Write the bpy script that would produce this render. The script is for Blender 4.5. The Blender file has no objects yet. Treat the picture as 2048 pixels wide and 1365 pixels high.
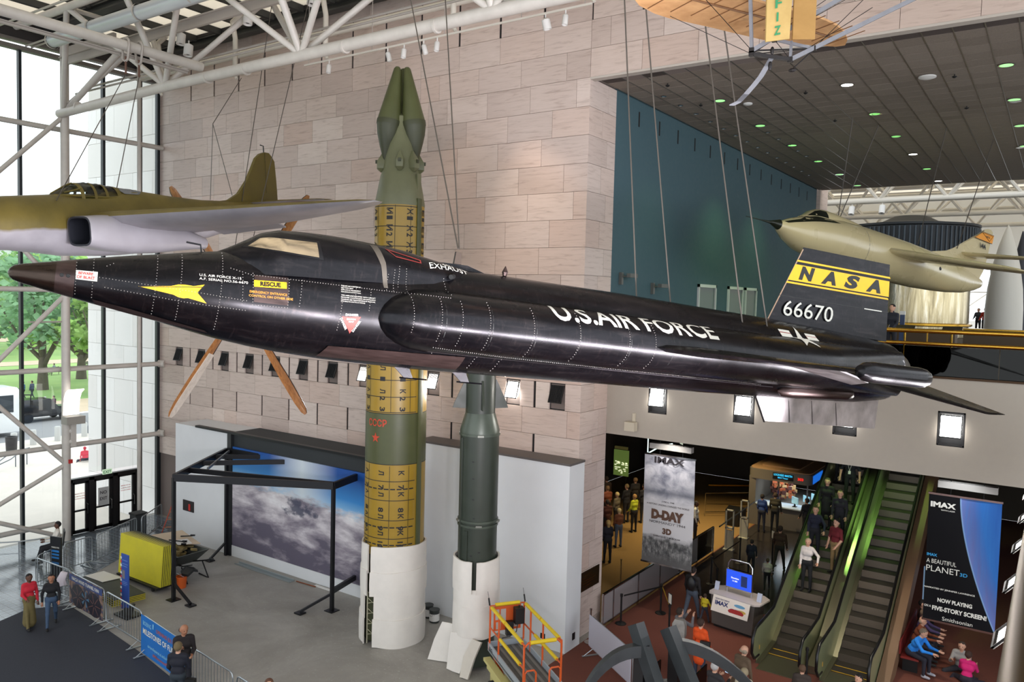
import bpy, bmesh, math, random
import numpy as np
from mathutils import Vector, Matrix, Euler
from mathutils.bvhtree import BVHTree

PI = math.pi
rng = random.Random(7)
scene = bpy.context.scene
COL = scene.collection

# ------------------------------------------------------------------ camera, sky, large lights, exposure
cam_data = bpy.data.cameras.new('camera')
cam_data.sensor_fit = 'HORIZONTAL'; cam_data.sensor_width = 36.0
cam_data.lens = 1588.6 / 2048 * 36.0
cam_data.clip_start = 0.05; cam_data.clip_end = 1500
cam = bpy.data.objects.new('camera', cam_data); COL.objects.link(cam)
_yaw, _pit, _rol = 0.605026, 0.054019, 0.025567
_fw = Vector((-math.sin(_yaw) * math.cos(_pit), math.cos(_yaw) * math.cos(_pit), -math.sin(_pit)))
_r0 = Vector((math.cos(_yaw), math.sin(_yaw), 0)); _u0 = _r0.cross(_fw)
_rt = math.cos(_rol) * _r0 + math.sin(_rol) * _u0; _up = _rt.cross(_fw)
cam.matrix_world = Matrix(((_rt.x, _up.x, -_fw.x, 0), (_rt.y, _up.y, -_fw.y, 0), (_rt.z, _up.z, -_fw.z, 9.9), (0, 0, 0, 1)))
scene.camera = cam

scene.view_settings.view_transform = 'Standard'; scene.view_settings.look = 'None'
scene.view_settings.exposure = 0.0; scene.view_settings.gamma = 1.0
scene.view_settings.use_curve_mapping = False
scene.cycles.max_bounces = 6; scene.cycles.diffuse_bounces = 4; scene.cycles.glossy_bounces = 3
scene.cycles.transmission_bounces = 4; scene.cycles.transparent_max_bounces = 10
scene.cycles.caustics_reflective = False; scene.cycles.caustics_refractive = False
scene.cycles.sample_clamp_indirect = 6.0

world = bpy.data.worlds.new('overcast_sky'); scene.world = world; world.use_nodes = True
_wb = world.node_tree.nodes['Background']
_wb.inputs['Color'].default_value = (0.90, 0.95, 1.0, 1); _wb.inputs['Strength'].default_value = 2.45

def light(kind, name, loc, power, col=(1, 1, 1), target=None, size=0.2, spot=60, blend=.5, sizey=None, portal=False):
    d = bpy.data.lights.new(name, kind); d.energy = power; d.color = col
    if kind == 'AREA':
        d.size = size
        if sizey: d.shape = 'RECTANGLE'; d.size_y = sizey
        if portal: d.cycles.is_portal = True
    else: d.shadow_soft_size = size
    if kind == 'SPOT': d.spot_size = math.radians(spot); d.spot_blend = blend
    o = bpy.data.objects.new(name, d); COL.objects.link(o); o.location = loc
    if target is not None:
        o.rotation_euler = (Vector(target) - Vector(loc)).to_track_quat('-Z', 'Y').to_euler()
    return o

# portals: they give no light, they only tell the renderer where the sky comes in
light('AREA', 'window_portal', (-32.9, 5, 9.5), 1, target=(0, 5, 9.5), size=18.5, sizey=30, portal=True)
light('AREA', 'roof_portal', (-16, 7, 21.6), 1, target=(-16, 7, 0), size=33, sizey=25, portal=True)

# ------------------------------------------------------------------ materials
def lin(c):
    o = []
    for v in c[:3]:
        v = v / 255.0
        o.append(v / 12.92 if v <= 0.04045 else ((v + 0.055) / 1.055) ** 2.4)
    return (*o, 1.0)

MATS = {}
class NT:
    def __init__(s, name):
        s.m = bpy.data.materials.new(name); s.m.use_nodes = True
        s.t = s.m.node_tree; s.n = s.t.nodes; s.l = s.t.links
        s.b = s.n['Principled BSDF']; s.out = s.n['Material Output']
    def add(s, typ, **kw):
        n = s.n.new(typ)
        for k, v in kw.items():
            if k.startswith('_'): setattr(n, k[1:], v)
            else:
                i = n.inputs[int(k[1:])] if k[0] == 'i' and k[1:].isdigit() else n.inputs[k.replace('__', ' ')]
                if hasattr(v, 'is_linked') or isinstance(v, bpy.types.NodeSocket): s.l.new(v, i)
                else: i.default_value = v
        return n
    def coords(s, kind='Object', scale=(1, 1, 1), rot=(0, 0, 0), loc=(0, 0, 0)):
        if kind == 'World': src = s.add('ShaderNodeNewGeometry').outputs['Position']
        else: src = s.add('ShaderNodeTexCoord').outputs[kind]
        m = s.add('ShaderNodeMapping'); s.l.new(src, m.inputs['Vector'])
        m.inputs['Scale'].default_value = scale; m.inputs['Rotation'].default_value = rot; m.inputs['Location'].default_value = loc
        return m.outputs['Vector']
    def noise(s, vec, scale=5, detail=3, rough=.55, dist=0):
        n = s.add('ShaderNodeTexNoise', Scale=scale, Detail=detail, Roughness=rough, Distortion=dist); s.l.new(vec, n.inputs['Vector'])
        return n.outputs['Fac']
    def ramp(s, fac, stops, interp='LINEAR'):
        r = s.add('ShaderNodeValToRGB'); s.l.new(fac, r.inputs['Fac']); e = r.color_ramp; e.interpolation = interp
        while len(e.elements) < len(stops): e.elements.new(.5)
        for q, (p, c) in zip(e.elements, stops):
            q.position = p; q.color = c if len(c) == 4 else lin(c)
        return r.outputs['Color']
    def mix(s, fac, a, b, mode='MIX'):
        m = s.add('ShaderNodeMix', _data_type='RGBA', _blend_type=mode)
        for sock, v in ((m.inputs['Factor'], fac), (m.inputs['A'], a), (m.inputs['B'], b)):
            sock = [i for i in m.inputs if i.identifier == {'Factor': 'Factor_Float', 'A': 'A_Color', 'B': 'B_Color'}[sock.name]][0]
            if isinstance(v, bpy.types.NodeSocket): s.l.new(v, sock)
            else: sock.default_value = v
        return [o for o in m.outputs if o.identifier == 'Result_Color'][0]
    def math(s, op, a, b=0.0, c=None):
        m = s.add('ShaderNodeMath', _operation=op)
        for i, v in enumerate((a, b) if c is None else (a, b, c)):
            if isinstance(v, bpy.types.NodeSocket): s.l.new(v, m.inputs[i])
            else: m.inputs[i].default_value = v
        return m.outputs[0]
    def setc(s, v): 
        if isinstance(v, bpy.types.NodeSocket): s.l.new(v, s.b.inputs['Base Color'])
        else: s.b.inputs['Base Color'].default_value = v
    def bump(s, h, strength=.3, dist=.02):
        b = s.add('ShaderNodeBump', Strength=strength, Distance=dist); s.l.new(h, b.inputs['Height']); s.l.new(b.outputs[0], s.b.inputs['Normal'])

def mat(name, col, rough=.5, metal=0., nz=None, emit=0., spec=None, bump=0., coat=0., stretch=(1, 1, 1), space='Object'):
    """plain painted surface; nz=(scale, amount) mottles colour and gloss"""
    if name in MATS: return MATS[name]
    t = NT(name); c = lin(col)
    t.b.inputs['Roughness'].default_value = rough; t.b.inputs['Metallic'].default_value = metal
    if spec is not None: t.b.inputs['Specular IOR Level'].default_value = spec
    if coat: t.b.inputs['Coat Weight'].default_value = coat; t.b.inputs['Coat Roughness'].default_value = .15
    if nz:
        f = t.noise(t.coords(space, stretch), nz[0], 4)
        a = nz[1]
        dk = tuple(v * (1 - a) for v in c[:3]) + (1,); lt = tuple(min(1, v * (1 + a)) for v in c[:3]) + (1,)
        t.setc(t.ramp(f, [(.3, dk), (.7, lt)]))
        t.l.new(t.math('MULTIPLY_ADD', f, .3, max(.02, rough - .15)), t.b.inputs['Roughness'])
        if bump: t.bump(f, bump)
    else: t.setc(c)
    if emit:
        t.b.inputs['Emission Color'].default_value = c; t.b.inputs['Emission Strength'].default_value = emit
    MATS[name] = t.m
    return t.m

# ------------------------------------------------------------------ mesh builder
WM = {}          # world matrix of every placed object, by name
def V(*a): return Vector(a)
def frame(d, up=(0, 0, 1)):
    d = Vector(d).normalized(); up = Vector(up)
    if abs(d.dot(up)) > .98: up = Vector((0, 1, 0)) if abs(d.y) < .9 else Vector((1, 0, 0))
    s = d.cross(up).normalized(); u = s.cross(d).normalized()
    return d, s, u

class MB:
    def __init__(s): s.v = []; s.f = []; s.m = []; s.k = 0
    def mi(s, k): s.k = k; return s
    def add(s, vs, fs):
        o = len(s.v); s.v.extend([tuple(p) for p in vs])
        for f in fs: s.f.append(tuple(i + o for i in f)); s.m.append(s.k)
        return s
    def box(s, c, d, rz=0., M=None):
        x, y, z = d[0] / 2, d[1] / 2, d[2] / 2
        p = [Vector((sx * x, sy * y, sz * z)) for sx in (-1, 1) for sy in (-1, 1) for sz in (-1, 1)]
        if M is not None: p = [M @ q for q in p]
        elif rz: R = Matrix.Rotation(rz, 3, 'Z'); p = [R @ q for q in p]
        c = Vector(c)
        return s.add([q + c for q in p], [(0, 1, 3, 2), (4, 6, 7, 5), (0, 4, 5, 1), (2, 3, 7, 6), (0, 2, 6, 4), (1, 5, 7, 3)])
    def b2(s, lo, hi): return s.box([(a + b) / 2 for a, b in zip(lo, hi)], [abs(b - a) for a, b in zip(lo, hi)])
    def beam(s, a, b, w, h, up=(0, 0, 1)):
        a = Vector(a); b = Vector(b); d, sd, u = frame(b - a, up)
        p = []
        for q in (a, b):
            for i, j in ((-1, -1), (1, -1), (1, 1), (-1, 1)): p.append(q + sd * (i * w / 2) + u * (j * h / 2))
        return s.add(p, [(0, 1, 2, 3), (7, 6, 5, 4), (0, 4, 5, 1), (1, 5, 6, 2), (2, 6, 7, 3), (3, 7, 4, 0)])
    def tube(s, pts, r, n=8, caps=True, closed=False):
        pts = [Vector(p) for p in pts]; k = len(pts)
        rs = r if isinstance(r, (list, tuple)) else [r] * k
        rings = []; pu = None
        for i, p in enumerate(pts):
            if closed: d = pts[(i + 1) % k] - pts[i - 1]
            else: d = pts[min(i + 1, k - 1)] - pts[max(i - 1, 0)]
            d, sd, u = frame(d, pu or (0, 0, 1)); pu = u
            rings.append([p + (sd * math.cos(2 * PI * j / n) + u * math.sin(2 * PI * j / n)) * rs[i] for j in range(n)])
        return s.rings(rings, caps and not closed, closed)
    def rings(s, rings, caps=True, closed=False):
        n = len(rings[0]); k = len(rings); vs = [p for r in rings for p in r]; fs = []
        for i in range(k if closed else k - 1):
            a = i * n; b = ((i + 1) % k) * n
            for j in range(n): fs.append((a + j, a + (j + 1) % n, b + (j + 1) % n, b + j))
        if caps: fs.append(tuple(range(n))[::-1]); fs.append(tuple((k - 1) * n + j for j in range(n)))
        return s.add(vs, fs)
    def lathe(s, prof, c=(0, 0, 0), n=20, axis=(0, 0, 1), caps=True):
        d, sd, u = frame(axis, (0, 1, 0)); c = Vector(c)
        return s.rings([[c + d * z + (sd * math.cos(2 * PI * j / n) + u * math.sin(2 * PI * j / n)) * max(r, 1e-4) for j in range(n)] for r, z in prof], caps)
    def prism(s, pts, off):
        """flat outline (3-D points) pushed by the vector off"""
        pts = [Vector(p) for p in pts]; n = len(pts); off = Vector(off)
        fs = [tuple(range(n))[::-1], tuple(n + i for i in range(n))] + [(i, (i + 1) % n, n + (i + 1) % n, n + i) for i in range(n)]
        return s.add(pts + [p + off for p in pts], fs)
    def ball(s, c, r, n=8, m=6):
        rx, ry, rz = r if isinstance(r, (tuple, list)) else (r, r, r); c = Vector(c)
        return s.rings([[c + Vector((rx * math.sin(t) * math.cos(2 * PI * j / n), ry * math.sin(t) * math.sin(2 * PI * j / n), -rz * math.cos(t))) for j in range(n)]
                        for t in [max(.02, min(PI - .02, PI * i / m)) for i in range(m + 1)]])
    def grid(s, fn, nu, nv):
        vs = [fn(i / nu, j / nv) for i in range(nu + 1) for j in range(nv + 1)]
        return s.add(vs, [(i * (nv + 1) + j, (i + 1) * (nv + 1) + j, (i + 1) * (nv + 1) + j + 1, i * (nv + 1) + j + 1) for i in range(nu) for j in range(nv)])
    def mesh(s, name, mats, smooth=None):
        me = bpy.data.meshes.new(name); me.from_pydata(s.v, [], s.f)
        for m in (mats if isinstance(mats, (list, tuple)) else [mats]): me.materials.append(m)
        if any(s.m): me.polygons.foreach_set('material_index', s.m)
        bm = bmesh.new(); bm.from_mesh(me); bmesh.ops.recalc_face_normals(bm, faces=bm.faces); bm.to_mesh(me); bm.free()
        if smooth:
            me.polygons.foreach_set('use_smooth', [True] * len(me.polygons)); me.set_sharp_from_angle(angle=math.radians(smooth))
        me.update(); return me
    def build(s, name, mats, parent=None, smooth=None, **kw):
        return place(name, s.mesh(name, mats, smooth), parent, **kw)

def place(name, me, parent=None, loc=None, rot=None, scale=None, local=False):
    """link a mesh. With a parent the vertices are world coordinates unless local=True"""
    o = bpy.data.objects.new(name, me); COL.objects.link(o)
    if loc is not None: o.location = loc
    if rot is not None: o.rotation_euler = rot
    if scale is not None: o.scale = scale
    if parent is not None:
        o.parent = parent
        if not local: o.matrix_parent_inverse = WM[parent.name].inverted()
        WM[o.name] = (WM[parent.name] if local else Matrix()) @ o.matrix_basis
    else: WM[o.name] = o.matrix_basis.copy()
    return o
def tag(o, label=None, cat=None, group=None, kind=None):
    if label: o['label'] = label
    if cat: o['category'] = cat
    if group: o['group'] = group
    if kind: o['kind'] = kind
    return o
def thing(name, label, cat, loc=(0, 0, 0), rz=0., group=None, M=None):
    o = bpy.data.objects.new(name, None); COL.objects.link(o); o.empty_display_size = .2
    if M is not None: o.matrix_basis = M
    else: o.location = loc; o.rotation_euler = (0, 0, rz)
    WM[o.name] = o.matrix_basis.copy()
    return tag(o, label, cat, group)
def dup(root, loc=None, rz=None, label=None, group=None):
    r = root.copy(); COL.objects.link(r)
    if loc is not None: r.location = loc
    if rz is not None: r.rotation_euler = (0, 0, rz)
    WM[r.name] = r.matrix_basis.copy()
    if label: r['label'] = label
    if group: r['group'] = group
    for ch in list(root.children):
        c = ch.copy(); COL.objects.link(c); c.parent = r
        for g in list(ch.children):
            d = g.copy(); COL.objects.link(d); d.parent = c
    return r
def struct(o): o['kind'] = 'structure'; return o
def stuff(o): o['kind'] = 'stuff'; return o

# ------------------------------------------------------------------ lettering
_TX = {}
def text_data(s, bold=0., spacing=1.0, italic=0.):
    """glyph outlines as flat triangles, height of a capital = 1, left edge at 0"""
    k = (s, bold, spacing, italic)
    if k not in _TX:
        cu = bpy.data.curves.new('lettering', 'FONT'); cu.body = s; cu.size = 1.0; cu.offset = bold; cu.space_character = spacing; cu.shear = italic
        cu.resolution_u = 3; cu.dimensions = '2D'; cu.fill_mode = 'BOTH'
        ob = bpy.data.objects.new('lettering', cu); me = ob.to_mesh()
        v = np.zeros(len(me.vertices) * 3); me.vertices.foreach_get('co', v); v = v.reshape(-1, 3)[:, :2]
        f = [tuple(p.vertices) for p in me.polygons]
        ob.to_mesh_clear(); bpy.data.objects.remove(ob); bpy.data.curves.remove(cu)
        cap = .72
        if len(v): v = v / cap; v[:, 0] -= v[:, 0].min()
        _TX[k] = (v, f)
    return _TX[k]
def text_on(mb, s, h, org, du, dv, width=None, align='L', bold=0.02, italic=0., cut=None, fn=None, spacing=1.0):
    """lay lettering of cap height h at org along du (reading direction) and dv (up). fn maps (u, v) to a point instead."""
    v, f = text_data(s, bold, spacing, italic)
    if not len(v): return mb
    w = v[:, 0].max() * h; sx = (width / w) if width else 1.0
    u = v[:, 0] * h * sx; w = w * sx
    if align == 'C': u = u - w / 2
    if align == 'R': u = u - w
    vv = v[:, 1] * h
    pts = list(zip(u, vv)); fs = f
    if cut:
        bm = bmesh.new(); bv = [bm.verts.new((a, b, 0)) for a, b in pts]
        for q in fs:
            try: bm.faces.new([bv[i] for i in q])
            except ValueError: pass
        bm.verts.ensure_lookup_table()
        for ax, lo, hi in ((0, u.min(), u.max()), (1, vv.min(), vv.max())):
            t = lo + cut
            while t < hi:
                bmesh.ops.bisect_plane(bm, geom=list(bm.verts) + list(bm.edges) + list(bm.faces), plane_co=(t, t, 0), plane_no=(1, 0, 0) if ax == 0 else (0, 1, 0)); t += cut
        bm.verts.index_update(); pts = [(q.co.x, q.co.y) for q in bm.verts]; fs = [tuple(q.index for q in p.verts) for p in bm.faces]; bm.free()
    if fn: return mb.add([fn(a, b) for a, b in pts], fs)
    org = Vector(org); du = Vector(du); dv = Vector(dv)
    return mb.add([org + du * float(a) + dv * float(b) for a, b in pts], fs)
def poly_grid(outline, cut):
    """a flat outline cut into a fine mesh: points and faces for laying on a curved surface"""
    bm = bmesh.new(); bm.faces.new([bm.verts.new((a, b, 0)) for a, b in outline])
    xs = [p[0] for p in outline]; ys = [p[1] for p in outline]
    for ax, lo, hi in ((0, min(xs), max(xs)), (1, min(ys), max(ys))):
        t = lo + cut
        while t < hi - 1e-5:
            bmesh.ops.bisect_plane(bm, geom=list(bm.verts) + list(bm.edges) + list(bm.faces), plane_co=(t, t, 0), plane_no=(1, 0, 0) if ax == 0 else (0, 1, 0)); t += cut
    bm.verts.index_update(); r = [(q.co.x, q.co.y) for q in bm.verts], [tuple(q.index for q in p.verts) for p in bm.faces]; bm.free()
    return r
# ================================================================== SHELL OF THE HALL
NTH = ['first', 'second', 'third', 'fourth', 'fifth', 'sixth', 'seventh', 'eighth', 'ninth', 'tenth', 'eleventh', 'twelfth', 'thirteenth', 'fourteenth']
XW, YW, XC, YP, ZC = -32.3, 19.63, -11.15, 21.24, 16.10
MODX, MODZ = 1.567, 0.785

def stone_mat():
    t = NT('veined_marble')
    r = t.add('ShaderNodeObjectInfo').outputs['Random']
    off = t.add('ShaderNodeCombineXYZ', X=t.math('MULTIPLY', r, 37.0), Y=t.math('MULTIPLY', r, 91.0), Z=t.math('MULTIPLY', r, 53.0)).outputs[0]
    pos = t.add('ShaderNodeVectorMath', _operation='ADD'); t.l.new(t.coords('World'), pos.inputs[0]); t.l.new(off, pos.inputs[1])
    mp = t.add('ShaderNodeMapping', Scale=(.9, .9, 9.0), Rotation=(0, .05, 0)); t.l.new(pos.outputs[0], mp.inputs['Vector'])
    f = t.noise(mp.outputs[0], 1.6, 6, .6, .8)
    base = t.ramp(r, [(0, (194, 176, 167)), (.3, (205, 187, 178)), (.6, (212, 195, 186)), (.85, (203, 180, 168)), (1, (218, 203, 194))])  # slab tones shifted pinker to carry the warm light on the stone
    vein = t.ramp(f, [(.28, (.70, .66, .64, 1)), (.46, (.94, .93, .92, 1)), (.7, (1, 1, 1, 1))])
    t.setc(t.mix(1.0, base, vein, 'MULTIPLY')); t.b.inputs['Roughness'].default_value = .42
    return t.m
M_STONE = stone_mat()
M_MORTAR = mat('mortar', (120, 108, 102), .9)
M_SLOT = mat('slot_dark', (14, 12, 14), .8)
M_WHITE = mat('white_paint', (222, 220, 216), .6)
M_DARKFRAME = mat('bronze_black_metal', (26, 28, 30), .45, .3)
M_TUBE = mat('cream_painted_steel', (196, 190, 182), .42, .0, (3, .06))

wall_back = MB(); wall_back.b2((XW, YW + .06, 0), (XC - .06, YP, 21.5))
w_main = struct(wall_back.build('wall_stone', M_MORTAR)); w_main['label'] = 'tall wall of pale veined marble slabs with slots and louvres'
w_head = struct(MB().b2((XC - .06, YW + .06, ZC + .02), (6, YW + .9, 21.5)).build('wall_header', M_MORTAR)); w_head['label'] = 'marble header wall above the dim gallery opening'
w_ret = struct(MB().b2((XC - .9, YW + .07, 0), (XC - .05, YP - .02, ZC + .6)).build('wall_return', M_MORTAR)); w_ret['label'] = 'marble corner return beside the gallery opening'

_SM = {}
def stone(par, lo, hi, axis='x'):
    """one slab standing 6 cm proud of the mortar bed; slabs of a size share their mesh"""
    g = .005
    d = [round(hi[i] - lo[i] - (2 * g if (i == 2 or (i == 0) == (axis == 'x')) else 0), 3) for i in range(3)]
    if min(d) < .03: return
    k = tuple(d)
    if k not in _SM: _SM[k] = MB().box((0, 0, 0), d).mesh('stone', M_STONE)
    place('stone', _SM[k], par, loc=[(a + b) / 2 for a, b in zip(lo, hi)])

def row_joints(x0, x1, off, cuts=()):
    xs = [x0]; x = x0 + off
    while x < x1 - .05:
        if x > x0 + .05: xs.append(x)
        x += MODX
    xs.append(x1); return xs
slotX = [XC - MODX * k for k in range(1, 13)]
louvX = [XC - MODX * (k + .5) for k in range(13)]
slot_mb = MB()
def wslot(x, z0, z1, w=.075): slot_mb.b2((x - w / 2, YW + .03, z0), (x + w / 2, YW + .062, z1))
for k in range(-4, 18):
    z0 = ZC - MODZ * k; z1 = z0 + MODZ
    xl, xr = XW, XC
    if z0 < 4.2: xr = -28.0                     # the white exhibit boxes cover the rest
    slots = k in (-2, -3) or k == 14; louv = k == 12
    if louv:
        xs = []
        for x in slotX: xs.append((x + .04, x - .04))
        edges = [XC] + [e for x in slotX for e in (x + .04, x - .04)] + [XW]
        for a, b in zip(edges[0::2], edges[1::2]):
            lx = [l for l in louvX if b < l < a]
            if lx and a - b > .6: 
                stone(w_main, (lx[0] + .265, YW, z0), (a, YW + .06, z1)); stone(w_main, (b, YW, z0), (lx[0] - .265, YW + .06, z1))
            else: stone(w_main, (b, YW, z0), (a, YW + .06, z1))
        for x in slotX: wslot(x, z0, z1)
    elif slots:
        e = [XC] + [q for x in slotX for q in (x + .038, x - .038)] + [XW]
        for a, b in zip(e[0::2], e[1::2]): stone(w_main, (b, YW, z0), (a, YW + .06, z1))
        if k != -3:
            for x in slotX: wslot(x, z0, z1)
        else:
            for x in slotX: wslot(x, z0, z1)
    else:
        off = [MODX * .5, MODX * .72, MODX * .22, MODX][k % 4] + (XW - XC) % MODX
        xs = row_joints(xl, xr, off % MODX)
        if rng.random() < .6 and len(xs) > 6:    # now and then a half slab
            i = rng.randrange(2, len(xs) - 1); xs.insert(i, (xs[i - 1] + xs[i]) / 2)
        for a, b in zip(xs[:-1], xs[1:]): stone(w_main, (a, YW, z0), (b, YW + .06, z1))
slot_mb.build('vent_slot', M_SLOT, w_main)
for k in range(0, 21):                            # the corner return
    z0 = ZC - MODZ * k - (MODZ if k == 0 else 0); z0 = ZC - MODZ * (k + 1); z1 = z0 + MODZ
    z0 = max(z0, 0.0)
    c = YW + (.78 if k % 2 else 1.1)
    stone(w_ret, (XC - .06, YW + .0, z0), (XC, c, z1), 'y'); stone(w_ret, (XC - .06, c, z0), (XC, YP, z1), 'y')
hs = MB()
for k in range(0, 5):                             # header above the gallery
    z0 = ZC + MODZ * k; z1 = z0 + MODZ
    xs = row_joints(XC, 5.5, [MODX, .6, 1.2, MODX, .9][k])
    if k in (2, 3): xs = [XC + MODX * j for j in range(11)]
    for a, b in zip(xs[:-1], xs[1:]):
        if k in (2, 3): stone(w_head, (a + .038, YW, z0), (b - .038, YW + .06, z1))
        else: stone(w_head, (a, YW, z0), (b, YW + .06, z1))
    if k in (2, 3):
        for x in xs[:-1]: hs.b2((x - .038, YW + .03, z0), (x + .038, YW + .062, z1))
hs.build('vent_slot', M_SLOT, w_head)
struct(MB().b2((XC, YW - .01, ZC - .06), (6, YW + .25, ZC + .0)).build('trim_1', mat('pale_trim', (188, 178, 168), .5)))['label'] = 'pale metal edge along the gallery opening'

# ---- floors
def concrete_mat():
    t = NT('worn_concrete'); v = t.coords('World')
    a = t.noise(v, .35, 6, .65, .6); b = t.noise(v, 2.6, 5, .7, 1.0); c = t.noise(v, 14, 3)
    col = t.ramp(a, [(.3, (132, 128, 121)), (.5, (160, 156, 149)), (.7, (184, 181, 175))])
    col = t.mix(t.math('MULTIPLY', b, .55), col, lin((138, 134, 128)))
    col = t.mix(t.ramp(c, [(.62, (0, 0, 0, 1)), (.72, (.6, .6, .6, 1))]), col, lin((186, 184, 180)))
    t.setc(col); t.b.inputs['Roughness'].default_value = .55; t.bump(b, .25, .01); return t.m
def carpet_mat(name, c, sc=120):
    t = NT(name); v = t.coords('World'); n = t.noise(v, sc, 2); m = t.noise(v, 1.2, 3)
    d = lin(c); t.setc(t.mix(m, t.ramp(n, [(.35, tuple(x * .6 for x in d[:3]) + (1,)), (.65, tuple(x * 1.35 for x in d[:3]) + (1,))]), d))
    t.b.inputs['Roughness'].default_value = .95; t.bump(n, .4, .005); return t.m
M_CONC = concrete_mat()
M_CARPET = carpet_mat('charcoal_blue_carpet', (49, 52, 62))
M_LOBBY = carpet_mat('rust_red_carpet', (112, 62, 48))
M_GOLD = carpet_mat('tan_carpet', (142, 112, 66))
def slab(name, lo, hi, m, label=None):
    o = struct(MB().b2(lo, hi).build(name, m))
    if label: o['label'] = label
    return o
f_c = slab('floor', (XW - .3, -12, -.3), (XC + .2, YP + .05, -.004), M_CONC, 'bare worn concrete floor of the hall under renovation')
cp = [(-34.5, -12), (XC + .2, -12), (XC + .2, 10.7), (-17.0, 11.25), (-20.2, 11.75), (-22.5, 12.0), (-24.9, 12.2), (-25.6, 11.3), (-25.2, 10.2), (-34.5, 5.6)]
struct(MB().prism([(x, y, -.003) for x, y in cp], (0, 0, .008)).build('carpet_floor', M_CARPET))['label'] = 'dark blue grey carpet laid over the hall floor'
# glass block floor strip by the doors
def tile_floor_mat():
    t = NT('glass_block_floor'); v = t.coords('World')
    b = t.add('ShaderNodeTexBrick', Scale=1.0, _offset=0.0); t.l.new(v, b.inputs['Vector'])
    b.inputs['Mortar Size'].default_value = .012; b.inputs['Brick Width'].default_value = .22; b.inputs['Row Height'].default_value = .22
    b.inputs['Color1'].default_value = lin((118, 128, 138)); b.inputs['Color2'].default_value = lin((126, 136, 146)); b.inputs['Mortar'].default_value = lin((70, 76, 82))
    t.setc(b.outputs['Color']); t.b.inputs['Roughness'].default_value = .14; t.bump(b.outputs['Fac'], -.2, .01); return t.m
gf = [(XW, -12), (-34.0, -12), (-34.0, 5.7), (-25.2, 10.2), (-25.6, 11.3), (-24.9, 12.3), (-26.6, 13.2), (-27.4, 14.6), (-28.7, 16.8), (-29.6, 19.5), (XW, 19.5)]
struct(MB().prism([(max(x, XW), y, -.004) for x, y in gf], (0, 0, .006)).build('glass_floor', tile_floor_mat()))['label'] = 'shiny grey glass block floor by the entrance doors'
slab('floor_lobby', (XC + .2, -12, -.3), (9, 44, -.002), M_LOBBY, 'rust red carpet of the theatre lobby')
slab('floor_lobby_left', (-20, YP + .02, -.3), (XC + .2, 44, -.002), M_GOLD, 'tan carpet of the theatre queue area')
M_GRAN = mat('dark_granite', (46, 42, 42), .12, 0, (40, .3))
struct(MB().prism([(x, y, -.001) for x, y in [(-10.9, 27.2), (-9.9, 25.4), (-8.6, 24.6), (-7.0, 25.4), (-6.6, 24.2), (-6.6, 40), (-10.9, 40)]], (0, 0, .005)).build('granite_floor', M_GRAN))['label'] = 'polished dark granite floor before the ticket booth'

# ---- gallery: parapet, second floor, blue wall, ceiling
M_PARA = mat('parapet_paint', (164, 155, 143), .55, 0, (6, .02))
para = MB()
LP = [(-9.51, 7.07), (-6.98, 7.07), (-4.39, 7.05), (-2.03, 7.07), (1.2, 7.07)]
for i, (a, b) in enumerate(zip([XC] + [x + .29 for x, z in LP], [x - .29 for x, z in LP] + [7.0])): para.b2((a, YP, 5.9), (b, YP + .35, 8.28))
for x, z in LP: para.b2((x - .29, YP, 5.9), (x + .29, YP + .35, z - .41)); para.b2((x - .29, YP, z + .41), (x + .29, YP + .35, 8.28)); para.b2((x - .29, YP + .2, z - .41), (x + .29, YP + .35, z + .41))
struct(para.build('wall_parapet', M_PARA))['label'] = 'cream balcony front over the lobby with square floodlight openings'
M_F2 = carpet_mat('gallery_carpet', (70, 60, 48))
f2 = MB().b2((XC, YP + .35, 8.0), (9, 31, 8.28)).b2((XC, 31, 8.0), (-6.9, 70, 8.28)).b2((-3.2, 31, 8.0), (30, 70, 8.28)).b2((-6.9, 38.5, 8.0), (-3.2, 70, 8.28))
f2.b2((-20, 44, 8.0), (XC, 70, 8.28))
struct(f2.build('floor_gallery', M_F2))['label'] = 'carpeted upper gallery floor'
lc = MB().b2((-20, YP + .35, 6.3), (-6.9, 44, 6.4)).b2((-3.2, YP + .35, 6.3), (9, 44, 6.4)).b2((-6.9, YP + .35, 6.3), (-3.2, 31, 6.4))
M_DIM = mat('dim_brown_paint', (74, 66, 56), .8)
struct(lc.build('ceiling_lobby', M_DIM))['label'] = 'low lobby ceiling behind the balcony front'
M_BLUE = mat('blue_painted_wall', (64, 90, 98), .75, 0, (8, .03))
bw = struct(MB().b2((XC - .5, YP, 8.28), (XC - .05, 44.6, ZC + .1)).build('wall_blue', M_BLUE)); bw['label'] = 'blue painted side wall of the upper gallery'
bs = MB()
for k in range(14): bs.b2((XC - .06, 22.83 + 1.525 * k, 15.35), (XC - .04, 22.91 + 1.525 * k, 15.81))
bs.build('vent_slot', M_SLOT, bw)
struct(MB().b2((XC - .8, 44.6, 6.4), (XC + .15, 46.2, 17)).build('wall_gallery_end', M_STONE))['label'] = 'stone end pier of the blue gallery wall'
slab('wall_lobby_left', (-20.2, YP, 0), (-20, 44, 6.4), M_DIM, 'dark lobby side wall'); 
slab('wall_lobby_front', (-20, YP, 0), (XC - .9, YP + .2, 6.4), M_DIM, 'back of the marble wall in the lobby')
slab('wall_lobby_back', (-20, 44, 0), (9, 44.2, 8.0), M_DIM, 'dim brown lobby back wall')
slab('wall_lobby_right', (8.8, YP, 0), (9, 44, 8.0), M_DIM, 'dark right lobby wall')

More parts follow.
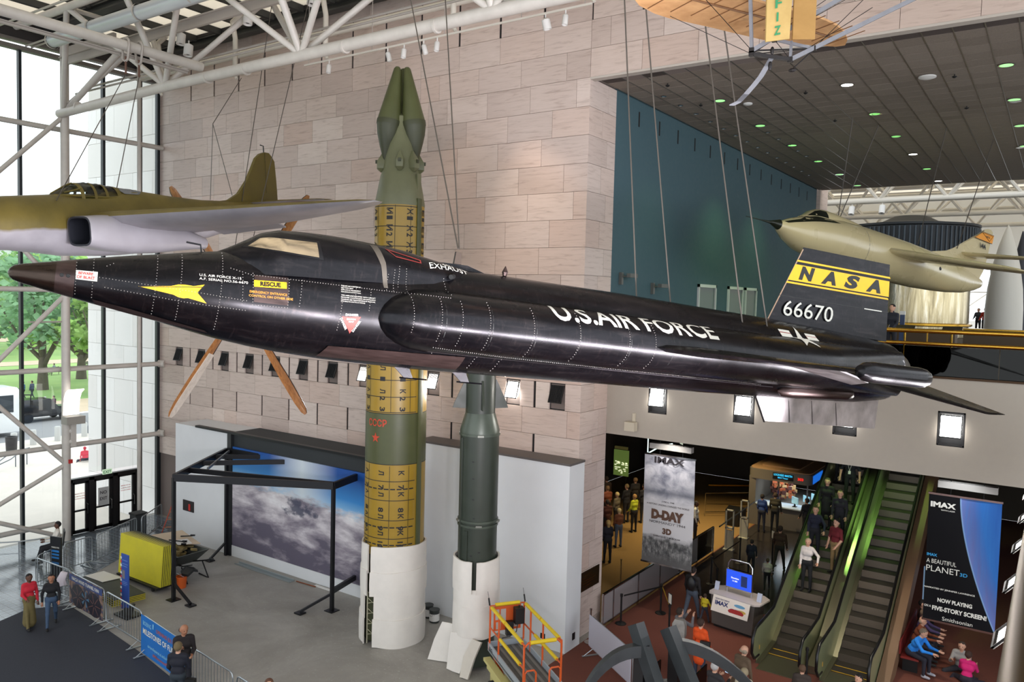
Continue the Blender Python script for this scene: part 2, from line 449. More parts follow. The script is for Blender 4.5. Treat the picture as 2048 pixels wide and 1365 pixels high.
def tile_mat():
    t = NT('acoustic_tile'); r = t.add('ShaderNodeObjectInfo').outputs['Random']; n = t.noise(t.coords('World'), 55, 2)
    t.setc(t.mix(.35, t.ramp(r, [(0, (122, 110, 98)), (1, (140, 128, 116))]), t.ramp(n, [(.35, (98, 88, 78)), (.7, (146, 134, 122))])))
    t.b.inputs['Roughness'].default_value = .9; return t.m
M_TILE = tile_mat()
M_GRID = mat('tile_grid', (112, 104, 94), .35, .6)
ceil = struct(MB().b2((XC, YW + .9, ZC + .05), (7, 44.6, ZC + .4)).b2((XC, YW + .3, ZC + .3), (7, YW + .9, ZC + .4)).build('ceiling', mat('plenum', (30, 27, 25), .9)))
ceil['label'] = 'dim tiled ceiling of the upper gallery'
TS = .625; tme = MB().box((0, 0, 0), (TS - .024, TS - .034, .02)).mesh('tile', M_TILE); rest = MB()
y0 = YW + .27; ntile = 0
for j in range(40):
    for i in range(28):
        x = XC + .06 + TS * (i + .5); y = y0 + TS * (j + .5)
        if j == 0 and i in (1, 3, 4, 5, 6, 8): continue            # open air slots along the edge
        if j < 16 and i < 18: place('tile', tme, ceil, loc=(x, y, ZC + .03))
        else: rest.box((x, y, ZC + .03), (TS - .022, TS - .018, .02))
stuff(rest.build('far_tiles', M_TILE, ceil))
gb = MB()
for i in range(29): gb.b2((XC + .06 + TS * i - .012, y0, ZC + .012), (XC + .06 + TS * i + .012, 44.6, ZC + .03))
gb.build('ceiling_grid', M_GRID, ceil)
M_LITG = NT('green_downlight'); M_LITG.b.inputs['Emission Color'].default_value = lin((150, 255, 130)); M_LITG.b.inputs['Emission Strength'].default_value = 1.0; M_LITG = M_LITG.m
M_LITW = NT('white_downlight'); M_LITW.b.inputs['Emission Color'].default_value = (1, 1, .9, 1); M_LITW.b.inputs['Emission Strength'].default_value = 6.0; M_LITW = M_LITW.m
M_CHROME = mat('chrome', (200, 200, 200), .12, 1.0)
M_BLACK = mat('black', (16, 16, 17), .5)
def downlight(x, y, r, lit, lab, grp=None):
    t = thing('ceiling_downlight', lab, 'downlight', (x, y, ZC), group=grp)
    MB().lathe([(r, .0), (r, -.012), (r * .86, -.012), (r * .86, .0)], (x, y, ZC + .012), 16).build('trim_ring', M_CHROME, t, 40)
    MB().lathe([(0, 0), (r * .84, 0), (r * .84, .006), (0, .006)], (x, y, ZC + .002), 14).build('lens', lit, t)
grid_dl = [(x, 23.85 + 3.97 * j) for x in (-8.98, -5.3, -1.5) for j in range(6)]
for n, (x, y) in enumerate(grid_dl):
    col = -1 if x < -8 else (0 if x < -4 else 1); bright = (col == 0 and round((y - 23.85) / 3.97) in (0, 3, 5))
    nth = ['first', 'second', 'third', 'fourth', 'fifth', 'sixth'][round((y - 23.85) / 3.97)]
    downlight(x, y, .19, M_LITW if bright else M_LITG, '%s round %s downlight from the opening, row %s' % (nth, 'white' if bright else 'green', {-1: 'nearest the blue wall', 0: 'in mid gallery ceiling', 1: 'farthest from the blue wall'}[col]))
for j in range(14): downlight(-10.25, 22.55 + 1.29 * j, .085, M_CHROME, '%s small chrome ceiling spot from the opening, beside the blue wall' % NTH[j], 'small ceiling spots beside the blue wall')
for j in range(6): downlight(-9.08, 29.03 + 1.32 * j, .085, M_CHROME, '%s small chrome spot of the short second ceiling row' % NTH[j], 'small ceiling spots of the second row')
for j, (x, y) in enumerate([(-5.24, 27.86), (-5.32, 31.85), (-1.48, 28.06), (-1.65, 36.01)]): downlight(x, y, .16, M_CHROME, 'larger unlit chrome downlight, %s from the opening in the %s row' % (NTH[j % 2], 'middle' if j < 2 else 'outer'), 'unlit chrome ceiling downlights')
for j, (x, y) in enumerate([(-9.57, 21.29), (-9.6, 23.89), (-6.45, 23.94), (-6.54, 27.96), (-2.68, 24.13), (-2.74, 28.03)]):
    o = MB().lathe([(.015, 0), (.015, -.05), (.06, -.055), (.06, -.07), (.02, -.1)], (x, y, ZC + .01), 8).build('ceiling_sprinkler', M_BLACK); tag(o, 'dark ceiling sprinkler, %s in order going away from the marble corner' % NTH[j], 'sprinkler', 'ceiling sprinklers')
for x, y, r in [(-8.35, 24.58, .14), (-3.31, 24.02, .22)]:
    o = MB().lathe([(r, 0), (r, -.03), (r * .6, -.06), (.01, -.065)], (x, y, ZC + .01), 16).build('ceiling_speaker', M_WHITE, smooth=40); tag(o, 'pale round ceiling fitting, %s' % ('smaller, closest to the blue wall' if r < .2 else 'larger flat disc amid the tile lines'), 'speaker')

# ---- balcony glass and brass rails
def dark_glass():
    t = NT('smoked_glass'); t.n.remove(t.b)
    tr = t.add('ShaderNodeBsdfTransparent', Color=(.045, .043, .036, 1)); gl = t.add('ShaderNodeBsdfGlossy', Roughness=.02); gl.inputs['Color'].default_value = (.6, .6, .58, 1)
    fr = t.add('ShaderNodeFresnel', IOR=1.4); mx = t.add('ShaderNodeMixShader', Fac=fr.outputs[0]); t.l.new(tr.outputs[0], mx.inputs[1]); t.l.new(gl.outputs[0], mx.inputs[2]); t.l.new(mx.outputs[0], t.out.inputs[0]); return t.m
def clear_glass(name='clear_glass', tint=(.93, .95, .94), fac=None):
    t = NT(name); t.n.remove(t.b)
    tr = t.add('ShaderNodeBsdfTransparent', Color=(*tint, 1)); gl = t.add('ShaderNodeBsdfGlossy', Roughness=.01)
    fr = t.add('ShaderNodeFresnel', IOR=1.45); mx = t.add('ShaderNodeMixShader', Fac=fr.outputs[0]); t.l.new(tr.outputs[0], mx.inputs[1]); t.l.new(gl.outputs[0], mx.inputs[2]); t.l.new(mx.outputs[0], t.out.inputs[0]); return t.m
M_SMOKE = dark_glass(); M_GLASS = clear_glass()
M_BRASS = mat('polished_brass', (196, 154, 62), .2, 1.0)
bal = thing('balcony_railing', 'smoked glass balcony railing with two brass rails across the gallery edge', 'railing', (-4, YP, 8.28))
for k in range(9):
    x0 = XC + .02 + 2.0 * k
    MB().b2((x0, YP + .10, 8.29), (x0 + 1.98, YP + .115, 9.0)).build('glass_panel', M_SMOKE, bal)
MB().tube([(XC, YP + .1, 9.06), (7, YP + .1, 9.06)], .045, 12).build('lower_rail', M_BRASS, bal, 60)
MB().tube([(XC, YP + .16, 9.36), (7, YP + .16, 9.36)], .055, 12).build('top_rail', M_BRASS, bal, 60)
pm = MB()
for k in range(10): pm.beam((XC + .5 + 2.0 * k, YP + .15, 8.29), (XC + .5 + 2.0 * k, YP + .15, 9.35), .03, .03)
pm.build('post', M_BRASS, bal)
MB().b2((XC, YP - .02, 8.25), (7, YP + .14, 8.3)).build('base_strip', mat('dark_bronze', (60, 44, 30), .4, .8), bal)

# ---- louvred floodlights in the walls
M_LOUV = mat('louvre_black', (30, 29, 30), .5, .2)
M_LAMP = NT('lit_lamp_face'); M_LAMP.b.inputs['Emission Color'].default_value = (1, .98, .94, 1); M_LAMP.b.inputs['Emission Strength'].default_value = 14; M_LAMP = M_LAMP.m
M_LAMPDIM = NT('lit_lamp_face_soft'); M_LAMPDIM.b.inputs['Emission Color'].default_value = (1, .95, .88, 1); M_LAMPDIM.b.inputs['Emission Strength'].default_value = 2.6; M_LAMPDIM = M_LAMPDIM.m
def floodlight(P, n, lit, lab, w=.53, h=.785, tilt=.34):
    """recessed box with a flap hinged at the top; n is the outward direction"""
    n = Vector(n); s = Vector((0, 0, 1)).cross(n); P = Vector(P); t = thing('floodlight', lab, 'floodlight', P)
    u = Vector((0, 0, 1))
    def pt(a, b, c): return P + s * a + u * b + n * c
    m = MB(); d = .18
    for a0, a1, b0, b1 in ((-w / 2, -w / 2 + .03, -h / 2, h / 2), (w / 2 - .03, w / 2, -h / 2, h / 2), (-w / 2, w / 2, -h / 2, -h / 2 + .03), (-w / 2, w / 2, h / 2 - .03, h / 2)):
        m.prism([pt(a0, b0, -d), pt(a1, b0, -d), pt(a1, b1, -d), pt(a0, b1, -d)], n * (d + .004))
    m.prism([pt(-w / 2, -h / 2, -d), pt(w / 2, -h / 2, -d), pt(w / 2, h / 2, -d), pt(-w / 2, h / 2, -d)], n * .02)
    m.build('housing', M_LOUV, t)
    zt, zb = h / 2 - .06, -h * .26; L = zt - zb; fw = w * .42
    def fl(a, v, c): return pt(a, zt - v * L * math.cos(tilt), .01 + v * L * math.sin(tilt) + c)
    m = MB()
    for a in (-fw, fw - .02): m.add([fl(a, 0, 0), fl(a + .02, 0, 0), fl(a + .02, 1, 0), fl(a, 1, 0), fl(a, 0, .03), fl(a + .02, 0, .03), fl(a + .02, 1, .03), fl(a, 1, .03)], [(0, 1, 2, 3), (7, 6, 5, 4), (0, 4, 5, 1), (1, 5, 6, 2), (2, 6, 7, 3), (3, 7, 4, 0)])
    for v in (0, .95): m.add([fl(-fw, v, 0), fl(fw, v, 0), fl(fw, v + .05, 0), fl(-fw, v + .05, 0), fl(-fw, v, .03), fl(fw, v, .03), fl(fw, v + .05, .03), fl(-fw, v + .05, .03)], [(0, 1, 2, 3), (7, 6, 5, 4), (0, 4, 5, 1), (1, 5, 6, 2), (2, 6, 7, 3), (3, 7, 4, 0)])
    m.build('flap_frame', M_LOUV, t)
    m = MB().add([fl(-fw, 0, 0), fl(fw, 0, 0), fl(fw, 1, 0), fl(-fw, 1, 0), fl(-fw, 0, .008), fl(fw, 0, .008), fl(fw, 1, .008), fl(-fw, 1, .008)], [(0, 1, 2, 3), (7, 6, 5, 4), (0, 4, 5, 1), (1, 5, 6, 2), (2, 6, 7, 3), (3, 7, 4, 0)])
    m.build('lamp_face', lit or M_BLACK, t)
    for k in range(9):
        a = -fw + .03 + (2 * fw - .06) * k / 8; v1 = .34 if lit else .97
        MB().add([fl(a - .004, .04, .008), fl(a + .004, .04, .008), fl(a + .004, v1, .008), fl(a - .004, v1, .008), fl(a - .004, .04, .03), fl(a + .004, .04, .03), fl(a + .004, v1, .03), fl(a - .004, v1, .03)], [(0, 1, 2, 3), (7, 6, 5, 4), (0, 4, 5, 1), (1, 5, 6, 2), (2, 6, 7, 3), (3, 7, 4, 0)]).build('slat', M_LOUV, t)
    return t
for k in range(13):
    if k in (3, 5): lit = M_LAMPDIM
    elif k in (1, 2): lit = M_LAMP
    else: lit = None
    floodlight((louvX[k], YW + .06, ZC - MODZ * 11.5), (0, -1, 0), lit, '%s louvred floodlight along the marble wall from its corner, %s' % (NTH[k], 'lit' if lit else 'unlit'))
for k, (x, z) in enumerate(LP[:4]):
    floodlight((x, YP + .0, z), (0, -1, 0), M_LAMP, '%s bright floodlight from the marble corner in the cream balcony front' % NTH[k], .56, .80, .22)
    light('SPOT', 'floodlight_beam', (x, YP - .35, z - .05), 420, (1, .96, .9), (x - .6, 8, 8.6), .12, 100, .8)
for x, pw in ((louvX[1], 300), (louvX[2], 220), (louvX[3], 160), (louvX[5], 160)):
    light('SPOT', 'floodlight_beam', (x, YW - .4, 7.0), pw, (1, .93, .85), (x - .5, 9, 9.5), .12, 100, .8)
for x, z, tx, tz, p in ((-13.2, 17.1, -12.9, 11.6, 520), (-12.2, 17.1, -12.2, 10.2, 320), (-16.8, 17.1, -15.0, 12.5, 200)): light('SPOT', 'track_beam', (x, 16.9, z), p, (1, .74, .55), (tx, YW, tz), .1, 46, 1.0)
# ================================================================== ROOF, TRUSS, GLASS WALL
M_ROOF = mat('roof_dark', (40, 36, 36), .8)
M_BEAM = mat('roof_beam', (58, 58, 56), .6, .2)
M_CHORD = mat('grey_painted_chord', (168, 160, 152), .45)
M_TUBE2 = mat('white_painted_pipe', (214, 208, 196), .45)
def pane_mat():
    t = NT('frosted_skylight'); t.n.remove(t.b)
    tl = t.add('ShaderNodeBsdfTranslucent', Color=(.86, .80, .70, 1)); df = t.add('ShaderNodeBsdfDiffuse', Color=(.8, .75, .68, 1))
    mx = t.add('ShaderNodeMixShader', Fac=.35); t.l.new(tl.outputs[0], mx.inputs[1]); t.l.new(df.outputs[0], mx.inputs[2]); t.l.new(mx.outputs[0], t.out.inputs[0]); return t.m
M_PANE = pane_mat()
ZR = 19.7
strips = [(15.8, 18.95), (11.2, 14.8), (6.7, 10.3), (2.2, 5.8), (-2.3, 1.3), (-7, -3.5)]
roof = MB(); y = YW + .3
for a, b in strips: roof.b2((XW - .5, b, ZR + .1), (6, y, ZR + .3)); y = a
roof.b2((XW - .5, -12, ZR + .1), (6, y, ZR + .3))
for a, b in strips: roof.b2((XW - .5, a, ZR + .1), (XW + .5, b, ZR + .3))
rf = struct(roof.build('ceiling_hall', M_ROOF)); rf['label'] = 'dark hall roof with rows of frosted skylights'
pme = MB().box((0, 0, 0), (MODX - .16, 1, .03)).mesh('skylight_pane', M_PANE)
fr = MB()
for a, b in strips:
    for k in range(24):
        x = XW + 1.3 + MODX * k
        place('skylight_pane', pme, rf, loc=(x, (a + b) / 2, ZR + .22), scale=(1, b - a, 1))
        fr.b2((x - MODX / 2 - .09, a, ZR - .02), (x - MODX / 2 + .09, b, ZR + .25))
stuff(fr.build('skylight_bars', M_BEAM, rf))
for a, b in strips:
    for yy in (a - .18, b + .18):
        m = MB().b2((XW, yy - .16, ZR - .2), (6, yy + .16, ZR - .15)).b2((XW, yy - .03, ZR - .15), (6, yy + .03, ZR + .1)).b2((XW, yy - .16, ZR + .04), (6, yy + .16, ZR + .1))
        m.build('roof_beam', M_BEAM, rf)
struct(MB().b2((XW - .1, -12, 19.0), (XW + .25, YW, ZR + .2)).build('trim_2', M_ROOF))['label'] = 'dark fascia over the glass wall'

# --- main truss
YT, ZT = 15.2, 16.53
tr = thing('roof_truss', 'big cream tubular roof truss crossing above the suspended aircraft', 'truss', (-16, YT, ZT))
MB().tube([(-31.6, YT, ZT - .1), (-24.6, YT, ZT + .03), (-11, YT, ZT + .03), (6, YT, ZT)], .165, 14).build('bottom_chord', M_TUBE, tr, 50)
TOPC = [(13.7, 19.25), (16.7, 19.25)]
for yy, zz in TOPC: MB().tube([(-31.6, yy, zz), (6, yy, zz)], .13, 12).build('top_chord', M_TUBE, tr, 50)
nodes = [-31.3 + 6.67 * k for k in range(6)]
for i, x in enumerate(nodes):
    for s in (-1, 1):
        for yy, zz in TOPC:
            if x + s * 3.33 < -31.6: continue
            MB().tube([(x, YT, ZT + .05), (x + s * 3.33, yy, zz)], .095, 10).build('web_tube', M_TUBE, tr, 50)
    if 0 < i < 5:
        MB().tube([(x, YT, ZT + .05), (x + .1, 13.7, 19.2)], .105, 10).build('web_tube', M_TUBE, tr, 50)
    MB().tube([(x + 3.33, 13.7, 19.25), (x + 3.33, 16.7, 19.25)], .08, 8).build('cross_tube', M_TUBE, tr, 50)
for x in (-30.2, -22.3, -20.4, -16.2, -13.0):
    MB().tube([(x - .03, YT, ZT), (x + .03, YT, ZT)], .185, 14).build('clamp_band', M_TUBE, tr, 50)
o = MB().b2((-31.4, YT - .05, 18.18), (-7, YT + .05, 18.46)).b2((-31.4, YT - .14, 18.44), (-7, YT + .14, 18.48)).build('service_beam', M_CHORD); tag(o, 'flat grey service beam running inside the roof truss', 'beam')
o = MB().tube([(-22.65, YT, 16.9), (-22.65, -8, 16.95)], .15, 12).build('tie_tube', M_TUBE, smooth=50); tag(o, 'cream steel tube running from the truss chord out over the viewer', 'steel tube')
o = MB().b2((-22.98, -8, 16.66), (-22.9, YT - .3, 16.74)).b2((-23.02, -8, 16.72), (-22.84, YT - .3, 16.75)).build('cable_tray', M_CHORD); tag(o, 'thin pale cable tray running just below the long cream tube', 'cable tray')
t = thing('ventilation_duct', 'silver round duct with an open flared end under the roof', 'duct', (-20, 13.6, 18.2))
MB().tube([(-28.6, 13.55, 18.22), (-5, 13.55, 18.1)], .225, 20, False).build('pipe', mat('duct_silver', (180, 184, 186), .35, .25), t, 50)
for x in (-28.62, -26.0, -23.3, -20.6, -17.9): MB().tube([(x - .04, 13.55, 18.21), (x + .04, 13.55, 18.21)], .255, 20, False).build('flange', M_CHORD, t, 50)
o = MB().tube([(-31.8, 18.6, 18.58), (6, 18.6, 18.58)], .12, 10).build('wall_pipe', M_TUBE2, smooth=50); tag(o, 'cream pipe along the top of the marble wall behind the truss', 'pipe')
for k, x in enumerate((-29.0, -24.4, -19.8, -14.6, -10.2)):
    o = MB().tube([(x + .4, 17.7, 19.55), (x, 17.6, 19.3), (x + .15, 17.6, 18.7), (x + .15, 17.6, 17.5), (x + .25, 17.6, 17.3)], [.1, .1, .085, .085, .05], 8).build('crooked_pipe', M_TUBE2, smooth=50)
    tag(o, 'crooked cream drop pipe under the roof, %s counting from the glass wall' % NTH[k], 'pipe')
for j, (yy, zz) in enumerate(((16.0, 17.4), (16.25, 17.65), (14.2, 18.75), (14.4, 18.75), (12.4, 18.6))):
    o = MB().tube([(-32, yy, zz), (6, yy, zz)], .035, 6).build('conduit', M_CHORD); tag(o, '%s of the thin grey conduits among the truss tubes' % ['lowest', 'second lowest', 'highest, inner', 'highest, outer', 'one closest to the viewer'][j], 'conduit')
def spot_can(x, y, z, aim, lab, grp=None, r=.085, L=.26):
    t = thing('spotlight', lab, 'spotlight', (x, y, z), group=grp); d = (Vector(aim) - Vector((x, y, z))).normalized(); p = Vector((x, y, z - .14))
    MB().lathe([(r * .5, -.02), (r, .02), (r, L), (r * .85, L), (r * .8, L - .04), (.001, L - .05)], p, 14, d).build('can', M_WHITE, t, 50)
    MB().tube([(x, y, z), (x, y, z - .1), p + d * .08], .018, 6).build('yoke', M_WHITE, t)
    MB().lathe([(.001, 0), (r * .78, 0)], p + d * (L - .045), 12, d, False).build('lens', M_BLACK, t)
tk = thing('track_light_rail', 'long thin white lighting track hung in front of the marble wall', 'track', (-15, 17.4, 17.2))
MB().b2((-20.4, 17.38, 17.16), (-9.9, 17.42, 17.21)).build('rail', M_TUBE2, tk)
rd_ = MB()
for x in (-20.2, -17.4, -14.6, -12.0, -10.1): MB().tube([(x, 17.4, 17.2), (x, 17.4, 19.3)], .012, 5).build('hanger', M_CHORD, tk)
TSP = [(-19.25, 'marble'), (-16.75, 'left pair'), (-16.1, 'left pair'), (-15.35, 'left pair'), (-14.85, 'left pair'), (-11.25, 'big'), (-10.65, 'end')]
for k, (x, s) in enumerate(TSP): spot_can(x, 17.4, 17.18, (x + .8, 18.5, 12) if k % 2 else (x, 16.5, 10), '%s white spotlight along the thin track, counting from its window end' % NTH[k].capitalize(), None, .075 if s != 'big' else .11, .26)
for k, (x, y, z) in enumerate([(-27.6, 14.4, 18.9), (-24.7, 16.1, 18.3), (-21.8, 16.3, 18.9), (-18.9, 16.4, 19.0), (-25.6, 16.4, 18.9), (-17.0, 16.2, 18.8)]):
    spot_can(x, y, z, (x + .3, y - 1, 10), '%s white lamp tucked up among the skylights, counting from the window' % NTH[[0, 2, 3, 4, 1, 5][k]].capitalize(), None, .15, .38)
# two shackles with cables down to the green aircraft
for k, yy in enumerate((12.75, 13.15)):
    t = thing('hoist_shackle', '%s steel shackle clamped on the long cream tube' % ('front' if k == 0 else 'rear'), 'shackle', (-22.65, yy, 16.9))
    MB().tube([(-22.65 + .19 * math.cos(a), yy, 16.92 + .2 * math.sin(a) - (.25 if math.sin(a) < -.5 else 0)) for a in np.linspace(0, 2 * PI, 14)[:-1]], .035, 6, closed=True).build('bow', M_CHORD, t, 50)
    MB().tube([(-22.65, yy, 16.6), (-22.65, yy, 16.1)], .03, 6).build('turnbuckle', mat('rusty', (96, 66, 52), .7), t)
M_CABLE = mat('steel_cable', (92, 86, 80), .5, .5)
def cable(a, b, lab, r=.012, grp=None, nm='support_cable'):
    o = MB().tube([a, b], r, 5).build(nm, M_CABLE); return tag(o, lab, 'cable', grp)

# --- glass wall
M_MULL = mat('dark_mullion', (34, 40, 44), .4, .3)
gw = struct(MB().b2((XW - .06, YW - .12, 0), (XW + .12, YW + .05, 19)).build('window_1', M_MULL)); gw['label'] = 'tall glass curtain wall with dark mullions'
yy = YW - .83
ys = [18.78 - MODX * k for k in range(20)]
mm = MB().b2((-.06, -.05, 0), (.12, .05, 18.75)).mesh('mullion', M_MULL)
for q in ys:
    if abs(q - 17.21) < .1: mz = 2.35
    place('mullion', mm, gw, loc=(XW, q, 0 if not 15.5 < q < 18.7 else 2.3), scale=(1, 1, 1 if not 15.5 < q < 18.7 else .877))
zz_ = [0, 3.65, 6.68, 9.77, 12.8, 15.9, 18.7]
for q0, q1 in zip([YW - .1] + ys[:-1], ys):
    for z0, z1 in zip(zz_[:-1], zz_[1:]):
        if q1 > 15.5 and q0 < 18.9 and z0 == 0: z0 = 2.35
        MB().b2((XW - .01, q1, z0), (XW + .005, q0, z1)).build('pane', M_GLASS, gw)
for z in zz_[1:-1] + [.63]:
    if z > 1: MB().tube([(XW + .38, -12, z), (XW + .38, YW - .05, z)], .1, 10).build('girt_tube', M_TUBE, gw, 50)
    else: MB().tube([(XW + .38, -12, z), (XW + .38, 15.1, z)], .1, 10).build('girt_tube', M_TUBE, gw, 50)
MB().b2((XW - .1, -12, 18.6), (XW + .2, YW, 18.75)).b2((XW - .1, -12, 18.88), (XW + .2, YW, 19.0)).build('head_beam', mat('taupe_metal', (110, 104, 98), .5), gw)
for z in (6.68, 3.65): MB().tube([(XW + .25, YW - .12, z), (XW + .5, YW + .02, z)], .16, 10).build('end_clamp', M_TUBE, gw, 50)
XCOL = -31.55
cs = thing('column_bracing', 'cream tubular columns and crossed braces standing inside the glass wall', 'steel frame', (XCOL, 12, 0))
for q in (15.36, 9.1, 2.83, -3.4): MB().tube([(XCOL, q, 0), (XCOL, q, 19.4)], .155, 16).build('column', M_TUBE, cs, 50)
MB().tube([(XW + .45, 18.5, 0), (XW + .45, 18.5, 19.4)], .085, 10).build('thin_column', M_TUBE, cs, 50)
for q in (15.36, 9.1, 2.83):
    for z0, z1 in ((16.4, 9.75), (9.6, 16.4), (9.6, 3.1), (3.0, 9.6), (3.0, -.1), (.1, 3.0)):
        if z1 < 0: z1 = .05
        MB().tube([(XCOL, q, z0), (XCOL, q - 6.27, z1)], .085, 10).build('brace', M_TUBE, cs, 50)
MB().tube([(XCOL, 15.36, 16.5), (-27.2, YT, 18.2)], .11, 10).build('brace', M_TUBE, cs, 50)
MB().tube([(XCOL, 15.36, 8.55), (XCOL, 14.0, 8.55)], .035, 6).build('strut', M_CHORD, cs)
MB().b2((XCOL, 15.3, 18.55), (-28, 15.42, 18.9)).build('head_beam', M_CHORD, cs)
lt = thing('column_floodlight', 'large lit floodlight with a curved white reflector on the cream column', 'floodlight', (XCOL + .25, 15.4, 5))
pr_ = [(XCOL + .2 + .55 * math.sin(a), 5.0 + 1.0 * (1 - math.cos(a)) ) for a in np.linspace(0, 1.35, 7)]
m = MB()
rr = []
for (x, z) in [(XCOL + .22, 4.95), (XCOL + .24, 5.3), (XCOL + .30, 5.6), (XCOL + .42, 5.82), (XCOL + .62, 5.95)]: rr.append([V(x, 15.15, z), V(x, 15.75, z), V(x - .03, 15.75, z + .03), V(x - .03, 15.15, z + .03)])
m.rings(rr); m.build('reflector', M_LAMPDIM, lt, 40)
MB().b2((XCOL + .15, 15.1, 4.62), (XCOL + .6, 15.8, 4.92)).build('lamp_box', mat('lamp_grey', (150, 146, 138), .5), lt)
MB().b2((XCOL + .14, 15.45, 3.7), (XCOL + .26, 15.62, 4.62)).tube([(XCOL, 15.4, 4.3), (XCOL + .22, 15.55, 4.3)], .09, 8).tube([(XCOL, 15.4, 3.9), (XCOL + .22, 15.55, 3.9)], .09, 8).build('bracket', M_TUBE, lt)
o = MB().b2((XCOL + .15, 15.36, 3.05), (XCOL + .22, 15.5, 3.2)).build('fire_strobe', mat('alarm_red', (190, 40, 36), .4)); tag(o, 'small red fire alarm box low on the cream column', 'fire alarm')
# --- doors
XD = -32.02
M_DOOR = mat('door_black', (28, 26, 26), .35, .2)
dz = 2.12
fb = MB()
for q in (15.68, 16.54, 17.52, 18.5): fb.b2((XD - .12, q - .1, 0), (XD + .1, q + .1, dz + .12))
fb.b2((XD - .12, 15.58, dz), (XD + .1, 18.6, dz + .14))
dfr = struct(fb.build('door_frame_1', M_DOOR)); dfr['label'] = 'black frame around the three glass exit doors'
for k, (a, b) in enumerate(((15.78, 16.44), (16.64, 17.42), (17.62, 18.4))):
    m = MB().b2((XD - .04, a, .02), (XD + .03, a + .12, dz)).b2((XD - .04, b - .12, .02), (XD + .03, b, dz)).b2((XD - .04, a, .02), (XD + .03, b, .16)).b2((XD - .04, a, dz - .1), (XD + .03, b, dz)).b2((XD - .04, a, .9), (XD + .03, b, .97))
    d = struct(m.build('door_%d' % (k + 1), M_DOOR)); d['label'] = ['glass exit door nearest the cream column', 'middle glass exit door carrying a NO EXIT sign', 'glass exit door nearest the marble wall'][k]
    MB().b2((XD - .01, a + .12, .16), (XD, b - .12, dz - .1)).build('pane', M_GLASS, d)
    MB().tube([(XD + .03, b - .06, .75), (XD + .1, b - .06, .78), (XD + .1, b - .06, 1.15), (XD + .03, b - .06, 1.2)], .018, 6).build('handle', M_CHROME, d)
M_INK = mat('black_ink', (24, 24, 26), .6); M_RED = mat('red_ink', (196, 60, 50), .6)
t = thing('door_sign', 'grey NO EXIT notice on the middle glass door', 'sign', (XD + .04, 17.03, 1.3))
MB().b2((XD + .03, 16.83, .98), (XD + .045, 17.25, 1.72)).build('board', mat('sign_grey', (176, 176, 174), .6), t)
m = MB(); text_on(m, 'NO', .13, (XD + .05, 17.04, 1.45), (0, 1, 0), (0, 0, 1), align='C'); text_on(m, 'EXIT', .13, (XD + .05, 17.04, 1.2), (0, 1, 0), (0, 0, 1), align='C', width=.3)
m.build('lettering', M_INK, t)
t = thing('exit_sign', 'small green and white EXIT sign above the doors', 'sign', (XD + .16, 17.15, 2.4))
MB().b2((XD + .12, 16.95, 2.27), (XD + .17, 17.33, 2.47)).build('box', mat('exit_panel', (196, 222, 190), .5, emit=.5), t)
m = MB(); text_on(m, 'EXIT', .12, (XD + .175, 17.14, 2.31), (0, 1, 0), (0, 0, 1), align='C'); m.build('lettering', mat('exit_green', (60, 120, 80), .5), t)
for k, y in enumerate((16.11, 18.01)):
    m = MB(); 
    for i, s in enumerate(('EMERGENCY EXIT ONLY', 'ALARM WILL SOUND', 'IF DOOR IS OPENED')): text_on(m, s, .05, (XD + .01, y, 1.6 - .1 * i), (0, 1, 0), (0, 0, 1), align='C', width=.42)
    o = m.build('door_lettering', M_RED); tag(o, 'fine red notice lettering on the glass of the exit door nearest the %s' % ('column' if k == 0 else 'marble wall'), 'notice')

# ================================================================== OUTSIDE
ZG = -.6
M_PLAZA = mat('plaza_paving', (216, 208, 198), .8, 0, (.6, .05), space='Object'); M_ROAD = mat('asphalt', (150, 150, 152), .8, 0, (.5, .06)); M_PATH = mat('gravel_path', (206, 186, 160), .9, 0, (1, .06))
def lawn_mat():
    t = NT('lawn'); n = t.noise(t.coords('World'), .12, 5); t.setc(t.ramp(n, [(.35, (128, 164, 96)), (.65, (158, 188, 112))])); t.b.inputs['Roughness'].default_value = .95; return t.m
M_LAWN = lawn_mat()
def strip(name, x0, x1, m, lab, z=ZG, y0=-60, y1=150, kind='structure'):
    o = MB().add([(x0, y0, z), (x1, y0, z), (x1, y1, z), (x0, y1, z)], [(0, 1, 2, 3)]).build(name, m); o['kind'] = kind; o['label'] = lab; return o
strip('plaza_ground', -57.5, XW - .35, M_PLAZA, 'pale paved plaza outside the glass wall')
strip('street_ground', -67.5, -57.5, M_ROAD, 'grey street beyond the plaza', ZG - .1)
strip('path_ground', -75.5, -67.5, M_PATH, 'gravel walk beyond the street')
strip('lawn_ground', -700, -75.5, M_LAWN, 'green park lawn beyond the walk', ZG, -200, 500)
strip('far_path_ground', -118, -112, M_PATH, 'far pale walk across the lawn', ZG + .03, -60, 200)
strip('second_far_path_ground', -172, -160, M_PATH, 'second far walk across the lawn', ZG + .05, -60, 260)
xw = struct(MB().b2((-38.7, 19.95, ZG), (XW - .1, 26, 19.5)).build('wall_outside', mat('pale_marble_joint', (205, 200, 196), .8))); xw['label'] = 'pale marble side wall of the neighbouring wing outside'
t_ = NT('pale_outer_marble'); t_.setc(t_.ramp(t_.add('ShaderNodeObjectInfo').outputs['Random'], [(0, (226, 222, 220)), (1, (238, 236, 236))])); t_.b.inputs['Roughness'].default_value = .6; M_STONE2 = t_.m  # pale marble, tone differing at random from slab to slab
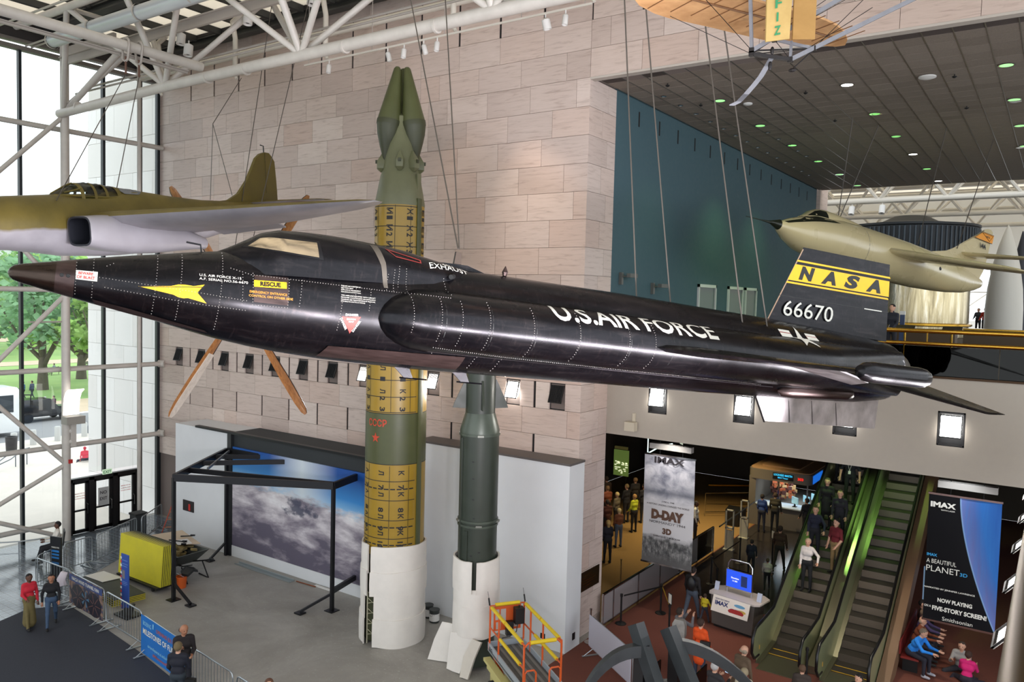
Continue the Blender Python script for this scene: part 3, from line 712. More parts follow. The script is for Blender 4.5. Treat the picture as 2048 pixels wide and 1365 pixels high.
for k in range(12):
    off = (0, .8)[k % 2]
    xs = row_joints(-38.7, XW - .1, off or 1.6)
    for a, b in zip(xs[:-1], xs[1:]):
        d = (round(b - a - .012, 3), .06, 1.556)
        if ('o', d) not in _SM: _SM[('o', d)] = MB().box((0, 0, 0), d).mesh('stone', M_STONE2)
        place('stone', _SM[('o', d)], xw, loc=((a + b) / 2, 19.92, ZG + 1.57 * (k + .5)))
M_BARK = mat('bark', (92, 84, 74), .9, 0, (4, .2))
def leaf_mat(n, c):
    t = NT(n); t.n.remove(t.b); r = t.noise(t.coords('World'), .5, 3)
    c0 = lin(c); d = t.add('ShaderNodeBsdfDiffuse'); tl = t.add('ShaderNodeBsdfTranslucent'); col = t.ramp(r, [(.35, tuple(x * .7 for x in c0[:3]) + (1,)), (.65, tuple(min(1, x * 1.3) for x in c0[:3]) + (1,))])
    t.l.new(col, d.inputs[0]); t.l.new(col, tl.inputs[0]); mx = t.add('ShaderNodeMixShader', Fac=.4); t.l.new(d.outputs[0], mx.inputs[1]); t.l.new(tl.outputs[0], mx.inputs[2]); t.l.new(mx.outputs[0], t.out.inputs[0]); return t.m
M_LEAF = [leaf_mat('leaf_green', (150, 186, 124)), leaf_mat('leaf_blue_green', (146, 184, 146)), leaf_mat('leaf_bright', (168, 204, 120))]  # outdoor haze is washed into these paled leaf colours
def tree(x, y, h, r, cb, lm, lab, n=1500, seed=1, grp=None):
    R = random.Random(seed); t = thing('tree', lab, 'tree', (x, y, ZG), group=grp); m = MB()
    tr_ = h * .022 + .1; fork = cb * .55
    m.tube([(x, y, ZG - .1), (x + .05, y, ZG + fork), (x + .1, y + .1, ZG + h * .7)], [tr_ * 1.5, tr_, .06], 8)
    for k in range(5):
        a = k * 1.26 + R.random(); m.tube([(x, y, ZG + fork * (.8 + .1 * k)), (x + r * .3 * math.cos(a), y + r * .3 * math.sin(a), ZG + cb), (x + r * .7 * math.cos(a), y + r * .7 * math.sin(a), ZG + h * .72)], [tr_ * .7, tr_ * .4, .04], 6)
    m.build('trunk', M_BARK, t, 60)
    m = MB(); bl = [(R.gauss(0, .42) * r, R.gauss(0, .42) * r, R.uniform(.05, .95)) for _ in range(26)]
    for k in range(n):
        bx, by, bz = R.choice(bl); z = cb + (h - cb) * bz; br = r * .33 * (1.1 - .5 * bz)
        p = Vector((x + bx * (1.15 - .6 * bz) + R.gauss(0, .5) * br, y + by * (1.15 - .6 * bz) + R.gauss(0, .5) * br, ZG + z + R.gauss(0, .45) * br * .7))
        s = R.uniform(.18, .42) * (1 + h / 40); u = Vector((R.uniform(-1, 1), R.uniform(-1, 1), R.uniform(-.4, .4))).normalized() * s; w = u.cross(Vector((R.uniform(-1, 1), R.uniform(-1, 1), R.uniform(-1, 1)))).normalized() * s
        m.add([p - u, p + w * .7, p + u, p - w * .7], [(0, 1, 2, 3)])
    stuff(m.build('foliage', M_LEAF[lm], t))
tree(-84.6, 38.9, 13.5, 6.0, 5.0, 1, 'forked park tree with a bluish crown nearest the gravel walk', 2600, 3)
tree(-92, 46.5, 14, 6.0, 4.2, 2, 'bright green park tree right behind the cream column', 2600, 5)
tree(-78, 41.5, 11.5, 3.8, 4.5, 2, 'bright green tree against the outside marble wall', 2000, 8)
for k, (x, y, h, r) in enumerate([(-128, 52, 15, 8), (-140, 63, 16, 9), (-150, 76, 16, 9), (-158, 88, 17, 9), (-175, 78, 18, 10), (-190, 100, 18, 10), (-150, 58, 17, 9), (-205, 92, 19, 11)]):
    tree(x, y, h, r, 4.5, k % 2, 'leafy green tree in the far row across the lawn, %s from its near end' % NTH[k], 1300, 20 + k)
t = thing('museum_building', 'long pale stone building far across the park above the trees', 'building', (-430, 205, 0))
MB().b2((-445, 120, 0), (-425, 300, 33)).build('wall', mat('hazy_stone', (206, 208, 210), .9), t)
for k in range(14): MB().b2((-424.9, 126 + 12 * k, 14), (-424.6, 129 + 12 * k, 24)).build('window', mat('hazy_window', (176, 182, 190), .5), t)

def coach(x, y, rz, lab, L=12.0, w=2.6, h=3.5):
    """long bus, nose towards local -y"""
    t = thing('bus', lab, 'bus', (x, y, ZG - .1), rz); M_BW = mat('bus_white', (236, 238, 240), .25, coat=.3); M_BG = mat('bus_glass', (40, 52, 62), .08); M_TY = mat('tyre', (30, 30, 32), .8)
    sec = [(-w / 2, .35), (-w / 2, h - .35), (-w / 2 + .25, h), (w / 2 - .25, h), (w / 2, h - .35), (w / 2, .35)]
    m = MB(); m.rings([[V(a * s, yy, .35 + (b - .35) * sz) for a, b in sec] for yy, s, sz in ((0, .86, .90), (.25, .97, .98), (.8, 1, 1), (L - .3, 1, 1), (L, .96, .97))]); m.build('body', M_BW, t, 40, local=True)
    for s in (-1, 1): MB().b2((s * (w / 2 - .02), .6, 1.75), (s * (w / 2 + .012), L - .6, 2.95)).build('side_glass', M_BG, t, local=True)
    MB().b2((-w * .42, -.06, 1.3), (w * .42, .12, 3.0)).build('windscreen', M_BG, t, local=True)
    MB().b2((-w * .3, -.05, 3.05), (w * .3, .2, 3.3)).build('destination_board', M_BG, t, local=True)
    for s in (-1, 1): MB().tube([(s * w * .45, .1, 2.9), (s * (w / 2 + .3), -.4, 2.9), (s * (w / 2 + .3), -.4, 2.4)], .05, 6).b2((s * (w / 2 + .2), -.5, 2.0), (s * (w / 2 + .4), -.4, 2.5)).build('mirror', M_BLACK, t, local=True)
    for yy in (2.6, L - 3.2, L - 1.9):
        for s in (-1, 1):
            wl = MB().lathe([(.001, -.15), (.5, -.15), (.5, .15), (.001, .15)], (s * (w / 2 - .12), yy, .5), 18, (1, 0, 0)).build('wheel', M_TY, t, 40, local=True)
            o = MB().lathe([(.001, -.02), (.28, -.02), (.3, .02), (.1, .05), (.001, .05)], (s * (w / 2 + .04), yy, .5), 14, (s, 0, 0)).build('hub', M_CHROME, wl, 40, local=True)
    return t
coach(-61.2, 26.2, PI, 'white coach with dark windows parked at the kerb, nose towards the cream column')
coach(-62.0, 44.5, PI, 'white coach seen through the glass beside the outside marble wall', 12, 2.6, 3.6)
t = thing('suv', 'dark car just beyond the nose of the parked coach', 'car', (-66, 30.2, ZG - .1), PI)
MB().rings([[V(a, y, z) for a, z in ((-.9 * s, .4), (-.92 * s, zt * .55), (-.7 * s, zt), (.7 * s, zt), (.92 * s, zt * .55), (.9 * s, .4))] for y, s, zt in ((-2.2, .85, .9), (-1.9, 1, 1.05), (-1.0, 1, 1.1), (-.4, 1, 1.75), (1.6, 1, 1.78), (2.1, .95, 1.1))]).build('body', mat('car_black', (30, 32, 38), .15, coat=.5), t, 30, local=True)
for yy in (-1.35, 1.35):
    for s in (-1, 1): MB().lathe([(.001, -.1), (.36, -.1), (.36, .1), (.2, .12), (.001, .12)], (s * .88, yy, .36), 16, (s, 0, 0)).build('wheel', mat('tyre', (30, 30, 32), .8), t, 40, local=True)
M_BENCH = mat('bench_black', (36, 34, 34), .5)
def bench(x, y, rz, lab):
    t = thing('park_bench', lab, 'bench', (x, y, ZG), rz)
    for k in range(4): MB().box((0, -.18 + .12 * k, .45), (1.7, .1, .03)).build('seat_slat', M_BENCH, t, local=True)
    for k in range(3): MB().box((0, .25 + .03 * k, .6 + .13 * k), (1.7, .03, .1)).build('back_slat', M_BENCH, t, local=True)
    for s in (-.75, .75): MB().tube([(s, -.2, 0), (s, -.2, .45), (s, .22, .45), (s, .35, .95)], .03, 6).tube([(s, .22, .45), (s, .3, 0)], .03, 6).build('leg_frame', M_BENCH, t, local=True)
bench(-69.0, 32.2, 1.9, 'black park bench with two seated people near the street'); bench(-98, 46.5, 1.9, 'small dark bench far off on the lawn walk'); bench(-103, 52.5, 1.9, 'far dark bench behind the tree trunk')
for k, (x, y) in enumerate([(-55.5, 24.9), (-55.8, 26.6), (-56.2, 28.6), (-55.2, 23.6)]):
    o = MB().lathe([(.19, 0), (.19, .95), (.15, 1.0), (.001, 1.0)], (x, y, ZG), 14).build('bollard', mat('bollard_grey', (196, 196, 194), .5), smooth=40); tag(o, 'pale round bollard at the kerb, %s from the cream column' % NTH[[2, 1, 0, 3][k]], 'bollard')
o = MB().lathe([(.3, 0), (.34, .9), (.36, 1.0), (.3, 1.0), (.28, .9), (.001, .88)], (-53.9, 22.9, ZG), 14).build('litter_bin', M_BENCH, smooth=40); tag(o, 'dark round litter bin beside the bollards outside', 'bin')
t = thing('street_lamp_post', 'thin dark lamp post beside the parked white coach', 'lamp post', (-59.5, 31.6, ZG))
MB().tube([(-57.2, 29.6, ZG), (-57.2, 29.6, 10.5)], [.12, .08], 8).build('pole', mat('post_grey', (110, 116, 124), .6), t); MB().lathe([(.25, 0), (.25, .5), (.18, .6), (.1, 0)], (-57.2, 29.6, ZG), 8).build('base', mat('post_grey', (110, 116, 124), .6), t)
MB().ball((-57.2, 29.6, 10.7), (.25, .25, .35)).build('lantern', M_WHITE, t, 60)
t = thing('stair_handrail', 'low grey steel handrail on the plaza outside', 'handrail', (-49, 20.6, ZG))
for s in (0, .7): MB().tube([(-48.4 - s * .3, 19.0 + s, ZG + .3), (-48.6 - s * .3, 20.0 + s, ZG + .6), (-49.3 - s * .3, 21.0 + s, ZG + .95), (-49.5 - s * .3, 21.4 + s, ZG + .95)], .03, 6).build('rail', mat('post_grey', (110, 116, 124), .6), t)
for x, y, h in ((-48.6, 20.0, .6), (-49.4, 21.2, .95), (-49.6, 21.9, .95)): MB().tube([(x, y, ZG), (x, y, ZG + h)], .03, 6).build('post', mat('post_grey', (110, 116, 124), .6), t)
o = MB().rings([[V(-48.6 + r * math.cos(a) + dx, 26.2 + r * .8 * math.sin(a), ZG + z) for a in np.linspace(0, 2 * PI, 9)[:-1]] for r, z, dx in ((1.0, 0, 0), (.9, .8, .1), (.55, 2.0, .25), (.2, 3.0, .4))]).build('plaza_sculpture', mat('sculpture_grey', (190, 188, 186), .6), smooth=30); tag(o, 'tapering pale granite sculpture outside behind two seated people', 'sculpture')
# ================================================================== BLACK ROCKET PLANE (local: x nose to tail, -y towards the viewer, z up)
def pose(p, ex, ey, ez):
    return Matrix(((ex[0], ey[0], ez[0], p[0]), (ex[1], ey[1], ez[1], p[1]), (ex[2], ey[2], ez[2], p[2]), (0, 0, 0, 1)))
def black_metal():
    t = NT('worn_black_metal'); v = t.coords('Object', (.5, 3, 3)); a = t.noise(v, 3.0, 6, .65, .5); b = t.noise(t.coords('Object', (1, 1, 1)), 1.4, 4)
    s = t.noise(t.coords('Object', (6, 1, 1.5), (0, .7, 0)), 4, 5, .7)
    c = t.ramp(a, [(.3, (12, 12, 16)), (.55, (24, 23, 27)), (.75, (46, 42, 43))]); c = t.mix(t.math('MULTIPLY', t.ramp(s, [(.55, (0, 0, 0, 1)), (.8, (1, 1, 1, 1))]), .35), c, lin((76, 66, 66)))
    t.setc(c); t.b.inputs['Metallic'].default_value = .6; t.l.new(t.math('MULTIPLY_ADD', b, .26, .14), t.b.inputs['Roughness']); return t.m
M_XB = black_metal()
M_XBROWN = mat('bronze_worn_metal', (74, 60, 58), .36, .7, (5, .3), stretch=(.5, 3, 3))
M_XNOSE = mat('nose_cone_metal', (60, 50, 44), .3, .85, (4, .25), stretch=(.6, 4, 4))
M_XSIL = mat('scuffed_silver', (196, 190, 192), .36, .8, (2.6, .3), stretch=(1.2, 1, .8))
M_YEL = mat('marking_yellow', (246, 190, 22), .5, 0, (6, .05)); M_WHT = mat('marking_white', (226, 224, 214), .5); M_MRED = mat('marking_red', (204, 56, 48), .5); M_ORG = mat('marking_ochre', (190, 130, 44), .6)
MX = pose((-10.0039, 4.2259, 10.0531), (0.45306, 0.88627, -0.09618), (-0.88996, 0.45594, 0.00909), (0.05191, 0.08148, 0.99532))
xp = thing('rocket_plane', 'long black rocket research plane with NASA fin hanging across the hall', 'aircraft', M=MX)

# fuselage stations: x, half width, top, bottom
XS = [(0, .012, .01, -.012), (.02, .055, .055, -.055), (.06, .085, .09, -.085), (.14, .108, .115, -.11), (.46, .185, .19, -.18), (.86, .275, .285, -.262), (1.25, .355, .37, -.335), (1.6, .425, .44, -.40), (2.0, .495, .525, -.488), (2.3, .54, .58, -.548), (2.7, .59, .63, -.61), (3.1, .63, .66, -.655), (3.7, .675, .69, -.70), (4.2, .70, .72, -.715), (5.0, .71, .76, -.74), (5.6, .71, .79, -.74), (6.5, .71, .80, -.74), (8.6, .71, .80, -.73), (10.5, .71, .77, -.735), (12.0, .71, .75, -.72), (13.5, .71, .70, -.70), (14.5, .70, .66, -.68), (15.25, .66, .60, -.60)]
def interp(T, x, k):
    for a, b in zip(T[:-1], T[1:]):
        if x <= b[0]: f = (x - a[0]) / (b[0] - a[0]); return a[k] + (b[k] - a[k]) * f
    return T[-1][k]
def fus_rings(xa, xb, n=40, step=.35):
    xs = sorted(set([s[0] for s in XS if xa < s[0] < xb] + [xa, xb] + list(np.arange(xa + step, xb, step)))); out = []
    for x in xs:
        w, zt, zb = interp(XS, x, 1), interp(XS, x, 2), interp(XS, x, 3)
        out.append([V(x, w * math.cos(2 * PI * j / n), (zt if math.sin(2 * PI * j / n) > 0 else -zb) * math.sin(2 * PI * j / n)) for j in range(n)])
    return out
def side_z(fr, x):    # tunnel section: half height grows in a rounded nose
    e = min(1, max(0, (x - 4.2) / .85)); return .43 * math.sqrt(max(0, 1 - (1 - e) ** 2)), .50 * math.sqrt(max(0, 1 - (1 - e) ** 2)) ** .8
def fairing(s):
    rr = []; n = 28
    for x in [4.21, 4.24, 4.3, 4.4, 4.55, 4.75, 5.05] + list(np.arange(5.4, 15.2, .5)) + [15.3]:
        h, w = side_z(0, x); c0 = .45; w = w * 1.3 * (1.0 if x < 12.6 else 1 - .28 * (x - 12.6)); rr.append([V(x, s * (c0 + (w if math.cos(2 * PI * j / n) > 0 else .2) * math.copysign(abs(math.cos(2 * PI * j / n)) ** .95, math.cos(2 * PI * j / n))), -.03 + h * (1.09 if math.sin(2 * PI * j / n) > 0 else 1) * math.copysign(abs(math.sin(2 * PI * j / n)) ** 1.0, math.sin(2 * PI * j / n))) for j in range(n)])
    return rr
MB().rings(fus_rings(0, .48)).build('nose_cone', M_XNOSE, xp, 40, local=True)
fz = MB().rings(fus_rings(.48, .68)); fz.build('nose_band', M_XBROWN, xp, 40, local=True)
fus = MB().rings(fus_rings(.68, 15.25)); fus.build('fuselage', M_XB, xp, 40, local=True)
fr_n = MB().rings(fairing(-1)); fr_n.build('side_fairing', M_XB, xp, 40, local=True)
MB().rings(fairing(1)).build('side_fairing', M_XB, xp, 40, local=True)
# canopy: one flowing hump
CP = [(2.22, .05, .56), (2.35, .17, .63), (2.57, .28, .765), (2.74, .345, .88), (2.95, .385, .95), (3.25, .40, .975), (3.55, .41, .985), (3.8, .41, .985), (4.25, .40, .965), (4.65, .39, .94), (5.05, .37, .885), (5.5, .30, .82), (5.8, .16, .79)]
cr = []
for x, w, zt in CP:
    zb = interp(XS, x, 2) - .30; ring = []
    for j in range(21):
        a = PI * j / 20; c = math.cos(a); s = math.sin(a)
        ring.append(V(x, w * 1.15 * math.copysign(abs(c) ** .62, c) * (1.0 + .25 * (1 - s)), zb + (zt - zb) * s ** .62))
    cr.append(ring)
can = MB().rings(cr); can.build('canopy', M_XB, xp, 40, local=True)
# bodies for laying markings on
def bvh_of(*mbs):
    v = []; f = []
    for m in mbs: o = len(v); v += [Vector(p) for p in m.v]; f += [tuple(i + o for i in q) for q in m.f if len(q) < 30]
    return BVHTree.FromPolygons(v, f)
XBV = bvh_of(fus, fz, fr_n, can)
def onx15(x, z, off=.004):
    h = XBV.ray_cast(Vector((x, -4, z)), Vector((0, 1, 0)))
    if h[0] is None: return V(x, -.3, z)
    n = h[1] if h[1].y < 0 else -h[1]
    return h[0] + n * off
def decal(name, outline, m, off=.004, cut=.07, parent=None):
    p, f = poly_grid(outline, cut); return MB().add([onx15(a, b, off) for a, b in p], f).build(name, m, parent or xp, 60, local=True)
def xtext(mb, s, h, x, z, ang, width=None, bold=.02, off=.006, cut=.06, spacing=1.0):
    c, sn = math.cos(ang), math.sin(ang)
    return text_on(mb, s, h, None, None, None, width, 'L', bold, 0, cut, lambda u, v: onx15(x + u * c - v * sn, z + u * sn + v * c, off), spacing)
# --- openings and markings on the near side
for x in (.546, .612): 
    p = onx15(x, .036, .002); MB().lathe([(.001, .004), (.02, .004), (.024, 0)], p, 10, (-.2, -1, 0)).build('jet_port', M_BLACK, xp, local=True)
decal('warning_plate', [(.685, .112), (.912, .119), (.914, .006), (.69, .006)], M_WHT)
m = MB(); xtext(m, 'BEWARE', .032, .715, .068, .02, .15); xtext(m, 'OF BLAST', .032, .70, .022, .02, .19); m.build('warning_lettering', M_MRED, xp, local=True)
arr = [(1.348, .008), (1.70, .055), (1.78, .083), (1.86, .09), (1.95, .085), (2.069, .118), (1.995, .012), (2.114, -.106), (1.90, -.066), (1.85, -.075), (1.79, -.068), (1.735, -.045)]
decal('yellow_arrow', arr, M_YEL)
decal('arrow_rule', [(1.36, .010), (2.06, .088), (2.06, .080), (1.36, .003)], M_BLACK, .007)
m = MB(); xtext(m, 'U.S. AIR FORCE X-15', .03, 2.005, .217, .03, .48, .0); xtext(m, 'A.F. SERIAL NO.56-6670', .03, 2.005, .172, .03, .56, .0); m.build('serial_lettering', M_WHT, xp, local=True)
decal('access_panel', [(2.636, .312), (3.047, .335), (3.065, -.02), (2.651, -.023)], M_XBROWN, .003)
decal('rescue_plate', [(2.634, .247), (3.027, .268), (3.03, .188), (2.637, .166)], M_YEL, .007)
m = MB(); xtext(m, 'RESCUE', .052, 2.71, .186, .05, .25, .05, .010); m.build('rescue_lettering', M_BLACK, xp, local=True)
m = MB(); xtext(m, 'EMERGENCY ENTRANCE', .028, 2.59, .088, .02, .45, off=.01); xtext(m, 'CONTROL ON OTHER SIDE', .028, 2.585, .04, .02, .53, off=.01); m.build('entrance_lettering', M_ORG, xp, local=True)
m = MB()
for k, s in enumerate(('THIS AIRPLANE CONTAINS AN', 'EJECTION SEAT', 'EXPLOSIVE EQUIPMENT', 'FOR COMPLETE INSTRUCTIONS')): xtext(m, s, .016, 3.72, .308 - .026 * k, .03, .26 if k != 1 else .16, -.01)
for k, s in enumerate(('THIS AIRPLANE EQUIPPED WITH CANOPY', 'REMOVER CONTAINING AN EXPLOSIVE', 'CHARGE SEE MAINTENANCE MANUAL', 'COMPLETE INSTRUCTIONS')): xtext(m, s, .016, 3.72, .186 - .026 * k, .02, .46 if k < 3 else .32, -.01)
m.build('stencil_lettering', M_WHT, xp, local=True)
decal('danger_triangle', [(3.755, -.085), (4.005, -.06), (3.897, -.29)], M_MRED)
m = MB(); xtext(m, 'DANGER', .03, 3.80, -.066, .06, .17); xtext(m, 'DANGER', .03, 3.735, -.11, -1.0, .17); xtext(m, 'DANGER', .03, 3.94, -.27, 1.12, .17); xtext(m, 'EJECTION', .018, 3.82, -.115, .05, .12, off=.009); xtext(m, 'SEAT', .018, 3.85, -.145, .05, .07, off=.009); m.build('danger_lettering', M_WHT, xp, local=True)
def ontop(x, y, off=.006):
    h = XBV.ray_cast(Vector((x, y, 3)), Vector((0, 0, -1))); return (h[0] + (h[1] if h[1].z > 0 else -h[1]) * off) if h[0] else V(x, y, .8)
def toptext(name, s, h, x, y, width, m, bold=.03, ang=0.):
    mb = MB(); text_on(mb, s, h, None, None, None, width, 'L', bold, 0, .06, lambda u, v: ontop(x + u * math.cos(ang), y + v + u * math.sin(ang)))
    return mb.build(name, m, xp, local=True)
toptext('force_lettering', 'U.S.AIR FORCE', .31, 6.80, -1.0, 3.15, M_WHT, .015)
toptext('exhaust_lettering', 'EXHAUST', .085, 4.99, -.46, .70, M_WHT, .0, .26)
toptext('exhaust_lettering', 'APU', .06, 5.22, -.33, .20, M_WHT, .0, .26)
# star and bars
def topdecal(name, out, m, off=.006, cut=.09):
    p, f = poly_grid(out, cut); return MB().add([ontop(a, b, off) for a, b in p], f).build(name, m, xp, 60, local=True)
cx, cy = 12.26, -.67
star = [(cx + (.30 if k % 2 == 0 else .115) * math.sin(k * PI / 5), cy + (.30 if k % 2 == 0 else .115) * math.cos(k * PI / 5)) for k in range(10)]
topdecal('white_star', star, M_WHT, .012)
for s in (-1, 1):
    x0, x1 = sorted((cx + s * .20, cx + s * .48)); topdecal('insignia_bar', [(x0, cy + .06), (x1, cy + .06), (x1, cy + .19), (x0, cy + .19)], M_WHT, .005); topdecal('red_stripe', [(x0, cy + .105), (x1, cy + .105), (x1, cy + .148), (x0, cy + .148)], mat('stripe_red', (150, 40, 40), .5), .008)
# canopy window
def oncan(x, z, off): return onx15(x, z, off)
M_WIN = mat('canopy_glass', (206, 190, 164), .07, .9, (2.2, .35), stretch=(1, 3, 3))  # beige reflection of the hall is put into the window colour
decal('window_frame', [(2.49, .655), (2.66, .80), (2.78, .84), (3.42, .862), (3.47, .615)], mat('frame_black', (24, 24, 27), .35, .4), .004, .05)
decal('canopy_window', [(2.56, .668), (2.70, .79), (2.80, .815), (3.385, .83), (3.41, .64)], M_WIN, .010, .05)
decal('canopy_seam', [(4.13, .93), (4.24, .925), (4.32, .70), (4.36, .36), (4.30, .36), (4.25, .66)], mat('scuffed_seam', (88, 82, 74), .5, .3), .004, .05)
for out in ([(4.36, .90), (4.86, .815), (4.86, .80), (4.36, .885)], [(4.84, .815), (4.86, .815), (4.86, .775), (4.84, .775)], [(4.48, .815), (4.86, .775), (4.86, .765), (4.48, .80)], [(4.34, .90), (4.36, .90), (4.50, .80), (4.48, .80)]): decal('red_outline', out, mat('outline_dark_red', (118, 40, 36), .5), .007, .04)
decal('skid_cover', [(3.667, -.475), (5.63, -.457), (5.61, -.655), (3.58, -.63)], M_XBROWN, .02, .07)
decal('nose_skid_door', [(.88, -.20), (1.30, -.27), (2.15, -.44), (2.20, -.47), (1.3, -.33), (.92, -.255)], M_XBROWN, .012, .05)
# louvre bulge low at the tail
MB().rings([[V(x, -.50 + w * .55 * math.cos(2 * PI * j / 12), zc + w * math.sin(2 * PI * j / 12)) for j in range(12)] for x, w, zc in ((11.95, .01, -.56), (12.05, .09, -.56), (12.3, .105, -.555), (13.8, .10, -.52), (13.95, .085, -.51), (14.0, .01, -.51))]).build('belly_blister', M_XBROWN, xp, 40, local=True)
# rivets and seams
def rivets(paths, m, step=.034, s=.0045):
    mb = MB()
    for pts in paths:
        for (xa, za), (xb, zb) in zip(pts[:-1], pts[1:]):
            n = max(1, int(math.hypot(xb - xa, zb - za) / step))
            for k in range(n):
                x = xa + (xb - xa) * k / n; z = za + (zb - za) * k / n; p = onx15(x, z, .004)
                mb.add([p + V(-s, 0, -s), p + V(s, 0, -s), p + V(s, 0, s), p + V(-s, 0, s)], [(0, 1, 2, 3)])
    return mb.build('rivets', m, xp, local=True)
rv = [[(.685, .20), (.70, -.2)], [(.86, .26), (.875, -.22)], [(1.54, .40), (1.53, -.34)], [(1.81, .45), (1.80, -.38)], [(2.27, .54), (2.25, -.45)], [(2.36, .36), (2.60, .31), (4.2, .32), (5.2, .33)], [(2.50, .30), (2.52, -.1)],
      [(.9, .06), (1.9, .02), (2.6, -.02)], [(1.0, -.05), (1.9, -.12), (2.6, -.14)], [(2.62, .33), (2.64, -.06), (3.06, -.05), (3.06, .34)], [(3.22, .32), (3.2, -.05)], [(3.75, .31), (3.72, -.3)], [(3.92, .30), (3.9, .1)], [(4.12, .31), (4.1, 0)], [(4.36, .55), (4.33, .3)], [(4.45, .62), (4.43, .3)], [(4.52, .68), (4.5, .36)], [(4.62, .66), (4.62, -.22)],
      [(5.2, .6), (5.22, .34)], [(5.0, .30), (4.98, -.3)], [(5.3, .30), (5.28, -.34)], [(5.72, .33), (5.70, -.36)], [(6.42, .33), (6.40, -.4)], [(7.2, .34), (7.18, -.4)], [(8.1, .34), (8.08, -.4)], [(8.6, .34), (8.58, -.4)], [(5.0, -.36), (6.2, -.41), (8.8, -.44), (11.5, -.47)], [(5.1, -.45), (5.12, -.62)], [(5.8, -.45), (5.76, -.66)], [(6.2, -.45), (6.16, -.68)], [(1.0, .20), (1.1, .26)]]
rvo = rivets(rv, mat('rivet_light', (118, 114, 108), .5)); stuff(rvo)
for x in (5.05, 5.75, 6.45, 7.2, 8.12, 8.95): decal('panel_seam', [(x, .30), (x + .012, .30), (x + .012, -.38), (x, -.38)], M_BLACK, .002, .06)
decal('belly_seam', [(5.0, -.425), (11.8, -.49), (11.8, -.50), (5.0, -.437)], mat('seam_grey', (74, 70, 74), .4, .5), .004, .1)
# small fittings
MB().tube([(2.05, 0, .52), (2.03, 0, .62), (1.86, 0, .63)], .012, 6).build('pitot_probe', M_XB, xp, local=True)
MB().tube([(5.38, -.40, .66), (5.30, -.50, .64)], .035, 8).build('exhaust_pipe', M_BLACK, xp, local=True)
MB().prism([(5.15, -.03, .80), (5.25, -.03, .86), (5.75, -.03, .87), (6.05, -.03, .79)], (0, .06, 0)).build('dorsal_ridge', M_XB, xp, local=True)
MB().prism([(5.53, -.02, .80), (5.66, -.02, .80), (5.64, -.02, 1.05), (5.55, -.02, 1.05)], (0, .05, 0)).build('lifting_lug', mat('lug_steel', (58, 48, 40), .5, .6), xp, local=True)
MB().lathe([(.03, 0), (.05, .06), (.001, .16)], (6.35, -.1, .79), 8).build('beacon', M_XBROWN, xp, local=True)
for x in (4.85, 5.75):
    MB().prism([(x - .12, -.12, -.70), (x + .12, -.12, -.70), (x + .2, -.12, -.86), (x + .06, -.12, -.86)], (0, .02, 0)).tube([(x + .0, -.11, -.865), (x + .42, -.11, -.87)], .012, 5).build('ventral_antenna', M_XB, xp, local=True)
for x in (10.95, 11.55): MB().lathe([(.03, 0), (.03, .06)], (x, -.45, .50), 8).build('hoist_eye', M_BLACK, xp, local=True)
# wings, tails
def wing(name, m, sec, parent, caps=True, smooth=25):
    """sec: list of (y, xLE, xTE, z, thickness) -> a lens-section wing"""
    rr = []
    for y, xl, xt, z, th, *dz in sec:
        c = xt - xl; dz = dz[0] if dz else 0; prof = [(0, 0), (.06, .35), (.25, .5), (.55, .42), (1, .10), (1, -.10), (.55, -.42), (.25, -.5), (.06, -.35)]
        rr.append([V(xl + c * a, y, z + th * b + dz * a) for a, b in prof])
    return MB().rings(rr, caps).build(name, m, parent, smooth, local=True)
for s in (-1, 1):
    wing('wing', M_XB, [(s * .7, 8.3, 12.1, -.02, .17), (s * 1.1, 8.6, 11.97, -.02, .16), (s * 3.36, 10.29, 11.24, -.02, .06)], xp)
    MB().lathe([(.001, 0), (.09, .04), (.135, .14), (.15, .3), (.15, 1.3), (.14, 1.42), (.11, 1.5), (.001, 1.53)], (10.3, s * 3.42, -.02), 16, (1, 0, 0)).build('wingtip_pod', M_XB, xp, 40, local=True)
    MB().prism([(11.3, s * 1.05, -.06), (11.0, s * 2.5, -.05), (11.75, s * 2.5, -.20), (13.2, s * 1.05, -.30)], (0, 0, .03)).build('wing_flap', M_XSIL, xp, local=True)
    wing('tailplane', M_XB, [(s * .75, 12.02, 14.65, .02, .14), (s * 1.1, 12.45, 14.52, -.06, .13), (s * 2.75, 14.46, 15.1, -.5, .04)], xp)
def vfin(name, m, pts, y0, y1):
    """blunt wedge fin: sharp leading edge, thick trailing edge"""
    (xa, za), (xb, zb), (xc, zc), (xd, zd) = pts   # root LE, tip LE, tip TE, root TE
    v = [V(xa, 0, za), V(xb, 0, zb), V(xc, -y1, zc), V(xd, -y0, zd), V(xc, y1, zc), V(xd, y0, zd)]
    return MB().add(v, [(0, 3, 2, 1), (0, 1, 4, 5), (1, 2, 4), (2, 3, 5, 4), (0, 5, 3)]).build(name, m, xp, local=True)
FY0, FY1 = .17, .12
vfin('upper_fin', M_XB, ((11.97, .70), (12.71, 2.19), (15.09, 2.185), (15.2, .62)), FY0, FY1)
def finY(x, z):
    f = max(0, min(1, (z - .7) / 1.49)); xl = 11.97 + .74 * f; return (FY0 + (FY1 - FY0) * f) * max(0, (x - xl)) / (15.2 - .11 * f - xl)
def findecal(name, out, m, off=.004): p, f = poly_grid(out, .3); return MB().add([V(a, -finY(a, b) - off, b) for a, b in p], f).build(name, m, xp, local=True)
def le(z): return 11.97 + .74 * (z - .7) / 1.49
for z0, z1 in ((1.90, 1.935), (1.53, 1.845), (1.468, 1.502)): findecal('yellow_band', [(le(z0) + .01, z0), (15.14, z0), (15.12, z1), (le(z1) + .01, z1)], M_YEL)
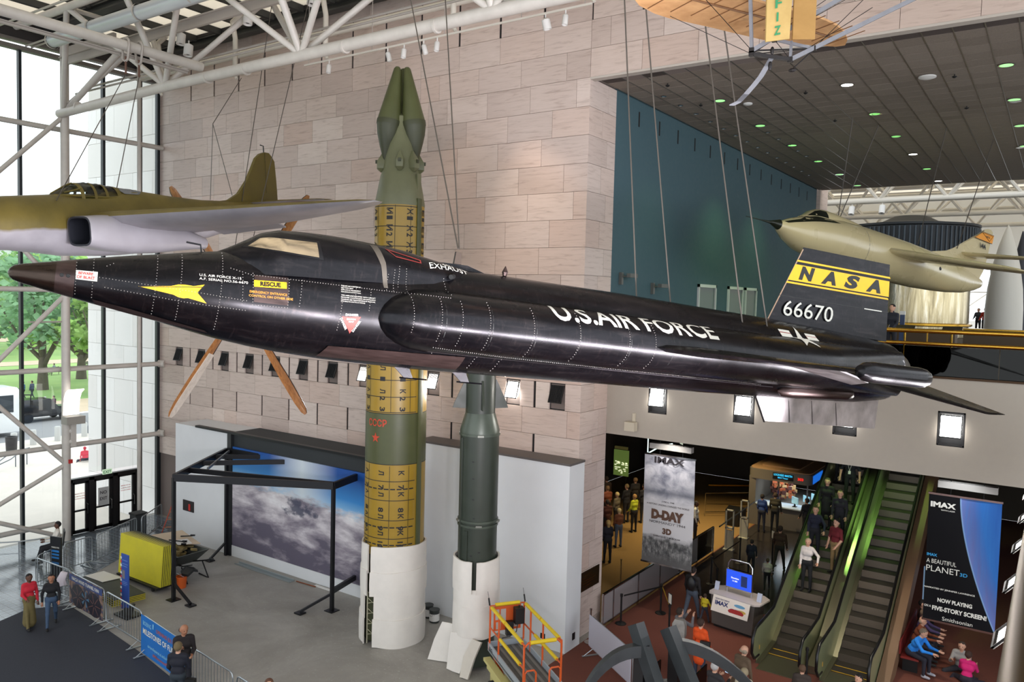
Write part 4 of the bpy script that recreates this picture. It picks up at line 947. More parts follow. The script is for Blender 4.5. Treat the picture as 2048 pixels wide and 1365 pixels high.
findecal('leading_edge_strip', [(le(.72), .72), (le(.72) + .03, .72), (le(2.15) + .03, 2.15), (le(2.15), 2.15)], mat('edge_pale', (170, 140, 116), .5, .3), .003)
findecal('fin_seam', [(le(1.22), 1.222), (15.18, 1.222), (15.18, 1.21), (le(1.21), 1.21)], M_BLACK, .003)
findecal('fin_seam', [(14.48, 1.224), (14.98, 1.224), (14.98, 1.205), (14.48, 1.205)], M_WHT, .005)
m = MB()
for ch, x, w in (('N', 12.66, .40), ('A', 13.24, .40), ('S', 13.86, .42), ('A', 14.47, .42)): text_on(m, ch, .235, None, None, None, w, 'L', .062, .22, None, lambda u, v, x=x: V(x + u, -finY(x + u, 1.6 + v) - .008, 1.585 + v))
m.build('agency_lettering', M_BLACK, xp, local=True)
m = MB(); text_on(m, '66670', .30, None, None, None, 1.28, 'L', .0, 0, None, lambda u, v: V(12.335 + u, -finY(12.335 + u, .9) - .03, .85 + v)); m.build('number_lettering', M_WHT, xp, local=True)
vfin('ventral_fin', M_XSIL, ((11.93, -.68), (12.25, -1.175), (15.2, -1.18), (15.2, -.58)), .16, .15)
def vfy(x, z): return .155 * max(0, (x - 12.05)) / 3.1
for x in (12.75, 13.35, 14.0): MB().add([V(x, -vfy(x, 0) - .004, -.72), V(x + .015, -vfy(x, 0) - .004, -.72), V(x + .12, -vfy(x + .1, 0) - .004, -1.17), V(x + .105, -vfy(x + .1, 0) - .004, -1.17)], [(0, 1, 2, 3)]).build('fin_seam', mat('seam_dark', (70, 66, 68), .5, .5), xp, local=True)
MB().add([V(11.95, 0, -.72), V(11.90, 0, -.72), V(12.21, 0, -1.2), V(12.26, 0, -1.2), V(11.93, -.02, -.72), V(12.24, -.02, -1.2)], [(0, 1, 2, 3), (1, 4, 5, 2), (4, 0, 3, 5)]).build('leading_edge_strip', M_BLACK, xp, local=True)
MB().rings([[V(x, r * math.cos(2 * PI * j / 24), .0 + r * math.sin(2 * PI * j / 24)) for j in range(24)] for x, r in ((15.1, .56), (15.3, .54), (15.75, .43), (15.75, .38), (15.2, .3))]).build('engine_nozzle', mat('nozzle_dark', (46, 44, 48), .3, .9), xp, 40, local=True)
MB().rings(fus_rings(15.2, 15.25, 40) ).build('tail_ring', M_XSIL, xp, 40, local=True)
def xw_(x, y, z): return tuple(MX @ Vector((x, y, z)))
cable(xw_(5.6, .0, 1.1), (-12.0, 14.0, 19.2), 'twin steel cable rising from the lug behind the black rocket plane cockpit, inner strand'); cable(xw_(5.58, .0, 1.1), (-13.6, 14.2, 19.2), 'twin steel cable rising from the lug behind the black rocket plane cockpit, outer strand')
# ================================================================== GREEN AND GREY JET (same local axes as the rocket plane)
MP = pose((-18.2039, 5.5059, 10.8671), (-0.20782, 0.97304, 0.09998), (-0.97794, -0.20889, 0.00019), (0.02107, -0.09774, 0.99499))
def olive_grey(name, kind):
    t = NT(name); n = t.noise(t.coords('Object', (1, 1, 1)), 1.3, 4); o = t.ramp(n, [(.3, (86, 76, 28)), (.7, (112, 98, 42))]); g = t.ramp(n, [(.3, (142, 139, 146)), (.7, (166, 163, 170))])
    if kind == 'z':
        sp = t.add('ShaderNodeSeparateXYZ'); t.l.new(t.add('ShaderNodeTexCoord').outputs['Object'], sp.inputs[0]); v = t.math('ADD', sp.outputs['Z'], t.math('MULTIPLY', n, .16))
        f = t.ramp(v, [(.02, (0, 0, 0, 1)), (.09, (1, 1, 1, 1))])
    else:
        sp = t.add('ShaderNodeSeparateXYZ'); t.l.new(t.add('ShaderNodeTexCoord').outputs['Normal'], sp.inputs[0]); f = t.ramp(t.math('MULTIPLY_ADD', sp.outputs['Z'], .5, .5), [(.44, (0, 0, 0, 1)), (.50, (1, 1, 1, 1))])
    t.setc(t.mix(f, g, o)); t.b.inputs['Roughness'].default_value = .42; return t.m
M_OGZ = olive_grey('olive_over_grey_paint', 'z'); M_OGN = olive_grey('olive_top_grey_underside_paint', 'n')
M_OLIVE = mat('olive_paint', (100, 88, 36), .45, 0, (2, .1)); M_GREYP = mat('aircraft_grey', (154, 151, 158), .4, 0, (2, .06))
jp = thing('jet_plane', 'olive and grey early jet plane hanging by the window, framed canopy and tail fin', 'aircraft', M=MP)
PS = [(0, .04, .0, -.08), (.1, .16, .14, -.22), (.5, .33, .36, -.36), (1.2, .45, .54, -.42), (2.4, .53, .69, -.46), (3.1, .56, .73, -.55), (3.6, .58, .76, -.63), (4.7, .60, .80, -.68), (5.3, .60, .90, -.68), (5.8, .58, .92, -.66), (6.9, .52, .81, -.55), (8.1, .42, .73, -.34), (9.2, .32, .72, -.12), (10.4, .2, .74, .15), (11.3, .08, .72, .42), (11.5, .02, .66, .55)]
rr = []
for x in sorted(set([s[0] for s in PS] + list(np.arange(.8, 11.2, .45)))):
    w, zt, zb = interp(PS, x, 1), interp(PS, x, 2), interp(PS, x, 3); zc = (zt + zb) / 2; hz = (zt - zb) / 2
    rr.append([V(x, w * math.copysign(abs(math.cos(2 * PI * j / 32)) ** .85, math.cos(2 * PI * j / 32)), zc + hz * math.sin(2 * PI * j / 32)) for j in range(32)])
pf = MB().rings(rr); pf.build('fuselage', M_OGZ, jp, 40, local=True)
def dome(x, w, zt, zb, n=16, k=1.0): return [V(x, w * k * math.cos(PI * j / n), zb + (zt - zb) * (math.sin(PI * j / n) ** .8)) for j in range(n + 1)]
CAN = [(3.55, .10, .765), (3.75, .24, .87), (3.95, .31, .96), (4.12, .34, 1.02), (4.35, .35, 1.055), (4.75, .35, 1.03), (5.1, .34, .985), (5.5, .30, .95), (5.9, .2, .925)]
def canat(x): return interp(CAN, x, 1), interp(CAN, x, 2)
M_PLEX = clear_glass('perspex', (.86, .9, .9))
MB().rings([dome(x, w, z, .66) for x, w, z in CAN if x <= 5.15], False).build('canopy_glass', M_PLEX, jp, 50, local=True)
MB().rings([dome(x, w + .005, z + .004, .60) for x, w, z in CAN if x >= 5.05], False).build('canopy_fairing', M_OLIVE, jp, 40, local=True)
for x0, x1 in ((4.08, 4.17), (4.42, 4.50), (4.74, 4.82), (5.08, 5.2)):
    MB().rings([[p for p in dome(x, canat(x)[0] + o, canat(x)[1] + o, .64)] for x, o in ((x0, .012), (x1, .012))], False).build('canopy_frame', M_OLIVE, jp, 40, local=True)
MB().tube([(3.56, 0, .77), (3.95, -.0, .97), (4.12, 0, 1.03)], .02, 6).tube([(3.56, -.1, .74), (3.9, -.30, .73), (5.1, -.36, .70)], .025, 6).tube([(3.75, -.2, .80), (4.12, -.30, .90)], .015, 6).build('canopy_sill', M_OLIVE, jp, 40, local=True)
MB().box((4.7, 0, .82), (.12, .3, .3)).box((4.62, 0, .72), (.3, .34, .12)).build('pilot_seat', mat('seat_dark', (60, 58, 44), .7), jp, local=True)
p, f = poly_grid([(5.22, .88), (5.28, .94), (5.7, .93), (5.86, .86), (5.7, .79), (5.30, .80)], .1)
JBV = bvh_of(pf, MB().rings([dome(x, w + .005, z + .004, .60) for x, w, z in CAN if x >= 5.05], False))
def onjet(x, z, off=.01):
    h = JBV.ray_cast(Vector((x, -4, z)), Vector((0, 1, 0)));  return (h[0] + (h[1] if h[1].y < 0 else -h[1]) * off) if h[0] else V(x, -.3, z)
MB().add([onjet(a, b) for a, b in p], f).build('rear_window', mat('clouded_perspex', (112, 116, 122), .2, 0, spec=.6), jp, 40, local=True)
for s in (-1, 1):
    n = 24; rr = []
    for x, yc, zc, wy, hz, e in ((3.42, -.98, -.08, .36, .33, .5), (3.5, -.98, -.085, .39, .345, .5), (3.9, -.98, -.12, .40, .40, .6), (4.6, -.97, -.17, .40, .45, .75), (5.4, -.96, -.22, .38, .42, .85), (6.2, -.95, -.29, .33, .32, 1), (6.8, -.95, -.38, .23, .21, 1), (7.12, -.95, -.44, .165, .155, 1)):
        rr.append([V(x, -s * yc + s * wy * math.copysign(abs(math.cos(2 * PI * j / n)) ** e, math.cos(2 * PI * j / n)), zc + hz * math.copysign(abs(math.sin(2 * PI * j / n)) ** e, math.sin(2 * PI * j / n))) for j in range(n)])
    nc = MB().rings(rr, False); 
    nc.build('engine_nacelle', M_GREYP, jp, 40, local=True)
    inn = [[V(x, q.y * k + s * .98 * (1 - k), q.z * k - .08 * (1 - k)) for q in rr[0]] for x, k in ((3.425, .99), (3.42, .88), (3.8, .84), (4.3, .7))]
    MB().rings(inn, False).add(inn[-1], [tuple(range(n))]).build('intake_duct', mat('intake_dark', (44, 46, 54), .4, .2), jp, 40, local=True)
    MB().add([q + V(-.01, 0, 0) for q in rr[-1]], [tuple(range(n))]).build('exhaust_opening', M_BLACK, jp, local=True)
    wing('wing', M_OGN, [(s * .45, 3.9, 7.05, .20, .42, -.34), (s * 1.2, 4.02, 6.95, .25, .40, -.34), (s * 2.6, 4.40, 6.85, .31, .34, -.32), (s * 4, 4.78, 6.75, .37, .28, -.28), (s * 6.2, 5.38, 6.62, .47, .16, -.12), (s * 6.75, 5.62, 6.55, .50, .10, -.06), (s * 6.95, 5.95, 6.4, .51, .03, -.02)], jp, smooth=50)
    MB().prism([(6.75, s * 1.5, -.06), (6.70, s * 3.7, .07), (7.2, s * 3.6, -.06), (7.3, s * 1.5, -.22)], (0, 0, .03)).build('flap', M_GREYP, jp, local=True)
    wing('tailplane', M_OGN, [(s * .1, 10.0, 11.3, .70, .12), (s * 2.2, 10.35, 11.1, .75, .06), (s * 2.35, 10.55, 11.0, .75, .03)], jp)
FN = [(8.6, .70), (9.17, .75), (9.6, .95), (10.0, 1.35), (10.25, 1.72), (10.45, 2.03), (10.65, 2.17), (10.85, 2.23), (11.04, 2.22), (11.22, 2.12), (11.33, 1.98), (11.37, 1.4), (11.39, .6)]
MB().add([V(x, -.05 * (1 if 9 < x < 11.2 else .2), z) for x, z in FN] + [V(x, .05 * (1 if 9 < x < 11.2 else .2), z) for x, z in FN], [tuple(range(13))[::-1], tuple(range(13, 26))] + [(i, (i + 1) % 13, 13 + (i + 1) % 13, 13 + i) for i in range(13)]).build('tail_fin', M_OLIVE, jp, 30, local=True)
MB().tube([(10.86, 0, 2.2), (10.86, 0, 2.42), (10.72, 0, 2.44)], .018, 6).build('aerial', M_BLACK, jp, local=True)
MB().prism([(10.82, -.05, 1.0), (10.84, -.05, 2.2), (10.85, -.05, 2.2), (10.83, -.05, 1.0)], (0, -.006, 0)).build('rudder_line', mat('olive_dark', (60, 52, 24), .6), jp, local=True)
def jw(x, y, z): return tuple(MP @ Vector((x, y, z)))
cable((-22.65, 12.75, 16.1), jw(3.3, -.5, .6), 'thin cable from the front shackle down to the olive jet'); cable((-22.65, 13.15, 16.1), jw(5.6, .3, .9), 'thin cable from the rear shackle down to the olive jet')
o = MB().tube([(-23.9, 17.6, 17.3), jw(9.0, .2, 2.9)], .012, 5).tube([jw(9.0, .2, 2.9), jw(8.7, .2, .75)], .01, 5).tube([jw(9.0, .2, 2.9), jw(9.6, .2, .9)], .01, 5).build('support_cable', M_CABLE); tag(o, 'thin cable splitting in two above the spine of the olive jet tail', 'cable')

# ================================================================== WOODEN WIND TUNNEL FAN
fc = Vector((-20.0, 14.75, 9.52)); FK = 1.12; fa = (Vector((0, 0, 9.7)) - fc).normalized(); _, fs_, fu_ = frame(fa)
fn_ = thing('wind_tunnel_fan', 'huge wooden wind tunnel fan with six blades behind the black rocket plane', 'fan', fc)
def wood_mat(n, a, b):
    t = NT(n); v = t.coords('World', (4, 4, 1.2)); f = t.noise(v, 2.5, 4, .6, 1.2); t.setc(t.ramp(f, [(.3, a), (.7, b)])); t.b.inputs['Roughness'].default_value = .35; return t.m
M_WOOD = wood_mat('blade_wood', (126, 78, 40), (176, 122, 72)); M_WOODP = wood_mat('blade_pale_face', (190, 178, 164), (214, 204, 192)); M_EDGE = mat('blade_edge_dark', (44, 44, 50), .4, .2)
MB().lathe([(.001, .95), (.35, .85), (.75, .55), (1.0, .1), (1.02, -.5), (.001, -.5)], fc, 28, fa).build('hub', mat('hub_grey', (132, 128, 122), .35, .4), fn_, 40)
for k, ang in enumerate((60, 120, 180, 240, 300, 360)):
    a = math.radians(ang); d = fs_ * math.cos(a) + fu_ * math.sin(a); t_ = d.cross(fa)
    def bp(r, u, w, tw): r *= FK; c = math.cos(tw); s = math.sin(tw); return fc + d * r + (t_ * c + fa * s) * u + (fa * c - t_ * s) * w
    rr = []; ed = []; fcs = []
    for r, wd, th, tw in ((.8, .30, .16, 1.15), (1.5, .40, .12, 1.05), (2.3, .44, .09, .95), (3.0, .38, .06, .85), (3.3, .28, .05, .82), (3.42, .12, .03, .80)):
        rr.append([bp(r, -wd / 2, 0, tw), bp(r, -wd * .2, th / 2, tw), bp(r, wd * .3, th * .4, tw), bp(r, wd / 2, 0, tw), bp(r, wd * .3, -th * .3, tw), bp(r, -wd * .2, -th / 2, tw)])
        ed.append([bp(r, -wd / 2 - .012, 0, tw), bp(r, -wd * .40, th * .36, tw), bp(r, -wd * .40, -th * .36, tw)])
        fcs.append([bp(r, -wd * .38, th * .5 + .014, tw), bp(r, wd * .28, th * .42 + .014, tw), bp(r, wd * .28, th * .42 - .01, tw), bp(r, -wd * .38, th * .3, tw)])
    b_ = MB().rings(rr).build('blade', M_WOOD, fn_, 40)
    MB().rings(ed).build('leading_edge', M_EDGE, b_, 40)
    if ang == 300: MB().rings(fcs[1:]).build('pale_face', M_WOODP, b_, 40)
cable((-19.8, 14.8, 10.6), (-18.6, 16.2, 19.2), 'steel wire from which the wooden fan hangs, inner one'); cable((-20.2, 14.6, 10.6), (-20.0, 15.9, 19.2), 'steel wire from which the wooden fan hangs, one closer to the window')

# ================================================================== WHITE SWEPT-WING ROCKET PLANE IN THE GALLERY
MD = pose((-7.7423, 25.7534, 12.5453), (0.40174, 0.90399, -0.1463), (-0.90901, 0.3743, -0.1833), (-0.11094, 0.20662, 0.97211))
sp_ = thing('swept_wing_plane', 'white swept-wing research plane numbered 144 hanging in the gallery', 'aircraft', M=MD)
M_CREAM = mat('warm_lit_white_gloss', (206, 190, 146), .28, 0, (.6, .02), coat=.4); M_DGREEN = mat('dark_green_black', (34, 38, 28), .3, .2)  # white plane paint, yellowed in its colour to carry the warm gallery light
DS = [(.02, .05, .02, -.10), (.3, .22, .11, -.26), (.65, .38, .27, -.46), (1.25, .56, .47, -.67), (2.0, .68, .62, -.76), (3.0, .75, .74, -.81), (4.3, .77, .79, -.85), (5.6, .77, .80, -.85), (6.7, .76, .80, -.79), (7.9, .70, .79, -.74), (8.9, .6, .78, -.66), (9.9, .5, .72, -.555), (11.0, .37, .6, -.38), (11.8, .28, .47, -.16), (12.15, .22, .38, -.02), (12.28, .12, .27, .08)]
rr = []
for x in sorted(set([s[0] for s in DS] + list(np.arange(.9, 12, .5)))):
    w, zt, zb = interp(DS, x, 1), interp(DS, x, 2), interp(DS, x, 3); zc = (zt + zb) / 2; hz = (zt - zb) / 2; rr.append([V(x, w * math.cos(2 * PI * j / 32), zc + hz * math.sin(2 * PI * j / 32)) for j in range(32)])
df = MB().rings(rr); df.build('fuselage', M_CREAM, sp_, 40, local=True)
MB().tube([(-1.3, 0, -.11), (-.6, 0, -.07), (-.2, 0, -.05)], [.012, .02, .045], 8).lathe([(.045, -.2), (.14, .12), (.17, .2), (.001, .2)], (0, 0, -.04), 14, (1, 0, 0)).build('nose_probe', M_DGREEN, sp_, 40, local=True)
hump = MB().rings([[V(x, w * math.cos(PI * j / 14), interp(DS, x, 2) - .25 + (zt - interp(DS, x, 2) + .25) * math.sin(PI * j / 14) ** .7) for j in range(15)] for x, w, zt in ((1.2, .1, .48), (1.45, .26, .60), (1.7, .36, .78), (1.95, .40, .88), (2.3, .42, .93), (2.8, .42, .92), (3.6, .40, .88), (4.6, .3, .82), (5.4, .15, .80))]); hump.build('canopy', M_CREAM, sp_, 40, local=True)
DBV = bvh_of(df, hump)
def ondp(x, z, off=.006):
    h = DBV.ray_cast(Vector((x, -4, z)), Vector((0, 1, 0))); return (h[0] + (h[1] if h[1].y < 0 else -h[1]) * off) if h[0] else V(x, -.2, z)
def ddecal(name, out, m, off=.006, cut=.12): p, f = poly_grid(out, cut); return MB().add([ondp(a, b, off) for a, b in p], f).build(name, m, sp_, 50, local=True)
ddecal('anti_glare_panel', [(.30, .05), (.9, .22), (1.3, .44), (1.7, .50), (2.25, .48), (2.62, .38), (1.6, .24), (.4, .0)], M_DGREEN)
ddecal('canopy_window', [(1.42, .50), (1.72, .70), (1.95, .77), (2.2, .76), (2.22, .52)], mat('window_dark_green', (22, 28, 22), .12, 0, spec=.8), .012)
for s in (-1, 1):
    wing('wing', M_CREAM, [(s * .6, 4.85, 7.25, -.02, .28), (s * .75, 4.98, 7.25, -.02 + s * .03, .27), (s * 3.5, 6.95, 8.15, -.14 + s * .72, .15), (s * 3.75, 7.2, 8.1, -.15 + s * .78, .09), (s * 3.84, 7.5, 7.9, -.15 + s * .8, .03)], sp_, smooth=50)
    wing('tailplane', M_CREAM, [(s * .06, 10.9, 12.05, 1.22, .13), (s * 1.75, 12.15, 12.85, 1.22 + s * .3, .07), (s * 1.82, 12.35, 12.75, 1.22 + s * .31, .03)], sp_, smooth=50)
DF = [(8.0, .72), (8.9, .86), (9.98, 1.10), (10.74, 1.42), (11.7, 1.93), (12.70, 2.46), (12.95, 2.62), (13.21, 2.70), (13.45, 2.72), (13.58, 2.62), (13.33, 2.1), (12.85, 1.35), (12.5, .75), (12.0, .2), (10, .3)]
def fth(x, z): return .085 * (1 if 9 < x < 12.9 and z < 2.5 else .25)
n = len(DF); MB().add([V(x, -fth(x, z), z) for x, z in DF] + [V(x, fth(x, z), z) for x, z in DF], [tuple(range(n))[::-1], tuple(range(n, 2 * n))] + [(i, (i + 1) % n, n + (i + 1) % n, n + i) for i in range(n)]).build('tail_fin', M_CREAM, sp_, 30, local=True)
MB().prism([(12.03, -.088, 2.09), (12.66, -.088, 2.43), (13.50, -.088, 2.45), (13.32, -.088, 2.06)], (0, -.006, 0)).build('orange_band', mat('band_orange', (246, 158, 36), .5), sp_, local=True)
for za, zb, xa, xb in ((2.435, 2.455, 12.68, 13.50), (2.055, 2.075, 12.0, 13.31)): MB().prism([(xa, -.096, za), (xb, -.096, za), (xb, -.096, zb), (xa, -.096, zb)], (0, -.004, 0)).build('band_line', M_INK, sp_, local=True)
m = MB(); text_on(m, '144', .24, (12.36, -.10, 1.70), (1, 0, 0), (0, 0, 1), .42); m.build('number_lettering', M_INK, sp_, local=True)
m = MB().tube([(12.62, -.10, 2.40), (13.42, -.10, 2.40), (13.10, -.10, 2.12), (12.62, -.10, 2.40)], .008, 4); text_on(m, 'NACA', .09, (12.87, -.10, 2.25), (1, 0, 0), (0, 0, 1), .3); m.build('emblem', M_INK, sp_, local=True)
MB().lathe([(.001, 0), (.07, 0), (.08, -.01)], ondp(8.35, -.05, .012), 12, (0, -1, .1)).build('vent_port', M_BLACK, sp_, local=True)
m = MB(); m.add([ondp(a, b, .012) for a, b in ((8.2, .12), (8.6, .12), (8.6, .16), (8.2, .16))], [(0, 1, 2, 3)]); m.build('stencil_mark', M_GREYP, sp_, local=True)
ddecal('panel_seam', [(3.9, .70), (3.93, .70), (3.93, -.7), (3.9, -.7)], mat('cream_seam', (150, 140, 116), .5), .003, .12)
def dw(x, y, z): return tuple(MD @ Vector((x, y, z)))
for (x, y, z), top, lab in (((3.3, 0, .9), (-6.0, 28.0, 16.1), 'thick cable hanging the white swept-wing plane, the one just behind its cockpit'), ((3.6, .2, .9), (-5.5, 29.6, 16.1), 'thin cable hanging the white swept-wing plane, beside the thick one'), ((7.4, -.4, .75), (-3.6, 31.0, 16.1), 'cable hanging the white swept-wing plane at its wing root'), ((10.6, -.1, 1.3), (-2.4, 33.9, 16.1), 'cable hanging the white swept-wing plane near its fin')): cable(dw(x, y, z), top, lab, .016)
# cables of the black rocket plane's tail and of others, passing in front of the blue wall
CB = [((10.95, -.45, .56), (-6.3, 13.9, 19.3)), ((11.55, -.45, .56), (-6.05, 13.9, 19.3)), ((10.2, .55, .5), (-7.2, 13.8, 19.3)), ((9.4, .55, .55), (-7.45, 13.8, 19.3))]
for k, (l, tp) in enumerate(CB): cable(xw_(*l), tp, '%s long cable to the black rocket plane tail, counting from the fin' % NTH[[1, 0, 2, 3][k]], .014)

# ================================================================== TAIL OF THE EARLY FABRIC BIPLANE, upper edge
def fabric_mat(n, a, b):
    t = NT(n); f = t.noise(t.coords('World'), 2.2, 5, .6, .4); t.setc(t.ramp(f, [(.3, a), (.7, b)])); t.b.inputs['Roughness'].default_value = .75
    return t.m
M_FAB = fabric_mat('varnished_fabric', (168, 122, 76), (206, 160, 110)); M_FAB2 = fabric_mat('yellowed_fabric', (176, 144, 84), (196, 166, 104)); M_SPRUCE = mat('grey_spruce', (120, 120, 126), .5, 0, (8, .12)); M_IRON = mat('dark_fitting', (40, 36, 36), .5, .5)
wf = thing('early_biplane', 'tail of an old fabric covered biplane with green letters F I Z', 'aircraft', (-3.9, 12, 13.8))
EL = [(-5.06, 10.07), (-5.10, 10.3), (-5.05, 10.69), (-4.95, 10.97), (-4.8, 11.24), (-4.57, 11.65), (-4.41, 11.97), (-4.21, 12.35), (-4.04, 12.68), (-3.51, 13.23), (-3.2, 13.5), (-3.06, 13.5), (-2.98, 13.28), (-2.93, 12.89), (-2.96, 12.53), (-3.05, 12.2), (-3.2, 11.8), (-3.6, 11.1), (-3.95, 10.4), (-4.2, 9.6), (-4.6, 9.2), (-4.95, 9.5)]
KE = 1.10; ZE = 9.9 + 4.14 * KE; m = MB().prism([(x * KE, y * KE, ZE) for x, y in EL], (0, 0, .035)); m.build('tail_surface', M_FAB, wf)
ctr = [(-5.0, 9.9), (-4.1, 11.1), (-3.35, 12.35), (-3.05, 13.2)]
MB().tube([(x * KE + .02, y * KE, ZE - .012) for x, y in [(-4.86, 9.5), (-4.25, 10.7), (-3.62, 11.9), (-3.1, 13.1)]], .018, 6).build('spar', mat('spar_brown', (112, 76, 44), .6), wf)
for k in range(11):
    f = k / 10; a = Vector(((-5.04 + 1.75 * f ** .9) * KE, (10.45 + 2.85 * f) * KE, ZE - .006)); b = a + Vector((1.0, -.6, 0)) * (1 - .5 * abs(f - .4))
    MB().tube([a, b], .008, 5).build('rib', mat('rib_brown', (128, 88, 54), .6), wf)
CAM0 = Vector((0, 0, 9.9)); A_, B_, C_ = [CAM0 + (Vector(q) - CAM0) * .93 for q in ((-3.99, 12.42, 13.94), (-3.69, 12.61, 14.02), (-3.36, 12.80, 13.98))]
MB().prism([A_, B_ + V(0, 0, -.03), B_ + V(.02, .02, 1.0), A_ + V(-.02, 0, 1.0)], (.02, -.02, 0)).build('rudder_panel', M_FAB2, wf)
MB().prism([B_ + V(.03, .05, -.03), C_, C_ + V(.0, 0, 1.0), B_ + V(.03, .05, 1.0)], (.02, -.02, 0)).build('rudder_panel', fabric_mat('darker_fabric', (150, 112, 58), (172, 132, 74)), wf)  # second rudder panel in a darker fabric tone
m = MB(); du = (B_ - A_).normalized(); nrm = Vector((.35, -.6, 0)).normalized() * .045
for k, ch in enumerate('FIZ'): text_on(m, ch, .125, A_ + du * (.115 if ch != 'I' else .14) + V(0, 0, .44 - .19 * k) + nrm, du, (0, 0, 1), .095 if ch != 'I' else .03, bold=.03)
m.build('green_lettering', mat('letter_green', (46, 132, 84), .6), wf)
pj = {'A': (-3.93, 11.65, 13.6), 'B': (-3.19, 12.16, 13.65), 'E': (-3.46, 11.96, 13.48), 'F': (-3.93, 11.65, 13.55), 'G': (-3.7, 11.8, 13.45), 'K': (-4.0, 11.65, 14.6), 'L': (-3.42, 11.99, 13.34), 'M': (-3.67, 11.84, 13.77)}
MB().beam(pj['A'], (-1.85, 13.05, 15.14), .05, .06).build('tail_boom', M_SPRUCE, wf); MB().beam(pj['E'], (-1.2, 13.5, 14.9), .05, .06).build('tail_boom', M_SPRUCE, wf)
MB().beam(pj['K'], pj['F'], .045, .045).build('strut', M_SPRUCE, wf); MB().beam((-3.46, 11.96, 13.47), (-3.46, 11.97, 13.75), .035, .035).build('strut', M_SPRUCE, wf)
MB().beam(pj['F'], pj['E'], .06, .05).build('cross_beam', M_IRON, wf); MB().beam(pj['M'], pj['B'], .04, .04).build('cross_beam', M_SPRUCE, wf); MB().beam(pj['A'], pj['B'], .02, .02).build('cross_beam', M_IRON, wf)
for q in 'ABEFM': MB().box(pj[q], (.07, .07, .07)).build('fitting', M_IRON, wf)
sk = [(-3.68, 11.80, 13.50), (-3.74, 11.76, 13.36), (-3.80, 11.71, 13.22), (-3.88, 11.64, 13.08), (-3.96, 11.58, 12.96), (-4.05, 11.52, 12.84), (-4.13, 11.46, 12.79)]
MB().rings([[Vector(p) + V(.03, .02, .0), Vector(p) + V(-.03, -.02, 0), Vector(p) + V(-.03, -.02, .015), Vector(p) + V(.03, .02, .015)] for p in sk]).build('tail_skid', M_SPRUCE, wf)
MB().ball((-3.7, 11.79, 13.38), (.03, .03, .07)).ball((-3.68, 11.8, 13.6), (.03, .03, .06)).build('skid_pivot', M_IRON, wf)
MB().tube([(-3.2, 12.15, 13.62), (-3.42, 11.99, 13.36)], .008, 4).ball((-3.43, 11.98, 13.33), (.06, .03, .03)).build('hanging_weight', M_IRON, wf)
W = [('A', 'B'), ('A', 'E'), ('F', 'M'), ('F', 'B'), ('E', 'M'), ('E', 'B')]
for a, b in W: MB().tube([pj[a], pj[b]], .005, 4).build('bracing_wire', M_IRON, wf)
for a, b in ((pj['A'], (-4.6, 11.5, 14.4)), (pj['A'], (-1.9, 12.9, 15.3)), (pj['B'], (-2.5, 12.6, 14.5)), (pj['E'], (-2.5, 12.6, 14.25)), (pj['M'], (-2.6, 12.5, 14.5)), (pj['F'], (-4.9, 10.9, 14.04)), (pj['M'], (-3.4, 11.4, 14.9))): MB().tube([a, b], .005, 4).build('bracing_wire', M_IRON, wf)
# ================================================================== FAR HALL BEYOND THE GALLERY
struct(MB().b2((-20, 46, 19.5), (30, 76, 19.6)).build('ceiling_far_hall', M_PANE))['label'] = 'bright translucent roof of the far hall'
slab('wall_far_left', (-20.2, 46, 8), (-20, 76, 19.6), mat('far_white', (214, 212, 206), .8), 'pale side wall of the far hall')
slab('wall_far_header', (-20, 75, 13.6), (30, 75.3, 19.6), mat('far_white', (214, 212, 206), .8), 'pale band of wall over the far windows')
slab('wall_far_sill', (-20, 75, 8), (30, 75.3, 9.0), mat('far_white', (214, 212, 206), .8), 'low wall under the far windows')
w2 = struct(MB().b2((-20, 75.02, 11.3), (30, 75.2, 11.4)).build('window_2', M_TUBE)); w2['label'] = 'bright window wall at the far end of the building'
for k in range(20):
    MB().b2((-20 + 2.5 * k, 75.02, 9), (-19.9 + 2.5 * k, 75.2, 13.6)).build('mullion', M_MULL, w2)
    MB().tube([(-20 + 2.5 * k, 74.6, 9.2), (-17.5 + 2.5 * k, 74.6, 11.3)], .06, 6).build('brace', M_TUBE2, w2)
for k in range(3):
    t = thing('far_roof_truss', 'white tubular roof truss of the far hall, %s one beyond the gallery' % NTH[k], 'truss', (0, 48.5 + 8.5 * k, 16)); y = 48.5 + 8.5 * k
    for yy, z, r in ((y, 15.9, .17), (y - 1.1, 18.0, .13), (y + 1.1, 18.0, .13)): MB().tube([(-19.8, yy, z), (28, yy, z)], r, 8).build('chord', M_TUBE2, t, 50)
    for j in range(14):
        x = -19 + 3.4 * j
        for s in (-1.7, 1.7):
            for yy in (y - 1.1, y + 1.1): MB().tube([(x, y, 15.9), (x + s, yy, 18.0)], .09, 6).build('web_tube', M_TUBE2, t, 50)
for k in range(6):
    o = MB().tube([(-19.5 + .2 * k, 47.5 + 4.8 * k, 17.2 + .25 * (k % 2)), (28, 47.5 + 4.8 * k, 17.2 + .25 * (k % 2))], .14, 8).build('far_pipe', M_TUBE2, smooth=50); tag(o, 'white pipe crossing among the far hall trusses, %s beyond the gallery' % NTH[k], 'pipe')
for k in range(5): 
    o = MB().b2((-20, 48 + 5.5 * k, 18.6), (28, 48.5 + 5.5 * k, 19.1)).build('far_beam', mat('far_beam_grey', (150, 146, 140), .6)); tag(o, 'grey beam under the far hall roof, %s beyond the gallery' % NTH[k], 'beam')
for k, x in enumerate((-10.2, -1.55, -1.0, -8.6)): spot_can(x, 48.5, 15.74, (x, 46, 9), 'white far hall lamp under the truss, %s counting from the blue wall' % NTH[[0, 2, 3, 1][k]], None, .16, .5)
